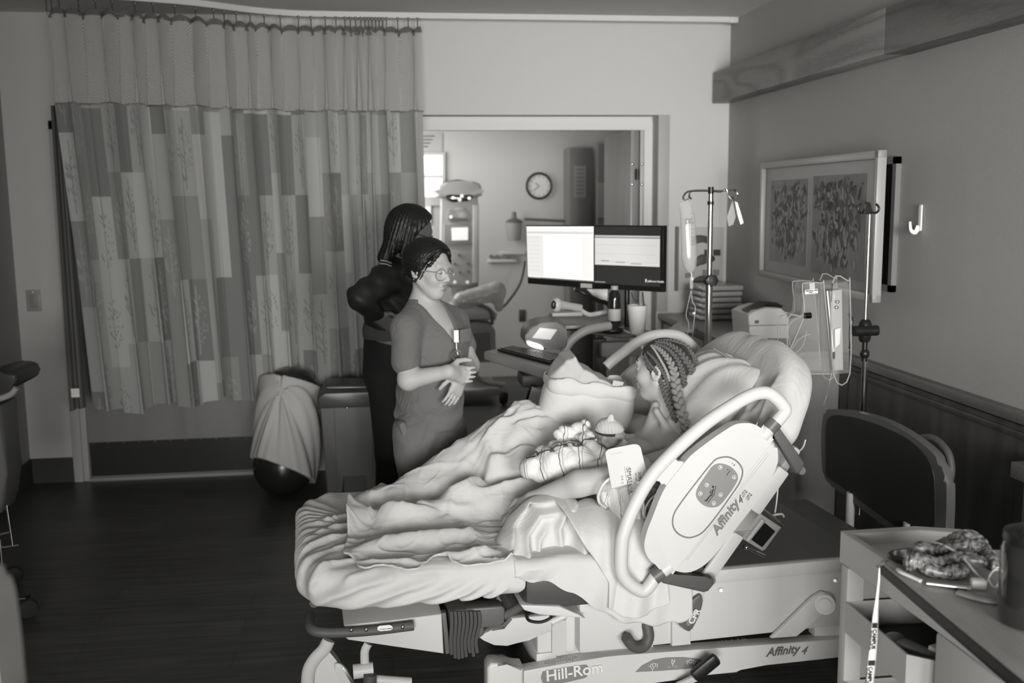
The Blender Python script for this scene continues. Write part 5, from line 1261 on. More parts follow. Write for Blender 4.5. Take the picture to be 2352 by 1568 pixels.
for a_ in (aRn, aLn): MB().box((a_[0]+.05, a_[1]-.02, .042), (.25, .095, .084), Matrix.Rotation(R(-30), 3, 'Z'), bev=.03).build('shoe', BLACK, n1)
MB().box(Wn((1063, 752), 4.02), (.004, .004, .004)).bm.free()
# chest pocket on the far side with a pen
MB().box(Wn((1068, 770), 4.03), (.06, .012, .055), Matrix.Rotation(R(38), 3, 'Z'), bev=.004).build('chest_pocket', SCR, n1)
bdg = MB().box(Wn((1048, 772), 3.955), (.020, .006, .05), bev=.002).build('badge_reel', PAPER, n1)
MB().tube([Wn((1048, 785), 3.95), Wn((1049, 802), 3.94), Wn((1052, 815), 3.935)], .0022, 6).build('badge_cord', PAPER, bdg)
MB().tube(smoothp([Wn((1040, 822), 3.93), Wn((1044, 808), 3.93), Wn((1056, 806), 3.93), Wn((1060, 820), 3.93), Wn((1052, 830), 3.93)], 5, True), .004, 8, close=True).build('key_ring', STEEL, bdg)
def face_kit(F, par, gm, dark, lens=True, hz=0):
    for s_ in (1, -1):
        c_ = F(.100, s_*.031, .004)
        ring = [F(.100-.012*abs(s_*.031+.024*cos(a))/.055, s_*.034+.027*cos(a), -.002+.024*sin(a)) for a in np.linspace(0, 2*pi, 18)[:-1]]
        MB().tube(ring, .0020*F.sc, 6, close=True).build('eyeglass_rim', gm, par)
        MB().tube([F(.088, s_*.058, .008), F(.05, s_*.077, .008), F(.0, s_*.083, .006), F(-.02, s_*.082, -.006)], .0018, 6).build('eyeglass_temple', gm, par)
        MB().tube([F(.085, s_*.018, .030), F(.086, s_*.034, .035), F(.074, s_*.050, .028)], [.0016, .0024, .001], 6).build('eyebrow', dark, par)
        MB().tube([F(.0875, s_*.021, .006), F(.0895, s_*.032, .002), F(.083, s_*.045, .005)], .0014, 6).build('eyelashes', BLACK, par)
    MB().tube([F(.1, .008, .006), F(.104, 0, .009), F(.1, -.008, .006)], .0018, 6).build('nose_bridge', gm, par)
    sdf_obj('lips', lambda P: (lambda Q: np.minimum(elip(Q, (.0895, 0, -.0495), (.0135, .021, .0058)), elip(Q, (.0865, 0, -.063), (.0135, .017, .0062))))(F.loc(P)), np.array(F(.09, 0, -.056))-.035, np.array(F(.09, 0, -.056))+.035, .0016, mat('lips_tinted', .26, .4), par)
face_kit(NF, n1, mat('clear_acetate', .28, .15, spec=.8), BROW)
def hair1(P):
    Q = NF.loc(P); x, y, z = Q[..., 0], Q[..., 1], Q[..., 2]
    d = head_local(Q, False)-.013-.009*np.clip(z/.08, 0, 1)
    fl_ = x-(.050+.55*np.clip(z-.055, -.2, .03)-.0*np.abs(y)+.35*np.clip(z-.09, 0, .1)*2)
    d = smax(d, fl_, .006); d = smax(d, -(z+.040+.5*np.clip(x+.03, -.1, .1)), .01)
    d = smin(d, elip(Q, (-.085, .0, -.035), (.045, .045, .045)), .02)
    for sg in (1, -1): d = smin(d, caps(Q, (.070, sg*.03, .088), (.058, sg*.070, .030), .010, .006), .01); d = smin(d, caps(Q, (.050, sg*.071, .035), (.022, sg*.078, -.030), .0045, .0025), .004)
    return d-.0018*np.sin(np.arctan2(z, x)*55+y*60)
sdf_obj('hair', hair1, np.array(NF.c)-.17, np.array(NF.c)+.15, .0032, HAIR, n1)
MB().ell(NF(-.004, -.088, -.034), (.004, .004, .004), seg=10, rings=6).build('earring', STEEL, n1)

# ---- colleague in a dark jacket behind her
n2 = thing('person', Wn((890, 1200), 4.8), 'colleague with shoulder-length dark hair, glasses and black jacket, hand on hip, behind the nurse', 'person'); n2.location.z = 0
GF = Frame(Wn((944, 536), 4.75), (.90, .10, -.30), (.25, 0, 1), 1.02)
g_nk = Wn((915, 610), 4.78); gR = Wn((888, 640), 4.64); gL = Wn((950, 640), 4.95); gE = Wn((826, 682), 4.50); gW = Wn((865, 725), 4.62)
g_ch = Wn((915, 690), 4.80); g_wa = Wn((900, 770), 4.80); g_hp = Wn((900, 850), 4.80)
g_h = [Wn((892, 870), 4.74), Wn((915, 870), 4.88)]; g_k = [Wn((900, 1040), 4.74), Wn((930, 1040), 4.90)]; g_a = [(g_k[0][0]-.02, 4.74, .09), (g_k[1][0], 4.90, .09)]
g_el = Wn((985, 760), 4.98); g_wl = Wn((1010, 800), 4.85)
gb_ = [('c', tuple(GF(-.02, 0, -.06)), g_nk, .05, .055, {'k': .02}), ('c', g_nk, gR, .05, .055, {'k': .05}), ('c', g_nk, gL, .05, .055, {'k': .05}), ('e', g_ch, (.13, .15, .16), {'k': .06}), ('c', g_ch, g_wa, .12, .12, {'k': .05}), ('c', g_wa, g_hp, .12, .13, {'k': .05}),
       ('c', gR, gE, .048, .04, {'k': .02}), ('c', gE, gW, .04, .028, {'k': .02}), ('c', gL, g_el, .045, .038, {'k': .02}), ('c', g_el, g_wl, .036, .026, {'k': .02})]
for i in (0, 1): gb_ += [('c', g_h[i], g_k[i], .085, .058, {'k': .03}), ('c', g_k[i], g_a[i], .054, .042, {'k': .02})]
gb_ += hand_prims(gW, Wn((893, 742), 4.64), Vector((0, -.3, .8)), .0085, .3, .06, .07)+hand_prims(g_wl, Wn((1040, 810), 4.8), Vector((0, -.3, .8)), .0085, .4, .06, .07)
lo, hi = cbounds(gb_, .03); hi = np.maximum(hi, np.array(GF.c)+.16); lo = np.minimum(lo, np.array(GF.c)-.16); lo[2] = .03
sdf_obj('body', body_fn(gb_, .03, GF, .02), lo, hi, .006, SKIN2, n2)
JK = mat('black_jacket', .016, .6, spec=.35, bump=(80, .15))
jp = [('c', g_nk, gR, .066, .075, {'k': .05}), ('c', g_nk, gL, .066, .075, {'k': .05}), ('e', g_ch, (.150, .17, .18), {'k': .06}), ('c', g_ch, Wn((898, 740), 4.8), .145, .13, {'k': .05}),
      ('c', gR, gE, .070, .058, {'k': .025}), ('c', gE, Wn((860, 718), 4.60), .057, .042, {'k': .02}), ('c', gL, g_el, .065, .055, {'k': .02}), ('c', g_el, g_wl, .05, .04, {'k': .02})]
jz = Wn((880, 752), 4.8)[2]
add_clothes('jacket', jp, .03, lambda P: np.maximum(jz-P[..., 2], P[..., 2]-g_nk[2]-.06), lambda P: .006*vnoise(P[..., 0]*18, P[..., 2]*16+P[..., 1]*8, 3)+.004*np.sin(P[..., 0]*60+P[..., 2]*70), JK, n2, .006)
sp_ = [('c', Wn((900, 720), 4.8), g_wa, .125, .128, {'k': .05}), ('c', g_wa, Wn((898, 790), 4.8), .128, .130, {'k': .05})]
add_clothes('grey_shirt', sp_, .03, lambda P: Wn((898, 775), 4.8)[2]-P[..., 2], lambda P: .003*np.sin(P[..., 2]*60+P[..., 0]*20), mat('shirt_grey', .06, .85), n2, .007)
tp2 = [('c', Wn((898, 765), 4.8), g_hp, .130, .140, {'k': .04})]
for i in (0, 1): tp2 += [('c', g_h[i], g_k[i], .105, .08, {'k': .04}), ('c', g_k[i], g_a[i], .08, .07, {'k': .02})]
add_clothes('dark_trousers', tp2, .04, lambda P: np.maximum(.07-P[..., 2], P[..., 2]-Wn((898, 768), 4.8)[2]), lambda P: .005*vnoise(P[..., 0]*12, P[..., 2]*9, 2), mat('trousers_black', .009, .8), n2, .008)
for a_ in g_a: MB().box((a_[0]+.06, a_[1], .042), (.26, .10, .084), bev=.03).build('shoe', BLACK, n2)
def hair2(P):
    Q = GF.loc(P); x, y, z = Q[..., 0], Q[..., 1], Q[..., 2]
    d = head_local(Q, False)-.017; d = smax(d, x-(.040+.6*np.clip(z-.05, -.06, .05)), .008)
    d = smin(d, elip(Q, (-.055, 0, -.02), (.065, .085, .095)), .03)
    d = smin(d, caps(Q, (-.06, -.045, -.04), (-.085, -.05, -.145), .042, .028), .02); d = smin(d, caps(Q, (-.06, .045, -.04), (-.085, .04, -.145), .042, .028), .02)
    d = smin(d, caps(Q, (-.01, -.078, .02), (-.02, -.080, -.10), .022, .016), .02)
    d = smax(d, -(z+.19), .01)
    return d-.003*np.sin(np.arctan2(y, x+.03)*34+z*14)
sdf_obj('hair', hair2, np.array(GF.c)-.26, np.array(GF.c)+.16, .0045, HAIR, n2)
face_kit(GF, n2, BLACK, BLACK)
pv = Wn((875, 602), 4.52); text('sleeve_patch', 'WELL SPAN', .013, Wn((873, 604), 4.553), Vector(Wn((900, 608), 4.56))-Vector(Wn((873, 602), 4.55)), (0, -.3, 1), mat('patch_thread', .4, .6), n2) if False else None
b = MB()
for k_ in range(2):
    b.tube([Wn((874, 598+k_*7), 4.558-.004*k_), Wn((886, 599+k_*7), 4.552-.004*k_), Wn((899, 604+k_*7), 4.566-.004*k_)], .0028, 6)
b.build('sleeve_stripes', mat('patch_thread', .3, .6), n2)
# ================================================================== workstation on wheels beyond the bed
def W5(px, py): return Yp(px, py, 5.40-(px-1208)/316*.62)
GRY = mat('workstation_grey', .22, .45); LGT = mat('workstation_light', .40, .45); MID = mat('workstation_mid', .15, .45)
SCRW = mat('screen_white', .8, .4, emit=.66); SCRG = mat('screen_grey', .45, .4, emit=.5); SCRD = mat('screen_dark', .045, .3, emit=.05); SCRL = mat('screen_line', .2, .5, emit=.3)
def monitor(name, label, q, deep=.035):
    """q = four pixel corners tl, tr, br, bl"""
    P = [W5(*p) for p in q]; r = (P[1]-P[0]).normalized(); n_ = r.cross((P[3]-P[0]).normalized()).normalized()
    if n_.y < 0: n_ = -n_
    m = MB().prism(P, n_*deep, .003).build(name, BLACK); tag(m, label, 'monitor')
    def at(s, t, lift=.001):
        a_ = P[0].lerp(P[1], s); b_ = P[3].lerp(P[2], s); return a_.lerp(b_, t)-n_*lift
    def pane(nm, s0, t0, s1, t1, mt_, lift=.0015):
        return MB().prism([at(s0, t0, lift), at(s1, t0, lift), at(s1, t1, lift), at(s0, t1, lift)], n_*.0008).build(nm, mt_, m, smooth=False)
    return m, at, pane, n_
m1, at1, pn1, n1_ = monitor('monitor', 'left computer monitor on the workstation, almost fully white page on screen', [(1208, 517), (1366, 517), (1366, 663), (1212, 651)])
pn1('screen', .012, .02, .985, .895, SCRG, .0012); pn1('screen_page', .012, .02, .985, .875, SCRW, .002); pn1('toolbar', .02, .10, .98, .145, mat('toolbar', .6, .5, emit=.5), .0026)
pn1('side_column', .02, .16, .26, .86, mat('side_column', .7, .5, emit=.54), .0026); pn1('side_column', .82, .16, .98, .86, mat('side_column2', .72, .5, emit=.56), .0026)
for k in range(9): pn1('page_line', .03, .2+k*.07, .2, .205+k*.07, mat('page_line', .5, .5, emit=.42), .003)
pn1('taskbar', .012, .875, .985, .895, SCRL, .0026)
for k in range(6): pn1('taskbar_icon', .03+k*.03, .878, .045+k*.03, .892, PAPER, .003)
pn1('bezel_sticker', .80, .925, .965, .995, mat('bezel_sticker', .45, .5), .002)
MB().prism([W5(1362, 648), W5(1386, 650), W5(1385, 664), W5(1362, 663)], n1_*.02, .001).build('lower_bezel_end', BLACK, m1)
m2, at2, pn2, n2_ = monitor('monitor', 'right computer monitor on the workstation, dark desktop with one open window', [(1367, 517), (1524, 518), (1522, 671), (1367, 662)])
pn2('screen', .0, .02, .965, .92, SCRD, .0012); pn2('window_title', .0, .155, .955, .185, SCRG, .002); pn2('window_page', .0, .195, .955, .62, mat('window_page', .6, .4, emit=.5), .002)
for k, (a_, b_) in enumerate(((.30, .9), (.44, .9), (.56, .93))): pn2('trace_line', .02, a_, b_, a_+.006, SCRG, .0028)
for k in range(3): pn2('window_text', .1+k*.22, .55+.015*k, .22+k*.24, .56+.015*k, SCRL, .003)
xd = (at2(.95, .8)-at2(.75, .8)).normalized()
text('desktop_lettering', 'Jefferson Health', .0145, at2(.79, .855, .002), xd, (0, 0, 1), PAPER, m2, bold=.0003)
pn2('desktop_emblem', .755, .81, .775, .86, PAPER, .003)
for k in range(7): pn2('taskbar_icon', .0+k*.024, .885, .014+k*.024, .9, SCRG, .003)
ws = thing('workstation_cart', Vector((1.05, 4.95, 0)), 'grey medical workstation cart with column, work surface, keyboard tray and round base', 'workstation')
MB().cyl((1.13, 5.1, .12), (1.13, 5.1, .98), .035, 20).build('column', GRY, ws)
bb = MB(); bb.box((1.13, 5.05, .09), (.5, .46, .06), bev=.02); bb.build('base', LGT, ws)
for sx_ in (-.2, .2):
    for sy_ in (-.18, .18):
        MB().lathe((1.13+sx_, 5.05+sy_, .035), [(.012, -.014), (.033, -.013), (.035, 0), (.033, .013), (.012, .014)], 18, Matrix.Rotation(pi/2, 3, 'X')).build('caster', RUBBER, ws)
# monitor arms
b = MB(); b.cyl(Yp(1440, 665, 5.12), Yp(1440, 760, 5.12), .014, 14).build('monitor_pole', BLACK, ws)
MB().tube(smoothp([Yp(1320, 662, 5.2), Yp(1345, 675, 5.2), Yp(1375, 690, 5.15), Yp(1398, 700, 5.12), Yp(1402, 735, 5.1)], 5), .012, 10).build('monitor_arm', BLACK, ws)
MB().prism([Yp(1348, 664, 5.3), Yp(1396, 664, 5.3), Yp(1394, 700, 5.3), Yp(1368, 684, 5.3)], (0, .01, 0)).build('paper_holder', PAPER, ws)
tz_ = 1.08
def Zq(l, z): return [Zp(a_, b_, z) for a_, b_ in l]
MB().prism(Zq([(1236, 730), (1262, 722), (1400, 726), (1398, 745), (1290, 748)], tz_), (0, 0, -.018), .004).build('work_surface', LGT, ws)
MB().prism(Zq([(1240, 736), (1400, 740), (1450, 720), (1300, 716)], tz_-.02), (0, 0, -.05), .01).build('surface_body', MID, ws)
sh_ = MB().prism(Zq([(1358, 762), (1432, 773), (1508, 761), (1440, 750)], 1.04), (0, 0, -.012), .002).build('side_shelf', mat('shelf_top', .16, .45), ws)
MB().box(Zp(1455, 780, 1.0)+Vector((0, .1, -.06)), (.30, .05, .08), bev=.01).build('shelf_bracket', LGT, ws)
MB().tube(smoothp([Yp(1290, 835, 4.75), Yp(1300, 800, 4.75), Yp(1320, 775, 4.75), Yp(1352, 757, 4.75), Yp(1400, 748, 4.8)], 6), .022, 14).build('curved_handle', LGT, ws)
# keyboard tray
tr_px = [(1112, 806), (1150, 798), (1300, 812), (1290, 848), (1262, 852)]
MB().prism(Zq(tr_px, .985), (0, 0, -.045), .010).build('keyboard_tray', LGT, ws)
kb = thing('keyboard', Zp(1215, 820, .99), 'black computer keyboard on the pull-out tray of the workstation', 'keyboard')
kq = Zq([(1142, 806), (1178, 799), (1296, 820), (1262, 838)], .987); MB().prism(kq, (0, 0, .012), .003).build('case', BLACK, kb)
KEYM = mat('key_cap', .02, .12, spec=.8)
b = MB(); U_ = kq[3]-kq[0]; V__ = kq[1]-kq[0]
kc0 = None
for i in range(15):
    for j in range(5):
        c_ = kq[0]+U_*((i+1)/16.0)+V__*((j+1)/6.2)+Vector((0, 0, .0145)); Mk = Matrix((U_.normalized(), Vector((0, 0, 1)).cross(U_.normalized()), Vector((0, 0, 1)))).transposed()
        if kc0 is None: kc0 = MB().box(c_, (.018, .017, .006), Mk, bev=.0015).build('key', KEYM, kb); c00 = c_.copy()
        else: o = kc0.copy(); COL.objects.link(o); o.parent = kb; o.location = c_-c00
MB().box(Yp(1232, 868, 4.5), (.16, .16, .06), bev=.015).build('tray_drawer', MID, ws)
# label printer with lit panel
lp = thing('label_printer', Zp(1250, 800, .99), 'rounded grey device with a tilted lit display and glowing slot above the keyboard', 'printer')
b = MB(); bd_px = [(1206, 775), (1214, 755), (1240, 742), (1292, 742), (1302, 765), (1300, 800), (1262, 803), (1245, 802), (1208, 790)]
MB().prism(smoothp([Yp(a_, c_, 4.72) for a_, c_ in bd_px], 3, True), (0, .16, .01), .012).build('body', MID, lp)
MB().prism([Yp(1222, 776, 4.712), Yp(1240, 752, 4.712), Yp(1280, 757, 4.712), Yp(1264, 780, 4.712)], (0, .01, 0), .001).build('display', mat('device_display', .55, .4, emit=.35), lp)
MB().prism(smoothp([Yp(1211, 783, 4.705), Yp(1225, 786, 4.705), Yp(1244, 793, 4.705), Yp(1248, 803, 4.705), Yp(1228, 799, 4.705), Yp(1213, 792, 4.705)], 3, True), (0, .02, 0), .001).build('glowing_slot', mat('slot_glow', .9, .4, emit=1.0), lp)
# scanner in cradle
bs_ = thing('barcode_scanner', Zp(1300, 724, tz_), 'light barcode scanner lying in its cradle on the workstation surface', 'scanner')
MB().tube([Yp(1284, 700, 4.93), Yp(1308, 703, 4.95), Yp(1334, 708, 4.97)], [(.024, .024), (.019, .019), (.021, .018)], 16).build('handle', LGT, bs_)
MB().ell(Yp(1278, 700, 4.92), (.030, .03, .036)).build('scan_head', mat('scanner_shell', .5, .4), bs_)
MB().ell(Yp(1272, 700, 4.895), (.013, .008, .022)).build('scan_window', BLACK, bs_)
MB().box(Yp(1300, 720, 4.95), (.16, .09, .022), bev=.008).build('cradle', LGT, bs_)
MB().tube(smoothp([Yp(1334, 712, 5.0), Yp(1352, 722, 5.02), Yp(1372, 720, 5.05), Yp(1392, 716, 5.05)], 5), .012, 8).build('grip', mat('paper_roll', .6, .5), bs_)
bt = thing('pump_bottle', Yp(1410, 742, 4.9), 'dark bottle with a pale label standing behind the computer mouse', 'bottle')
MB().lathe(Yp(1411, 742, 4.9), [(.030, 0), (.032, .005), (.032, .09), (.03, .12), (.030, .15), (.015, .168), (.015, .185), (.01, .186)], 20).build('bottle_body', mat('dark_bottle', .015, .1, spec=.7), bt)
MB().lathe(Yp(1411, 741, 4.9), [(.0325, .012), (.0328, .014), (.0328, .07), (.0325, .072)], 20).build('bottle_label', mat('bottle_label', .42, .6), bt)
MB().cyl(Yp(1411, 741, 4.9)+Vector((0, 0, .168)), Yp(1411, 741, 4.9)+Vector((0, 0, .188)), .019, 16).build('bottle_cap', mat('bottle_cap', .35, .5), bt)
cz = Zp(1463, 766, 1.041)
cp_ = thing('foam_cup', cz, 'white foam cup on the small side shelf of the workstation', 'cup')
MB().lathe(cz, [(.033, 0), (.036, .003), (.047, .118), (.049, .119), (.050, .143), (.046, .144), (.044, .12)], 32).build('cup_body', mat('foam_white', .62, .7, bump=(400, .1)), cp_)
for nm, l_ in (('cable', [(1450, 671), (1455, 685), (1463, 692), (1468, 700)]), ('cable', [(1476, 671), (1478, 690), (1482, 720), (1480, 760)])):
    tag(MB().tube(smoothp([Yp(a_, c_, 4.82) for a_, c_ in l_], 5), .0035, 6).build(nm, BLACK), 'black cable hanging from the right monitor '+('into the foam cup' if l_[1][0] == 1455 else 'behind the foam cup'), 'cable')
ms = thing('computer_mouse', Zp(1408, 764, 1.042), 'black computer mouse on the side shelf left of the foam cup', 'mouse')
MB().ell(Zp(1408, 764, 1.042)+Vector((0, 0, .012)), (.055, .035, .020)).build('mouse_body', BLACK, ms)
MB().tube(smoothp([Zp(1425, 755, 1.045), Zp(1440, 762, 1.045), Zp(1465, 770, 1.045), Yp(1473, 780, 4.5), Yp(1475, 800, 4.5)], 5), .006, 8).build('mouse_cable', PAPER, ms)
st = thing('tablet', Yp(1222, 910, 4.3), 'white clipboard tablet leaning beyond the bed beside the pillow', 'tablet')
MB().prism([Yp(1222, 888, 4.3), Yp(1246, 896, 4.3), Yp(1238, 940, 4.3), Yp(1210, 930, 4.3)], (.0, .01, 0), .001).build('page', mat('tablet_page', .75, .5), st)
MB().prism([Yp(1217, 886, 4.305), Yp(1222, 887, 4.305), Yp(1210, 930, 4.305), Yp(1204, 930, 4.305)], (.0, .012, 0), .001).build('binder_edge', BLACK, st)

# ================================================================== IV stand with bag
IY = 4.28
iv = thing('iv_pole', Vector((Yp(1628, 760, IY).x, IY, 0)), 'chrome IV pole with four-way hooks and black star knob, standing beyond the bed', 'iv pole')
ix = Yp(1628, 700, IY).x
MB().cyl((ix, IY, .10), (ix, IY, Yp(1631, 646, IY).z), .0155, 20).build('outer_tube', CHROME, iv)
MB().cyl((ix, IY, Yp(1631, 646, IY).z), (ix, IY, Yp(1631, 432, IY).z), .0115, 18).build('inner_tube', CHROME, iv)
MB().cyl((ix, IY, Yp(1631, 470, IY).z), (ix, IY, Yp(1631, 462, IY).z), .0145, 18).build('collar_ring', BLACK, iv)
MB().cyl((ix, IY, Yp(1631, 445, IY).z), (ix, IY, Yp(1631, 429, IY).z), .0125, 18).build('top_cap', BLACK, iv)
def V4(*l): return smoothp([Yp(a_, c_, y_) for a_, c_, y_ in l], 6)
for l_ in (((1631, 438, IY), (1600, 438, IY), (1580, 440, IY), (1570, 450, IY-.02), (1572, 460, IY-.02), (1582, 456, IY-.02)), ((1631, 438, IY), (1605, 437, IY+.05), (1588, 439, IY+.06), (1583, 450, IY+.06), (1588, 457, IY+.06)),
           ((1631, 438, IY), (1662, 438, IY), (1686, 436, IY), (1694, 445, IY), (1688, 456, IY), (1678, 452, IY)), ((1631, 438, IY), (1655, 440, IY-.05), (1668, 434, IY-.06), (1672, 448, IY-.06), (1680, 457, IY-.06))):
    MB().tube(V4(*l_), .0042, 8).build('hook', CHROME, iv)
kn = MB(); kp0 = Vector((ix, IY-.03, Yp(1631, 643, IY).z))
pr_ = [kp0+Vector((.0*0+(.025+.004*cos(7*a_))*cos(a_)+.006, 0, (.025+.004*cos(7*a_))*sin(a_))) for a_ in np.linspace(0, 2*pi, 57)[:-1]]
kn.prism(pr_, (0, .02, 0), .004).build('clamp_knob', BLACK, iv)
MB().box((ix, IY, kp0.z), (.045, .045, .04), bev=.008).build('clamp', BLACK, iv)
for k_ in range(5):
    a_ = 2*pi*k_/5+.3; lg_ = MB().tube([(ix, IY, .11), (ix+.15*cos(a_), IY+.15*sin(a_), .09), (ix+.29*cos(a_), IY+.29*sin(a_), .07)], .012, 8).build('leg', STEEL, iv)
    MB().lathe((ix+.29*cos(a_), IY+.29*sin(a_), .03), [(.01, -.01), (.028, -.009), (.03, 0), (.028, .009), (.01, .01)], 14, Matrix.Rotation(pi/2, 3, 'X')).build('caster', RUBBER, lg_)
CLR = mat('clear_plastic', .75, .08, spec=.8, alpha=.28); CLR2 = mat('clear_fluid', .55, .05, spec=1.0, alpha=.42)
bg = thing('iv_bag', Yp(1580, 540, IY-.02), 'clear fluid-filled IV bag hanging from the left hook of the IV pole', 'iv bag')
bn_ = [(1570, 462, .020, .006), (1576, 478, .026, .012), (1580, 510, .030, .020), (1582, 560, .031, .024), (1583, 590, .032, .026), (1585, 612, .026, .020), (1586, 625, .010, .008)]
rr_ = smoothp([Yp(a_, c_, IY-.02) for a_, c_, _, _ in bn_], 4); rad = []
for i in range(len(rr_)):
    f = i/4; a_ = [float(np.interp(f, range(7), [q[k] for q in bn_])) for k in (2, 3)]; rad.append((a_[0]*1.12, a_[1]))
bo = MB(); bo.tube(rr_, rad, 20).build('bag_film', CLR2, bg)
MB().tube([Yp(1569, 458, IY-.02), Yp(1575, 468, IY-.02), Yp(1590, 468, IY-.02)], .004, 8).build('hanging_tab', CLR, bg)
for k_ in range(9):
    MB().box(Yp(1590, 490+k_*9, IY-.047), (.012-.004*(k_ % 2), .0006, .0012)).build('graduation', INK, bg)
text('bag_lettering', '0.9% NaCl\n500 mL\nINJECTION', .008, Yp(1574, 505, IY-.046), (1, 0, 0), (0, 0, 1), INKG, bg)
ds = thing('drip_set', Yp(1587, 640, IY), 'clear drip chamber and tubing below the IV bag', 'iv tubing')
MB().tube([Yp(1587, 624, IY-.02), Yp(1589, 636, IY-.02)], .003, 8).build('spike', PLAST, ds)
MB().lathe(Yp(1588, 664, IY-.02), [(.004, 0), (.008, .003), (.0085, .045), (.010, .048), (.010, .055), (.004, .057)], 14).build('drip_chamber', CLR, ds)
MB().cyl(Yp(1589, 636, IY-.02), Yp(1589, 643, IY-.02), .009, 14).build('chamber_cap', PLAST, ds)
tb1 = MB().tube(V4((1588, 668, IY-.02), (1590, 690, IY-.02), (1597, 705, IY-.02), (1596, 720, IY-.02), (1592, 760, IY-.02), (1590, 800, IY)), .0022, 6).build('tube', CLR, ds)
MB().tube(V4((1587, 668, IY-.02), (1580, 700, IY-.02), (1576, 725, IY-.02), (1582, 745, IY-.02), (1577, 780, IY-.02)), .002, 6).build('tube', CLR, ds)
MB().ell(Yp(1594, 719, IY-.02), (.007, .006, .006)).build('port', PAPER, ds)
for k_, (l_, lab, m_) in enumerate((([(1683, 460), (1676, 480), (1670, 498), (1674, 520), (1684, 516), (1690, 498), (1688, 478)], 'clear looped plastic strip', CLR), ([(1688, 462), (1694, 465), (1702, 490), (1708, 512), (1701, 516), (1694, 494)], 'narrow white paper strip', PAPER))):
    tag(MB().prism([Yp(a_, c_, IY-.03*k_) for a_, c_ in l_], (0, .004, 0)).build('tag_strip', m_), lab+' hanging from the right hooks of the IV pole', 'tag')

# ================================================================== second pole with the locked pump box at the head of the bed
P2Y = 3.93
x2 = Yp(1985, 800, P2Y).x
ip2 = thing('iv_pole', Vector((x2, P2Y, 0)), 'thin IV pole with black double hook and clamps rising behind the headboard', 'iv pole')
MB().cyl((x2+.006, P2Y, .35), (x2+.006, P2Y, Yp(1985, 830, P2Y).z), .0125, 16).build('outer_tube', CHROME, ip2)
MB().cyl((x2, P2Y, Yp(1985, 830, P2Y).z), (x2, P2Y, Yp(1990, 480, P2Y).z), .0062, 14).build('inner_rod', STEEL, ip2)
for y_ in (585, 630, 680): MB().cyl((x2, P2Y, Yp(1990, y_, P2Y).z), (x2, P2Y, Yp(1990, y_+3, P2Y).z), .0075, 14).build('rod_joint', CHROME, ip2)
for sg in (-1, 1):
    MB().tube(V4((1995, 486, P2Y), (1995+sg*8, 488, P2Y), (1995+sg*18, 488, P2Y), (1995+sg*24, 480, P2Y), (1995+sg*21, 472, P2Y), (1995+sg*17, 469, P2Y)), .0052, 8).build('hook', BLACK, ip2)
b = MB(); b.prism(smoothp([Yp(a_, c_, P2Y-.008) for a_, c_ in ((1990, 468), (1995, 464), (2000, 468), (2003, 482), (2008, 490), (1995, 492), (1983, 490), (1988, 482))], 3, True), (0, .016, 0), .002).build('hook_block', BLACK, ip2)
kz = Yp(1982, 758, P2Y).z
b = MB(); b.lathe((x2, P2Y, kz-.05), [(.018, 0), (.024, .01), (.028, .04), (.03, .06), (.024, .085), (.016, .095)], 20); b.build('pole_clamp', BLACK, ip2)
MB().cyl((x2-.06, P2Y-.02, kz), (x2+.045, P2Y-.02, kz), .022, 20).build('clamp_screw', BLACK, ip2)
MB().cyl((x2+.002, P2Y, Yp(1985, 785, P2Y).z), (x2+.002, P2Y, Yp(1985, 830, P2Y).z), .011, 16).build('black_sleeve', BLACK, ip2)
MB().ell((x2+.003, P2Y, Yp(1985, 812, P2Y).z), (.020, .020, .022)).build('black_ball', BLACK, ip2)
pb = thing('pump_lockbox', Yp(1900, 860, 3.930), 'clear acrylic lockbox holding an epidural pump, clamped beside the headboard pole', 'infusion pump')
GL = mat('acrylic', .6, .05, spec=1.0, alpha=.18); EDG = mat('acrylic_edge', .5, .1, spec=1.0, alpha=.7)
def gbox(name, px, Y, dy):
    P = [Yp(a_, c_, Y) for a_, c_ in px]
    o = MB().prism(P, (0, dy, 0), .008).build(name, GL, pb)
    MB().tube(smoothp(P, 4, True), .0028, 6, close=True).build('box_edge', EDG, o); MB().tube(smoothp([p+Vector((0, dy, 0)) for p in P], 4, True), .0022, 6, close=True).build('box_edge', EDG, o)
    return o
g1 = gbox('lockbox_shell', [(1843, 660), (1850, 650), (1888, 650), (1893, 660), (1910, 850), (1905, 858), (1822, 856), (1812, 845), (1810, 730), (1846, 724)], 3.890, .10)
g2 = gbox('lockbox_shell', [(1912, 650), (1948, 645), (1952, 655), (1952, 858), (1915, 860)], 3.870, .12)
MB().prism([Yp(1906, 668, 3.910), Yp(1935, 664, 3.910), Yp(1938, 850, 3.910), Yp(1916, 852, 3.910)], (0, .05, 0), .006).build('pump_body', mat('pump_body', .42, .35), pb)
MB().prism([Yp(1918, 756, 3.895), Yp(1932, 752, 3.895), Yp(1930, 790, 3.895), Yp(1918, 800, 3.895)], (0, .012, 0), .004).build('pump_door', PAPER, pb)
for p_ in ((1924, 693), (1922, 706)): MB().ell(Yp(*p_, 3.895), (.009, .006, .007)).build('valve', STEEL, pb)
MB().cyl(Yp(1848, 725, 3.880), Yp(1862, 724, 3.880), .0125, 18).build('lock_cylinder', mat('lock_metal', .08, .2, 1), pb)
lbp = MB().prism([Yp(1849, 666, 3.885), Yp(1878, 663, 3.885), Yp(1879, 673, 3.885), Yp(1849, 676, 3.885)], (0, .002, 0)).build('line_label', PAPER, pb)
text('label_lettering', 'EPIDURAL LINE\n      ONLY', .0075, Yp(1850.5, 670, 3.884), Yp(1878, 667, 3.880)-Yp(1850, 670, 3.880), (0, 0, 1), INK, lbp, bold=.0002)
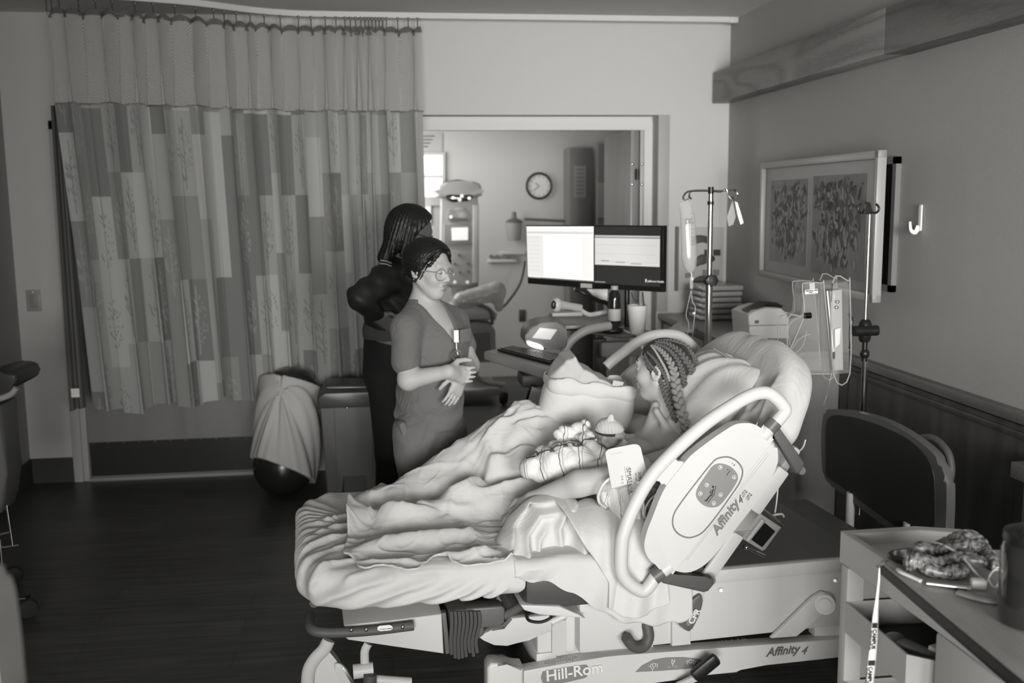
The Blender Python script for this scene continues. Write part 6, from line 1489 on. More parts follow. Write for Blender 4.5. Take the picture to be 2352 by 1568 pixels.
MB().prism([Yp(1859, 651, 3.884), Yp(1871, 649, 3.884), Yp(1872, 664, 3.884), Yp(1860, 665, 3.884)], (0, .002, 0)).build('tape', mat('tape', .5, .6), pb)
MB().cyl(Yp(1900, 668, 3.880), Yp(1914, 808, 3.880), .0035, 8).build('syringe_tube', PAPER, pb)
MB().tube([Yp(1846, 730, 3.890), Yp(1816, 800, 3.870)], .0028, 6).build('arm_rod', EDG, pb)
for l_ in ([(1846, 728), (1826, 734), (1812, 750), (1812, 780), (1818, 800)], [(1820, 800), (1835, 780), (1850, 770), (1862, 768)], [(1852, 760), (1846, 790), (1830, 808), (1815, 810)]):
    MB().tube(V4(*[(a_, c_, 3.930) for a_, c_ in l_]), .0018, 6).build('tube', EDG, pb)
tag(MB().tube(V4((1914, 812, 3.880), (1916, 824, 3.880), (1912, 850, 3.880), (1905, 880, 3.880), (1898, 910, 4.0), (1892, 930, 3.95)), .0016, 6).build('epidural_line', CLR), 'thin epidural line running down from the lockbox toward the mattress', 'tubing')
MB().tube([Yp(1916, 808, 3.875), Yp(1915, 824, 3.875)], .005, 8).build('line_clip', BLACK, pb)
MB().tube(V4((1948, 720, 3.960), (1957, 735, 3.960), (1952, 760, 3.960), (1953, 790, 3.960), (1950, 800, 3.970)), .006, 8).build('power_plug_cord', BLACK, pb)
tag(MB().tube(V4((1952, 805, 4.010), (1955, 830, 4.010), (1950, 880, 4.010), (1946, 930, 4.010), (1948, 1000, 4.010)), .0035, 6).build('power_cord', BLACK), 'black power cord dangling in front of the cabinet end panel', 'cord')
# ================================================================== things on the counter and on the walls
def base(px, py, z=.96): return Zp(px, py, z)
pr0 = base(1765, 778); pY = pr0.y-.0
pt = thing('printer', pr0, 'white boxy printer with a sloped dark top on the counter behind the raised backrest', 'printer')
MB().prism([Yp(1722, 778, pY), Yp(1718, 722, pY), Yp(1735, 714, pY), (Yp(1760, 706, pY)), Yp(1795, 708, pY), Yp(1808, 720, pY), Yp(1812, 735, pY), Yp(1812, 778, pY)], (0, .26, 0), .008).build('case', mat('printer_white', .8, .4), pt)
MB().prism([Yp(1719, 747, pY-.001), Yp(1812, 745, pY-.001), Yp(1812, 746.5, pY-.001), Yp(1719, 748.5, pY-.001)], (0, .004, 0)).build('seam_line', INKG, pt)
MB().prism([Yp(1734, 736, pY-.003), Yp(1743, 735, pY-.003), Yp(1743, 742, pY-.003), Yp(1734, 743, pY-.003)], (0, .003, 0)).build('status_button', LOGOG, pt)
pq = [Yp(1717, 720, pY+.03), Yp(1760, 700, pY+.05), Yp(1800, 704, pY+.12), Yp(1790, 712, pY+.02), Yp(1745, 712, pY+.01)]
MB().prism([p+Vector((0, 0, .003)) for p in pq], (0, .1, .01), .002).build('control_lid', PLASTD, pt)
sk0 = base(1655, 735); sY = sk0.y
CL2 = mat('wrapped_linen', .36, .25, spec=.7, bump=(40, .5))
stk = thing('linen_packs', sk0, 'stack of plastic-wrapped folded linen packs in the far corner of the counter', 'linen packs') if False else None
for k_ in range(6):
    z0 = .961+k_*.036; o = MB().box((sk0.x-.0+.006*((k_*7) % 3-1), sY+.10, z0+.0175), (.27, .24, .034), bev=.016).build('linen_pack', CL2)
    tag(o, ['bottom', 'second from bottom', 'third from bottom', 'fourth from bottom', 'second from top', 'topmost'][k_]+' pack in the stack of plastic-wrapped linen on the counter', 'linen pack', 'wrapped linen packs on the counter')
tray = tag(MB().prism([Zp(1535, 762, .962), Zp(1560, 745, .962), Zp(1602, 752, .962), Zp(1590, 765, .962)], (0, 0, .02), .004).build('tray', mat('tray_metal', .35, .3)), 'small pale tray at the near-left corner of the counter', 'tray')
# wall chart board
Yw = 6.315
bd = thing('wall_board', Yp(1610, 600, Yw), 'framed white board holding dark blood pressure cuffs on the far wall behind the IV bag', 'board')
MB().prism([Yp(1556, 522, Yw), Yp(1664, 522, Yw), Yp(1660, 652, Yw), Yp(1556, 668, Yw)], (0, .012, 0), .002).build('panel', mat('board_panel', .48, .3), bd)
MB().prism([Yp(1553, 520, Yw-.01), Yp(1560, 520, Yw-.01), Yp(1558, 668, Yw-.01), Yp(1551, 668, Yw-.01)], (0, .02, 0)).build('frame_edge', mat('board_frame', .12, .4), bd)
for l_ in ([(1590, 552), (1604, 540), (1630, 545), (1632, 560), (1610, 555), (1594, 562)], [(1598, 600), (1612, 585), (1640, 588), (1640, 600), (1615, 606), (1600, 612)], [(1592, 648), (1610, 634), (1640, 634), (1636, 648), (1612, 650)]):
    MB().prism(smoothp([Yp(a_, c_, Yw-.03) for a_, c_ in l_], 3, True), (0, .025, 0), .005).build('cuff', mat('cuff_dark', .05, .5), bd)
for l_ in ((1618, 573, 1634, 587), (1639, 573, 1655, 587), (1574, 627, 1588, 638), (1614, 619, 1630, 632), (1638, 619, 1652, 632)):
    MB().prism([Yp(l_[0], l_[1], Yw-.006), Yp(l_[2], l_[1], Yw-.006), Yp(l_[2], l_[3], Yw-.006), Yp(l_[0], l_[3], Yw-.006)], (0, .005, 0)).build('size_label', PLASTD if l_[1] == 573 else LOGOG, bd)
# picture cabinet with the framed print swung open
ART = mat('print_paper', .27, .35)
pc_ = thing('picture_cabinet', Vector((2.2, 4.8, 1.58)), 'wall cabinet whose door is a framed flower print, swung slightly open on the right wall', 'picture cabinet')
b = MB(); b.lohi((2.225, 4.13, 1.29), (2.2495, 4.16, 1.88)); b.lohi((2.225, 5.47, 1.29), (2.2495, 5.5, 1.88)); b.lohi((2.225, 4.13, 1.85), (2.2495, 5.5, 1.88)); b.lohi((2.225, 4.13, 1.29), (2.2495, 5.5, 1.32))
b.build('cabinet_frame', mat('cabinet_frame', .20, .4), pc_)
MB().lohi((2.240, 4.16, 1.32), (2.2492, 5.47, 1.85)).build('recess_shade_panel', mat('cabinet_shade', .006, .6), pc_)  # near-black sheet instead of real depth, the recess shade is in its colour
A, D_ = Vector((2.165, 5.50, 0)), Vector((2.085, 3.985, 0)); dr_ = (D_-A).normalized(); nr_ = Vector((-dr_.y, dr_.x, 0)); nr_ = nr_ if nr_.x < 0 else -nr_; LN = (D_-A).length
za, zb1 = 1.262, 1.902
def AP(s, z, n_=0): return A+dr_*s+nr_*n_+Vector((0, 0, z))
MA = Matrix((dr_, nr_, Vector((0, 0, 1)))).transposed()
FRM = mat('print_frame', .34, .35)
for s0, s1, z0, z1 in ((0, .035, za, zb1), (LN-.035, LN, za, zb1), (0, LN, za, za+.035), (0, LN, zb1-.035, zb1)):
    MB().box((AP((s0+s1)/2, (z0+z1)/2, .0)), (s1-s0, .04, z1-z0), MA, bev=.004).build('frame_rail', FRM, pc_)
MB().box(AP(LN/2, (za+zb1)/2, -.008), (LN-.05, .01, zb1-za-.05), MA).build('mat_board', ART, pc_)
# generic loose bouquets brushed on two panels
def flowers(s0, s1, z0, z1, seed, nm):
    ground = MB().box(AP((s0+s1)/2, (z0+z1)/2, -.001), (s1-s0, .004, z1-z0), MA).build(nm, mat(nm+'_ground', .27, .6, var=(9, .2)), pc_)
    rg = random.Random(seed); cols = [mat('paint_dark', .075, .7), mat('paint_mid', .13, .7), mat('paint_light', .34, .7)]
    bs2 = [MB(), MB(), MB()]
    for k in range(420):
        t = rg.random(); s_ = (s0+s1)/2+rg.gauss(0, .27)*(s1-s0)*(.6+t*.6); z_ = z0+(z1-z0)*(.12+.80*t)+rg.gauss(0, .012)
        if not (s0+.015 < s_ < s1-.015 and z0+.015 < z_ < z1-.015): continue
        c_ = AP(s_, z_, .0015+.0004*(k % 5)); L_ = rg.uniform(.010, .034); W_ = L_*rg.uniform(.25, .5); a_ = rg.uniform(0, pi) if t > .4 else pi/2+rg.gauss(0, .4)
        ux = dr_*cos(a_)+Vector((0, 0, 1))*sin(a_); uy = dr_*-sin(a_)+Vector((0, 0, 1))*cos(a_)
        bs2[0 if k % 5 < 2 else (1 if k % 5 < 4 else 2)].prism([c_+ux*L_*cos(q)+uy*W_*sin(q)*(1-.3*cos(q)) for q in np.linspace(0, 2*pi, 9)[:-1]], nr_*.0006)
    for q, bq in enumerate(bs2): o = bq.build('brush_strokes', cols[q], ground, smooth=False); o['kind'] = 'stuff'
flowers(.14, .70, 1.36, 1.80, 3, 'flower_print'); flowers(.76, 1.36, 1.34, 1.81, 8, 'flower_print')
# stick-on hook
hp0 = Vector((2.246, 3.945, 1.615))
hk_ = thing('wall_hook', hp0, 'white adhesive hook on the right wall beside the picture cabinet', 'hook')
MB().box(hp0+Vector((-.004, 0, .005)), (.008, .028, .11), bev=.0038, ).build('hook_plate', PAPER, hk_)
MB().tube(smoothp([hp0+Vector((-.008, 0, -.03)), hp0+Vector((-.022, 0, -.055)), hp0+Vector((-.042, 0, -.045)), hp0+Vector((-.048, 0, -.01))], 6), [(.012-.007*i/18, .004) for i in range(19)], 12).build('hook_arm', PAPER, hk_)
# low cabinet at the right edge
lc = thing('low_cabinet', Vector((2.2, 2.9, 0)), 'wooden low cabinet by the wainscot at the right edge of view', 'cabinet')
MB().lohi((2.10, 2.35, 0), (2.215, 2.97, .775), .003).build('body', CABW, lc); MB().lohi((2.07, 2.3, .776), (2.22, 3.0, .83), .004).build('top', RAILW, lc)

# ================================================================== supply cart, table and things at the lower right
CZ = .80
ct = thing('supply_cart', Vector((1.45, 2.2, 0)), 'cream plastic supply cart with tray top and open bins at the lower right', 'cart')
CC = mat('cart_cream', .44, .45); CCD = mat('cart_inner', .3, .5)
Tq = [Zp(1930, 1218, CZ), Zp(2100, 1207, CZ), Zp(2208, 1214, CZ), Zp(2290, 1270, CZ), Vector((1.70, 1.75, CZ)), Vector((1.27, 1.75, CZ))]
def inset(P, d_):
    c_ = sum(P, Vector())/len(P); return [p+(c_-p).normalized()*d_ for p in P]
In = inset(Tq, .035); bq = MB()
vo_ = [bq.bm.verts.new(p) for p in Tq]; vi_ = [bq.bm.verts.new(p) for p in In]; vl = [bq.bm.verts.new(p-Vector((0, 0, .035))) for p in inset(Tq, .045)]; vb = [bq.bm.verts.new(p-Vector((0, 0, .09))) for p in Tq]
n6 = len(Tq)
for i in range(n6):
    j = (i+1) % n6; bq.bm.faces.new((vo_[i], vo_[j], vi_[j], vi_[i])); bq.bm.faces.new((vi_[i], vi_[j], vl[j], vl[i])); bq.bm.faces.new((vo_[j], vo_[i], vb[i], vb[j]))
bq.bm.faces.new(vl); bq.bm.faces.new(list(reversed(vb)))
tt = bq.build('tray_top', CC, ct, angle=30)
md = tt.modifiers.new('bev', 'BEVEL'); md.width = .004; md.segments = 2; md.limit_method = 'ANGLE'
xL = Tq[0].x
MB().lohi((xL, 2.46, .03), (xL+.05, 2.50, CZ-.09), .004).build('corner_post', CC, ct)
MB().lohi((xL+.32, 1.75, .03), (xL+.36, 2.50, CZ-.09)).build('back_panel', CCD, ct)
MB().lohi((xL+.02, 2.475, .03), (xL+.35, 2.495, CZ-.09)).build('end_panel', CCD, ct)
MB().lohi((xL+.02, 1.76, .03), (xL+.36, 2.06, CZ-.09), .01).build('front_panel', CC, ct)
for z_ in (.53, .30, .08):
    P = [Vector((xL+.0, 2.46, z_)), Vector((xL+.32, 2.46, z_)), Vector((xL+.32, 2.09, z_)), Vector((xL+.06, 2.09, z_)), Vector((xL, 2.14, z_))]
    bq = MB(); lo_ = [bq.bm.verts.new(p) for p in P]; hi_ = [bq.bm.verts.new(p+Vector((0, 0, .085))) for p in P]
    for i in range(5): j = (i+1) % 5; bq.bm.faces.new((lo_[i], lo_[j], hi_[j], hi_[i]))
    bq.bm.faces.new(lo_); o = bq.build('bin', CC, ct, smooth=False); solidify(o, .006)
    MB().lohi((xL+.012, 2.1, z_+.008), (xL+.31, 2.45, z_+.012)).build('bin_liner', mat('bin_liner', .035, .6), o)
text('cart_lettering', 'Sentinel', .02, Vector((xL-.001, 2.44, CZ-.075)), (0, -1, 0), (0, 0, 1), INKG, tt, lift=.0015) if False else None
bxo = tag(MB().box((xL+.13, 2.16, .59), (.09, .07, .05), Matrix.Rotation(R(20), 3, 'Z'), bev=.002).build('supply_box', PAPER), 'small white supply box in the upper bin of the cart', 'box')
tag(MB().box((xL+.06, 2.19, .585), (.035, .11, .04), Matrix.Rotation(R(25), 3, 'Z'), bev=.002).build('dark_box', mat('box_grey', .25, .5)), 'narrow grey carton beside the white box in the cart bin', 'box')
tag(MB().ell((xL+.07, 2.33, .56), (.03, .022, .02)).build('crumpled_tissue', PAPER), 'crumpled tissue lying in the upper bin of the cart', 'tissue')
# wooden table
TZ = .865
tbp = [Zp(2022, 1288, TZ), Zp(2060, 1268, TZ), Zp(2290, 1262, TZ), Vector((1.75, 2.02, TZ)), Vector((1.75, 1.2, TZ)), Vector((1.06, 1.2, TZ)), Zp(2352, 1560, TZ)]
tb_ = thing('side_table', Vector((1.4, 1.6, 0)), 'wood-topped table with dark rounded edge in the lower right corner', 'table')
MB().prism(tbp, (0, 0, -.004)).build('table_top', TOPW, tb_)
ed = [p-Vector((0, 0, .005)) for p in tbp]; MB().prism(ed, (0, 0, -.030), .008).build('table_edge', mat('table_edge', .02, .5), tb_)
MB().box((1.58, 1.45, .42), (.06, .06, .80), bev=.005).build('table_leg', PLASTD, tb_)
def T(px, py, dz=0): return Zp(px, py, TZ)+Vector((0, 0, dz))
ph = tag(MB().prism(smoothp([T(2037, 1278), T(2060, 1270), T(2110, 1264), T(2135, 1262), T(2140, 1285), T(2085, 1296), T(2070, 1297)], 3, True), (0, 0, .010), .003).build('smartphone', BLACK), 'black smartphone lying on the far left corner of the wooden table', 'phone')
MB().prism(smoothp([T(2042, 1279, .0101), T(2062, 1273, .0101), T(2108, 1267, .0101), T(2130, 1266, .0101), T(2134, 1282, .0101), T(2084, 1292, .0101)], 3, True), (0, 0, .0006)).build('phone_glass', mat('phone_glass', .008, .05, spec=.8), ph)
def scarf():
    rg = random.Random(4); pr_s = []
    px_l = [((2088, 1312), (2110, 1292), (2140, 1282), (2180, 1276), (2220, 1268), (2262, 1278), (2282, 1310)), ((2092, 1316), (2130, 1316), (2170, 1312), (2215, 1312), (2255, 1318)), ((2110, 1300), (2150, 1296), (2200, 1292), (2240, 1296)), ((2130, 1322), (2170, 1326), (2210, 1328)), ((2150, 1276), (2190, 1262), (2230, 1262), (2258, 1272))]
    for k, l_ in enumerate(px_l):
        P = [T(a_, c_, .014+.012*(k % 3)+.006*math.sin(i*2+k)) for i, (a_, c_) in enumerate(l_)]
        pr_s += chain([tuple(p) for p in smoothp(P, 3)], [.0105+.0025*math.sin(i*.9+k) for i in range(3*(len(P)-1)+1)])
    lo, hi = cbounds(pr_s, .02)
    return sdf_obj('silk_scarf', lambda P: (uni(P, pr_s, .012)-.0035*np.abs(np.sin(P[..., 0]*90-P[..., 1]*200+3*np.sin(P[..., 0]*70))))*.7, lo, hi, .0024, mat('silk_pattern', .03, .3, spec=.6, var=(90, .28)))
tag(scarf(), 'shiny patterned silk scarf bunched up on the wooden table', 'scarf')
pn = tag(MB().cyl(T(2128, 1345, .006), T(2228, 1357, .006), .0055, 14).build('silver_pen', STEEL), 'silver tube-shaped pen in front of the silk scarf', 'pen')
MB().ell(T(2228, 1357, .006), (.006, .006, .006), seg=12, rings=8).build('pen_cap_end', CHROME, pn)
tag(MB().box(T(2246, 1352, .012), (.032, .026, .022), Matrix.Rotation(R(-20), 3, 'Z'), bev=.006).build('charger_plug', PAPER), 'white charger cube at the end of the silver pen', 'charger')
tag(MB().tube(smoothp([T(2062, 1313, .005), T(2070, 1320, .006), T(2095, 1330, .005), T(2115, 1338, .004)], 5), [(.004, .006)]*16, 8).build('ear_strap', PLAST), 'short pale elastic strap at the left front of the scarf', 'strap')
tag(MB().tube(smoothp([T(2105, 1290, .035), T(2150, 1290, .045), T(2200, 1310, .04), T(2240, 1335, .02), T(2262, 1345, .006)], 6), .003, 6).build('charging_cable', PLAST), 'pale charging cable looping over the silk scarf', 'cable')
tag(MB().tube(smoothp([T(2262, 1352, .006), T(2280, 1330, .02), T(2300, 1335, .02), T(2285, 1355, .006), T(2270, 1340, .015), T(2292, 1322, .02), T(2310, 1340, .01)], 6), .0018, 6).build('white_cord', PAPER), 'tangle of thin white cord between the charger and the jug', 'cord')
hb_ = thing('hair_brush', T(2250, 1378, 0), 'pale hairbrush lying with bristles up left of the dark jug', 'brush')
MB().tube(smoothp([T(2202, 1366, .006), T(2225, 1374, .007), T(2260, 1383, .007), T(2300, 1388, .006)], 5), [(.006, .012)]*16, 10).build('brush_body', mat('brush_tan', .22, .5), hb_)
b = MB()
for i in range(16):
    for j in range(2): p_ = T(2222+i*4.6, 1370+i*1.0+j*5, .012); b.cyl(p_, p_+Vector((0, 0, .010)), .0007, 5)
o = b.build('bristles', INKG, hb_); o['kind'] = 'stuff'
# big dark jug
jc = T(2400, 1455, 0)+Vector((.0, .09, 0)); jc.z = TZ
jc = Vector((Zp(2366, 1432, TZ).x, Zp(2366, 1432, TZ).y, TZ))
jg = thing('travel_mug', jc, 'large dark insulated jug with handle cut off by the right edge of view', 'jug')
sm_ = mat('smoked_plastic', .02, .08, spec=.9, coat=.5)
MB().lathe(jc, [(.050, 0), (.058, .006), (.062, .03), (.062, .15), (.058, .165), (.05, .175)], 36).build('jug_body', sm_, jg)
MB().lathe(jc+Vector((0, 0, .17)), [(.058, 0), (.060, .004), (.058, .020), (.040, .028), (.03, .03)], 32).build('jug_lid', BLACK, jg)
MB().tube(smoothp([jc+Vector((-.045, -.03, .19)), jc+Vector((-.03, -.03, .215)), jc+Vector((.02, -.03, .22)), jc+Vector((.05, -.03, .19))], 6), .008, 10).build('jug_handle', BLACK, jg)
# lanyard
LY = 2.03
lz = thing('lanyard', Yp(2020, 1290, LY), 'white printed lanyard clipped to the table corner, hanging over the cart', 'lanyard')
def ribbon(pl, pr__, nm, m):
    b = MB(); n_ = len(pl); vs = [(b.bm.verts.new(pl[i]), b.bm.verts.new(pr__[i])) for i in range(n_)]
    for i in range(n_-1): b.bm.faces.new((vs[i][0], vs[i][1], vs[i+1][1], vs[i+1][0]))
    o = b.build(nm, m, lz, fix=False); solidify(o, .0012); return o
yy = [1303, 1330, 1370, 1400, 1420, 1450, 1500, 1540, 1600]
Lx = [2019, 2017, 2012, 2007, 2004, 2001, 1996, 1991, 1984]; Rx = [2021, 2021, 2018, 2017, 2017, 2016, 2013, 2009, 2003]
rib = ribbon([Yp(x_, y_, LY) for x_, y_ in zip(Lx, yy)], [Yp(x_, y_, LY) for x_, y_ in zip(Rx, yy)], 'strap', PAPER)
Lx2 = [2020, 2019, 2016, 2014, 2013, 2012, 2010, 2009, 2006]; Rx2 = [2022, 2021, 2020, 2020, 2019, 2019, 2017, 2015, 2014]
dn = (Yp(1999, 1560, LY)-Yp(2010, 1440, LY)).normalized(); sd_ = (Yp(1994, 1500, LY)-Yp(2016, 1500, LY)).normalized()
for y0 in (1430, 1516):
    o_ = Yp(np.interp(y0+14, yy, Lx)+3.5, y0+14, LY-.001)
    text('strap_lettering', 'CAMPUS', .0125, o_, dn, -sd_, INK, rib, bold=.0003, lift=.0015); text('strap_lettering', 'TECHNOLOGIES INC', .0052, o_+sd_*.0055+dn*.002, dn, -sd_, INK, rib, lift=.0015)
    q = [Yp(np.interp(y0, yy, Lx)+1, y0, LY-.0015), Yp(np.interp(y0, yy, Rx)-1, y0, LY-.0015), Yp(np.interp(y0+12, yy, Rx)-1, y0+12, LY-.0015), Yp(np.interp(y0+12, yy, Lx)+1, y0+12, LY-.0015)]
    MB().prism(q, (0, -.0006, 0)).build('strap_emblem', INK, rib)
MB().tube(smoothp([Yp(2019, 1303, LY), Yp(2014, 1300, LY), Yp(2017, 1296, LY), Yp(2024, 1298, LY)], 4, True), .0012, 6, close=True).build('ring', CHROME, lz)
MB().tube([Yp(2022, 1298, LY), Yp(2030, 1291, LY), Yp(2040, 1286, LY+.02)], .0022, 6).build('clasp', CHROME, lz)

# ================================================================== left side of the room
bn0 = thing('waste_bin', Vector((-.17, 5.72, 0)), 'dark grey step-pedal waste bin beside the curtain behind the nurses', 'waste bin')
BG = mat('bin_grey', .10, .45); BG2 = mat('bin_lid_dark', .05, .3)
by = 5.60
def Q6(px, Y=by): return [Yp(a_, c_, Y) for a_, c_ in px]
k0 = Q6([(735, 936), (882, 930), (880, 1118), (752, 1118)])
for p in k0[2:]: p.z = 0.0
front = [k0[0], k0[1], k0[2], Vector((k0[2].x-.085, by, 0)), Vector((k0[2].x-.085, by, .165)), Vector((k0[3].x+.085, by, .165)), Vector((k0[3].x+.085, by, 0)), k0[3]]
MB().prism(front, (0, .34, 0), .008).build('bin_body', BG, bn0)
MB().lohi((k0[3].x+.09, by+.03, .02), (k0[2].x-.09, by+.05, .165)).build('pedal_recess', BLACK, bn0)
MB().box(((k0[2].x+k0[3].x)/2, by-.02, .035), (.11, .08, .018), bev=.005).build('pedal', BLACK, bn0)
MB().prism(Q6([(728, 940), (728, 912), (745, 900), (878, 896), (886, 908), (888, 932), (885, 938)]), (0, .36, 0), .012).build('lid', BG2, bn0)
MB().prism(Q6([(740, 905), (748, 884), (870, 884), (882, 905)], by+.10), (0, .24, 0), .012).build('lid_top', BG2, bn0)
MB().ell(Yp(797, 936, by-.01), (.012, .006, .006)).build('lid_catch', CHROME, bn0)
for x_ in (770, 855): MB().box(Yp(x_, 1010, by-.0015)+Vector((0, 0, .0)), (.003, .003, .42)).build('body_seam', BLACK, bn0)
MB().cyl((.01, by+.33, .04), (.01, by+.36, .04), .04, 16).build('rear_wheel', BLACK, bn0)
# leaning peanut ball in a pillowcase
bp0 = thing('exercise_ball', Yp(650, 1110, 5.7), 'dark peanut-shaped exercise ball leaning upright by the bin, wrapped in a pale pillowcase', 'exercise ball'); 
tpb, btb = Yp(668, 930, 5.98), Yp(652, 1075, 5.82)
dirb = (tpb-btb).normalized(); btb2 = btb.copy(); btb2.z = .178; tpb2 = btb2+dirb*.42
pnt = [('e', tuple(btb2), (.175, .175, .175)), ('e', tuple(tpb2), (.172, .172, .172)), ('c', tuple(btb2), tuple(tpb2), .12, .12)]
lo, hi = cbounds(pnt, .03); sdf_obj('ball', lambda P: uni(P, pnt, .08), lo, hi, .009, mat('ball_rubber', .02, .25, spec=.6), bp0)
cax = np.array(dirb, np.float32); cb0 = np.array(btb2, np.float32)
def slv(P):
    q = P-cb0; t = q@cax; r = np.linalg.norm(q-t[..., None]*cax, axis=-1); side = q[..., 0]
    rad_ = .190+.010*np.sin(np.arctan2(q[..., 1], q[..., 0])*5+t*6)+.004*np.sin(np.arctan2(q[..., 1], q[..., 0])*15)+.02*np.clip(.2-t, 0, .3)
    d = r-rad_; d = np.maximum(d, -(t+.03+.32*side)); d = np.maximum(d, t-.50+.12*side)
    return d*.7
sdf_obj('pillowcase_sleeve', slv, np.array(lo)-.06, np.array(hi)+.06, .0075, mat('sleeve_cloth', .5, .85), bp0)
# rolling stool/cart cut off by the left edge
rc = thing('rolling_stand', Vector((-1.75, 4.3, 0)), 'chrome-legged rolling stand with dark padded top at the left edge of view', 'stand')
MB().prism(smoothp([Yp(-60, 870, 4.6), Yp(0, 852, 4.6), Yp(34, 856, 4.6), Yp(42, 872, 4.6), Yp(36, 888, 4.6), Yp(0, 905, 4.6), Yp(-60, 915, 4.6)], 3, True), (0, .3, 0), .02).build('padded_top', PLASTD, rc)
MB().tube(smoothp([Yp(-60, 930, 4.58), Yp(0, 915, 4.58), Yp(25, 905, 4.58), Yp(38, 890, 4.58)], 4), .014, 10).build('rim_tube', LGT, rc)
MB().prism([Yp(-60, 935, 4.62), Yp(4, 930, 4.62), Yp(15, 1090, 4.62), Yp(10, 1150, 4.62), Yp(0, 1180, 4.62), Yp(-60, 1180, 4.62)], (0, .2, 0), .02).build('side_skirt', MID, rc)
for l_ in ([(16, 1160), (30, 1255)], [(0, 1240), (8, 1325)], [(0, 1228), (24, 1222)], [(4, 1258), (44, 1252)], [(-10, 1330), (24, 1322)]): MB().cyl(Yp(*l_[0], 4.25), Yp(*l_[1], 4.25), .006, 10).build('chrome_leg', CHROME, rc)
MB().prism([Yp(-40, 1376, 4.2), Yp(60, 1372, 4.2), Yp(62, 1386, 4.2), Yp(-40, 1396, 4.2)], (0, .05, 0), .006).build('base_arm', BLACK, rc)
for c_ in ((64, 1399, 4.2), (25, 1270, 4.6)):
    p_ = Yp(*c_); p_.z = .042
    MB().lathe(p_, [(.012, -.02), (.038, -.018), (.042, -.008), (.042, .008), (.038, .018), (.012, .02)], 22, Matrix.Rotation(pi/2, 3, 'X')@Matrix.Rotation(R(25), 3, 'Y')).build('caster', RUBBER, rc)
# pale chair arm close to the camera at the lower left edge
ca = thing('chair', Vector((-.36, 1.0, 0)), 'pale upholstered chair edge, out of focus at the lower left corner', 'chair')
MB().prism(smoothp([Yp(-90, 1350, 1.15), Yp(-50, 1355, 1.15), Yp(-26, 1400, 1.15), Yp(-14, 1470, 1.15), Yp(0, 1600, 1.15), Yp(0, 1700, 1.15), Yp(-90, 1700, 1.15)], 3, True), (0, .08, 0), .01).build('chair_arm', mat('chair_fabric', .5, .7), ca)
MB().box((-.45, 1.12, .35), (.06, .06, .70), bev=.01).build('chair_leg', mat('chair_fabric2', .4, .7), ca)
# ================================================================== side room seen through the opening
YS = 9.5
SW = mat('side_room_paint', .5, .8)
bx('wall_side_back', (-1.2, YS, 0), (3.4, YS+.1, 2.75), SW)
bx('wall_side_left', (-1.3, 6.53, 0), (-1.2, YS+.1, 2.75), SW); bx('wall_side_right', (3.4, 6.53, 0), (3.5, YS+.1, 2.75), SW)
bx('wall_side_front', (2.25, 6.53, 0), (3.4, 6.6, 2.75), SW)
bx('ceiling_side', (-1.3, 6.53, 2.6), (3.5, YS+.1, 2.7), CEIL)
def S7(px, py, Y=YS-.003): return Yp(px, py, Y)
def quad(x0, y0, x1, y1, Y, d=.01): return [Yp(x0, y0, Y), Yp(x1, y0, Y), Yp(x1, y1, Y), Yp(x0, y1, Y)]
# window with bright panes
wn = struct(MB().prism(quad(930, 350, 1022, 472, YS-.03), (0, .03, 0)).build('window_2', mat('side_window_frame', .5, .5)))
MB().prism(quad(940, 357, 1016, 402, YS-.034), (0, .003, 0)).build('pane', mat('daylight_pane', .9, .4, emit=.85), wn)
MB().prism(quad(940, 409, 1016, 452, YS-.034), (0, .003, 0)).build('pane', mat('daylight_pane2', .9, .4, emit=.8), wn)
ps = thing('wall_poster', Yp(990, 330, YS-.01), 'pale printed notice on the side room wall above the bright window', 'poster')
MB().prism(quad(930, 305, 1016, 352, YS-.01), (0, .004, 0)).build('sheet', mat('poster_paper', .42, .6), ps)
for k_ in range(4): MB().prism(quad(960, 311+k_*8, 998-k_*5, 314+k_*8, YS-.0115), (0, .001, 0)).build('printed_line', INKG, ps)
nt_ = thing('notice', Yp(975, 500, YS-.02), 'white sheet taped to the side room wall below the window', 'notice')
MB().prism(quad(966, 462, 990, 515, YS-.02), (0, .004, 0)).build('sheet', PAPER, nt_)
# clock
cc_ = Yp(1237.5, 427, YS-.002); ck = thing('wall_clock', cc_, 'round dark-rimmed wall clock with white dial on the side room wall', 'clock')
MY = Matrix.Rotation(pi/2, 3, 'X'); rC = .118
MB().tube([cc_+Vector((rC*cos(a_), -.018, rC*sin(a_))) for a_ in np.linspace(0, 2*pi, 41)[:-1]], .012, 10, close=True).build('rim', BLACK, ck)
MB().cyl(cc_+Vector((0, -.012, 0)), cc_+Vector((0, -.001, 0)), rC, 40).build('dial', mat('clock_dial', .62, .5), ck)
for k_ in range(12):
    a_ = pi/2-k_*pi/6; text('numeral', str(12 if k_ == 0 else k_), .024, cc_+Vector((.090*cos(a_), -.0125, .090*sin(a_)-.008)), (1, 0, 0), (0, 0, 1), INK, ck, align='CENTER')
MB().tube([cc_+Vector((0, -.015, 0)), cc_+Vector((-.035, -.015, .028))], .003, 6).build('hour_hand', BLACK, ck); MB().tube([cc_+Vector((0, -.016, 0)), cc_+Vector((-.055, -.016, -.045))], .0022, 6).build('minute_hand', BLACK, ck)
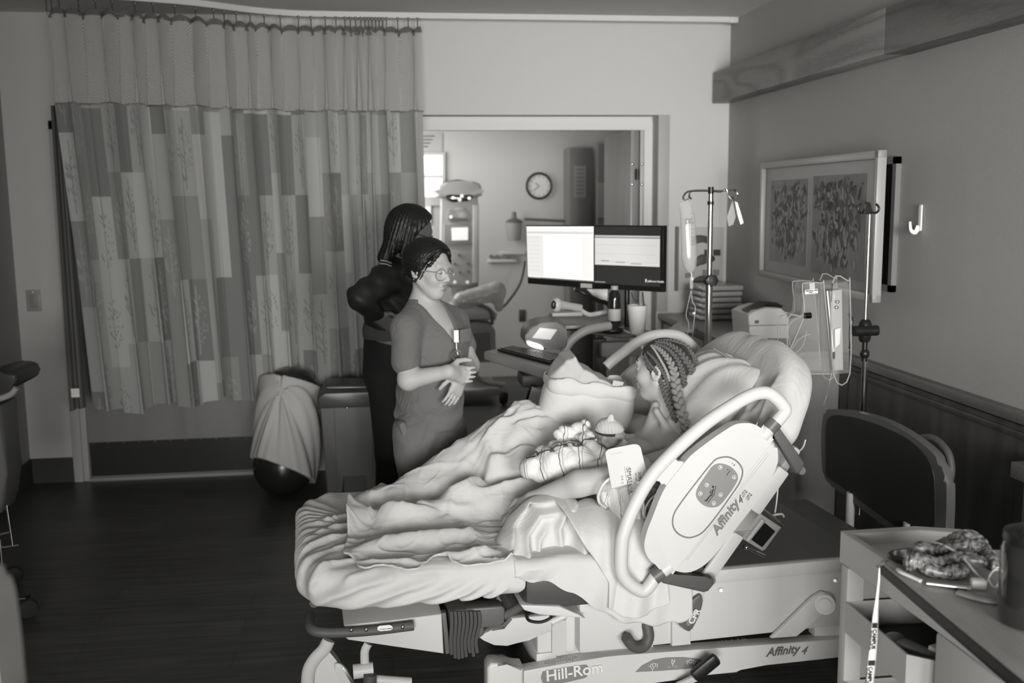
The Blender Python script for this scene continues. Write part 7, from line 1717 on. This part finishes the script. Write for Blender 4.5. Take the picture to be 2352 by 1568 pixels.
# infant warmer
WY = 8.6
wm = thing('infant_warmer', Vector((.70, WY, 0)), 'tall infant warmer with rounded heater head and bright display in the side room', 'infant warmer')
WP = mat('warmer_shell', .42, .45); WPD = mat('warmer_dark', .12, .4)
def WQ(l, Y=WY): return [Yp(a_, c_, Y) for a_, c_ in l]
MB().prism(smoothp(WQ([(1005, 440), (1010, 424), (1040, 416), (1085, 416), (1104, 424), (1106, 440), (1100, 452), (1012, 455)]), 3, True), (0, .30, 0), .03).build('heater_head', WP, wm)
MB().tube([Yp(1018, 421, WY+.05), Yp(1050, 415, WY+.05), Yp(1084, 420, WY+.05)], .012, 8).build('top_band', WPD, wm)
MB().prism(smoothp(WQ([(1025, 455), (1030, 447), (1080, 447), (1085, 455), (1070, 463), (1040, 464)], WY-.01), 3, True), (0, .02, 0), .004).build('lamp_reflector', mat('lamp_reflector', .05, .15, .5), wm)
for p_ in ((1041, 454), (1056, 459), (1061, 450), (1078, 455)): MB().ell(Yp(*p_, WY-.02), (.014, .008, .012)).build('lamp_bulb', mat('lamp_glow', .9, .3, emit=1.0), wm)
MB().prism(WQ([(1013, 455), (1098, 452), (1099, 660), (1010, 660)], WY+.05), (0, .12, 0), .015).build('column', WP, wm)
MB().lohi((.60, WY+.06, .10), (.82, WY+.16, 1.35), .01).build('lower_column', WP, wm); MB().lohi((.45, WY-.45, .08), (.95, WY+.2, .14), .02).build('base_frame', WP, wm)
MB().prism(WQ([(1086, 470), (1100, 470), (1100, 650), (1086, 650)], WY), (0, .05, 0), .008).build('side_rail', mat('warmer_rail', .55, .4), wm)
MB().prism(smoothp(WQ([(1028, 492), (1034, 480), (1055, 476), (1074, 482), (1082, 498), (1078, 510), (1034, 510)], WY+.035), 3, True), (0, .02, 0), .004).build('oval_recess', mat('warmer_recess', .3, .3), wm)
MB().prism(WQ([(1036, 501), (1074, 501), (1074, 507), (1036, 507)], WY+.03), (0, .005, 0)).build('recess_slot', BLACK, wm)
MB().ell(Yp(1036, 498, WY+.02), (.012, .006, .012)).build('recess_lamp', mat('lamp_glow2', .9, .3, emit=.9), wm)
MB().prism(WQ([(1020, 515), (1086, 515), (1086, 562), (1020, 562)], WY+.02), (0, .03, 0), .006).build('display_housing', mat('display_housing', .3, .4), wm)
MB().prism(WQ([(1037, 523), (1075, 522), (1075, 551), (1038, 552)], WY+.015), (0, .005, 0)).build('display', SCRW, wm)
MB().prism(WQ([(1022, 575), (1086, 575), (1086, 655), (1024, 655)], WY+.02), (0, .03, 0), .006).build('control_panel', mat('control_panel_pale', .4, .45), wm)
for p_ in ((1055, 586), (1076, 606), (1076, 624), (1057, 626), (1045, 606)): MB().cyl(Yp(*p_, WY+.02), Yp(*p_, WY+.005), .014, 14).build('control_knob', WPD, wm)
for p_ in ((1045, 648), (1074, 648)): MB().ell(Yp(*p_, WY+.01), (.014, .006, .014)).build('gauge', mat('gauge_white', .8, .3, emit=.4), wm)
MB().prism(WQ([(1040, 705), (1120, 705), (1142, 720), (1140, 735), (1040, 735)], WY-.5), (0, .45, 0), .02).build('bed_platform', WP, wm)
MB().prism(WQ([(1040, 750), (1090, 738), (1128, 742), (1138, 760), (1140, 832), (1040, 835)], WY-.35), (0, .4, 0), .02).build('drawer_unit', WP, wm)
MB().prism(WQ([(1040, 768), (1126, 764), (1128, 828), (1040, 830)], WY-.355), (0, .01, 0), .004).build('drawer_front', mat('drawer_mid', .24, .5), wm)
MB().tube(smoothp(WQ([(1080, 845), (1100, 870), (1125, 880), (1160, 884)], WY-.45), 5), .022, 12).build('base_leg', WP, wm)
MB().tube(smoothp(WQ([(1040, 720), (1060, 700), (1100, 700), (1128, 715), (1130, 745)], WY-.52), 5), .015, 10).build('handrail', WPD, wm)
cp7 = Yp(1157, 905, WY-.45); MB().lathe((cp7.x, cp7.y, .06), [(.02, -.02), (.055, -.018), (.06, 0), (.055, .018), (.02, .02)], 22, Matrix.Rotation(pi/2, 3, 'X')@Matrix.Rotation(R(60), 3, 'Y')).build('caster', RUBBER, wm)
MB().box((cp7.x, cp7.y, .13), (.05, .05, .06), bev=.01).build('caster_fork', WP, wm)
bgp = [('c', tuple(Yp(1060, 690, 8.1)), tuple(Yp(1140, 668, 8.1)), .07, .075), ('c', tuple(Yp(1140, 668, 8.1)), tuple(Yp(1146, 705, 8.1)), .06, .035)]
lo, hi = cbounds(bgp, .04); pbg = sdf_obj('plastic_bag', lambda P: (uni(P, bgp, .04)-.007*(np.abs(np.sin(P[..., 0]*31+P[..., 2]*60+3*np.sin(P[..., 1]*40+P[..., 0]*25)))-.4))*.6, lo, hi, .008, mat('crinkled_plastic', .55, .2, spec=.8, alpha=.7, bump=(40, .6)))
tag(pbg, 'crinkled clear plastic bag full of linen on the end of the infant warmer', 'plastic bag')
# suction canister + rail on the side room wall
sc_ = thing('suction_canister', Yp(1182, 520, YS-.08), 'clear suction canister with dark lid on the side room wall', 'canister')
p_ = Yp(1182, 552, YS-.08); MB().lathe(p_, [(.055, 0), (.06, .005), (.075, .17), (.07, .175)], 24).build('jar', mat('canister_clear', .42, .15, spec=.7, alpha=.75), sc_)
MB().lathe(p_+Vector((0, 0, .17)), [(.08, 0), (.082, .01), (.05, .03), (.02, .04), (.018, .09), (.01, .10)], 24).build('lid', WPD, sc_)
MB().prism(WQ([(1100, 580), (1150, 580), (1150, 588), (1100, 588)], YS-.02), (0, .02, 0)).bm.free() if False else None
rl = thing('equipment_rail', Yp(1150, 590, YS-.03), 'pale wall rail with small fittings beside the infant warmer', 'rail')
MB().prism(quad(1120, 595, 1186, 602, YS-.04), (0, .03, 0), .003).build('rail', mat('rail_pale', .6, .4), rl); MB().prism(quad(1148, 576, 1208, 584, YS-.04), (0, .03, 0), .003).build('upper_rail', mat('rail_pale2', .55, .4), rl)
for x_ in (1128, 1142, 1160, 1176): MB().cyl(Yp(x_, 589, YS-.01), Yp(x_, 589, YS-.05), .018, 14).build('outlet', WPD, rl)
tr7 = thing('wall_rail', Yp(1250, 508, YS-.02), 'horizontal handrail on the side room wall below the clock', 'rail')
MB().tube([Yp(1205, 503, YS-.05), Yp(1306, 508, YS-.05)], .012, 10).build('bar', WPD, tr7)
tag(MB().tube(smoothp([Yp(1206, 600, 8.9), Yp(1195, 650, 8.8), Yp(1165, 695, 8.7), Yp(1145, 712, 8.6)], 6), .011, 8).build('suction_hose', WPD), 'dark hose curving down from the wall to the infant warmer', 'hose')
ot = tag(MB().prism(quad(1192, 711, 1207, 738, YS-.01), (0, .008, 0), .002).build('wall_outlet', PLASTD), 'dark wall outlet low on the side room wall', 'outlet')
# tall wooden cabinet on the far wall and bifold door at the opening
tc7 = thing('tall_cabinet', Yp(1340, 420, YS-.2), 'tall wooden cabinet with taped papers in the side room corner', 'cabinet')
cx0, cx1 = Yp(1308, 330, 9.2).x, Yp(1362, 330, 9.2).x
MB().lohi((cx0, 9.2, 0), (cx1, YS-.005, 2.17), .003).build('body', DOORW, tc7); MB().prism(quad(1319, 381, 1346, 454, 9.195), (0, .004, 0)).build('taped_paper', mat('taped_paper', .34, .4), tc7)
for k_ in range(7): MB().prism(quad(1323, 388+k_*9, 1341, 391+k_*9, 9.193), (0, .001, 0)).build('paper_line', LOGOG, tc7)
dd_ = thing('storage_door', Yp(1380, 400, 9.0), 'second wooden door with holder and papers beside the tall side room cabinet', 'door')
MB().lohi((cx1+.01, 9.05, 0), (cx1+.30, 9.12, 2.2), .003).build('door_leaf', DOORW, dd_); MB().prism(quad(1372, 420, 1398, 500, 9.04), (0, .005, 0)).build('hung_sheets', mat('hung_sheets', .45, .35), dd_)
fd = struct(MB().lohi((1.66, 6.50, .01), (1.70, 7.36, 2.16), .002).build('door_2', DOORW))
MB().lohi((1.702, 6.47, .01), (1.724, 6.52, 2.16), .001).build('hinge_stile', FRAMEW, fd)
MB().lohi((1.640, 6.475, .01), (1.662, 6.505, 2.16), .001).build('door_edge_strip', mat('edge_strip', .3, .3), fd)
for z_ in (1.93, 1.80): MB().ell((1.651, 6.47, z_), (.009, .005, .009)).build('hinge_screw', CHROME, fd); 
MB().cyl((1.682, 6.465, 1.83), (1.682, 6.465, 1.90), .012, 14).build('hinge_knuckle', BLACK, fd)
for z_ in (1.93, 1.80, 1.48): MB().ell((1.713, 6.465, z_), (.009, .005, .009)).build('hinge_screw', CHROME, fd)
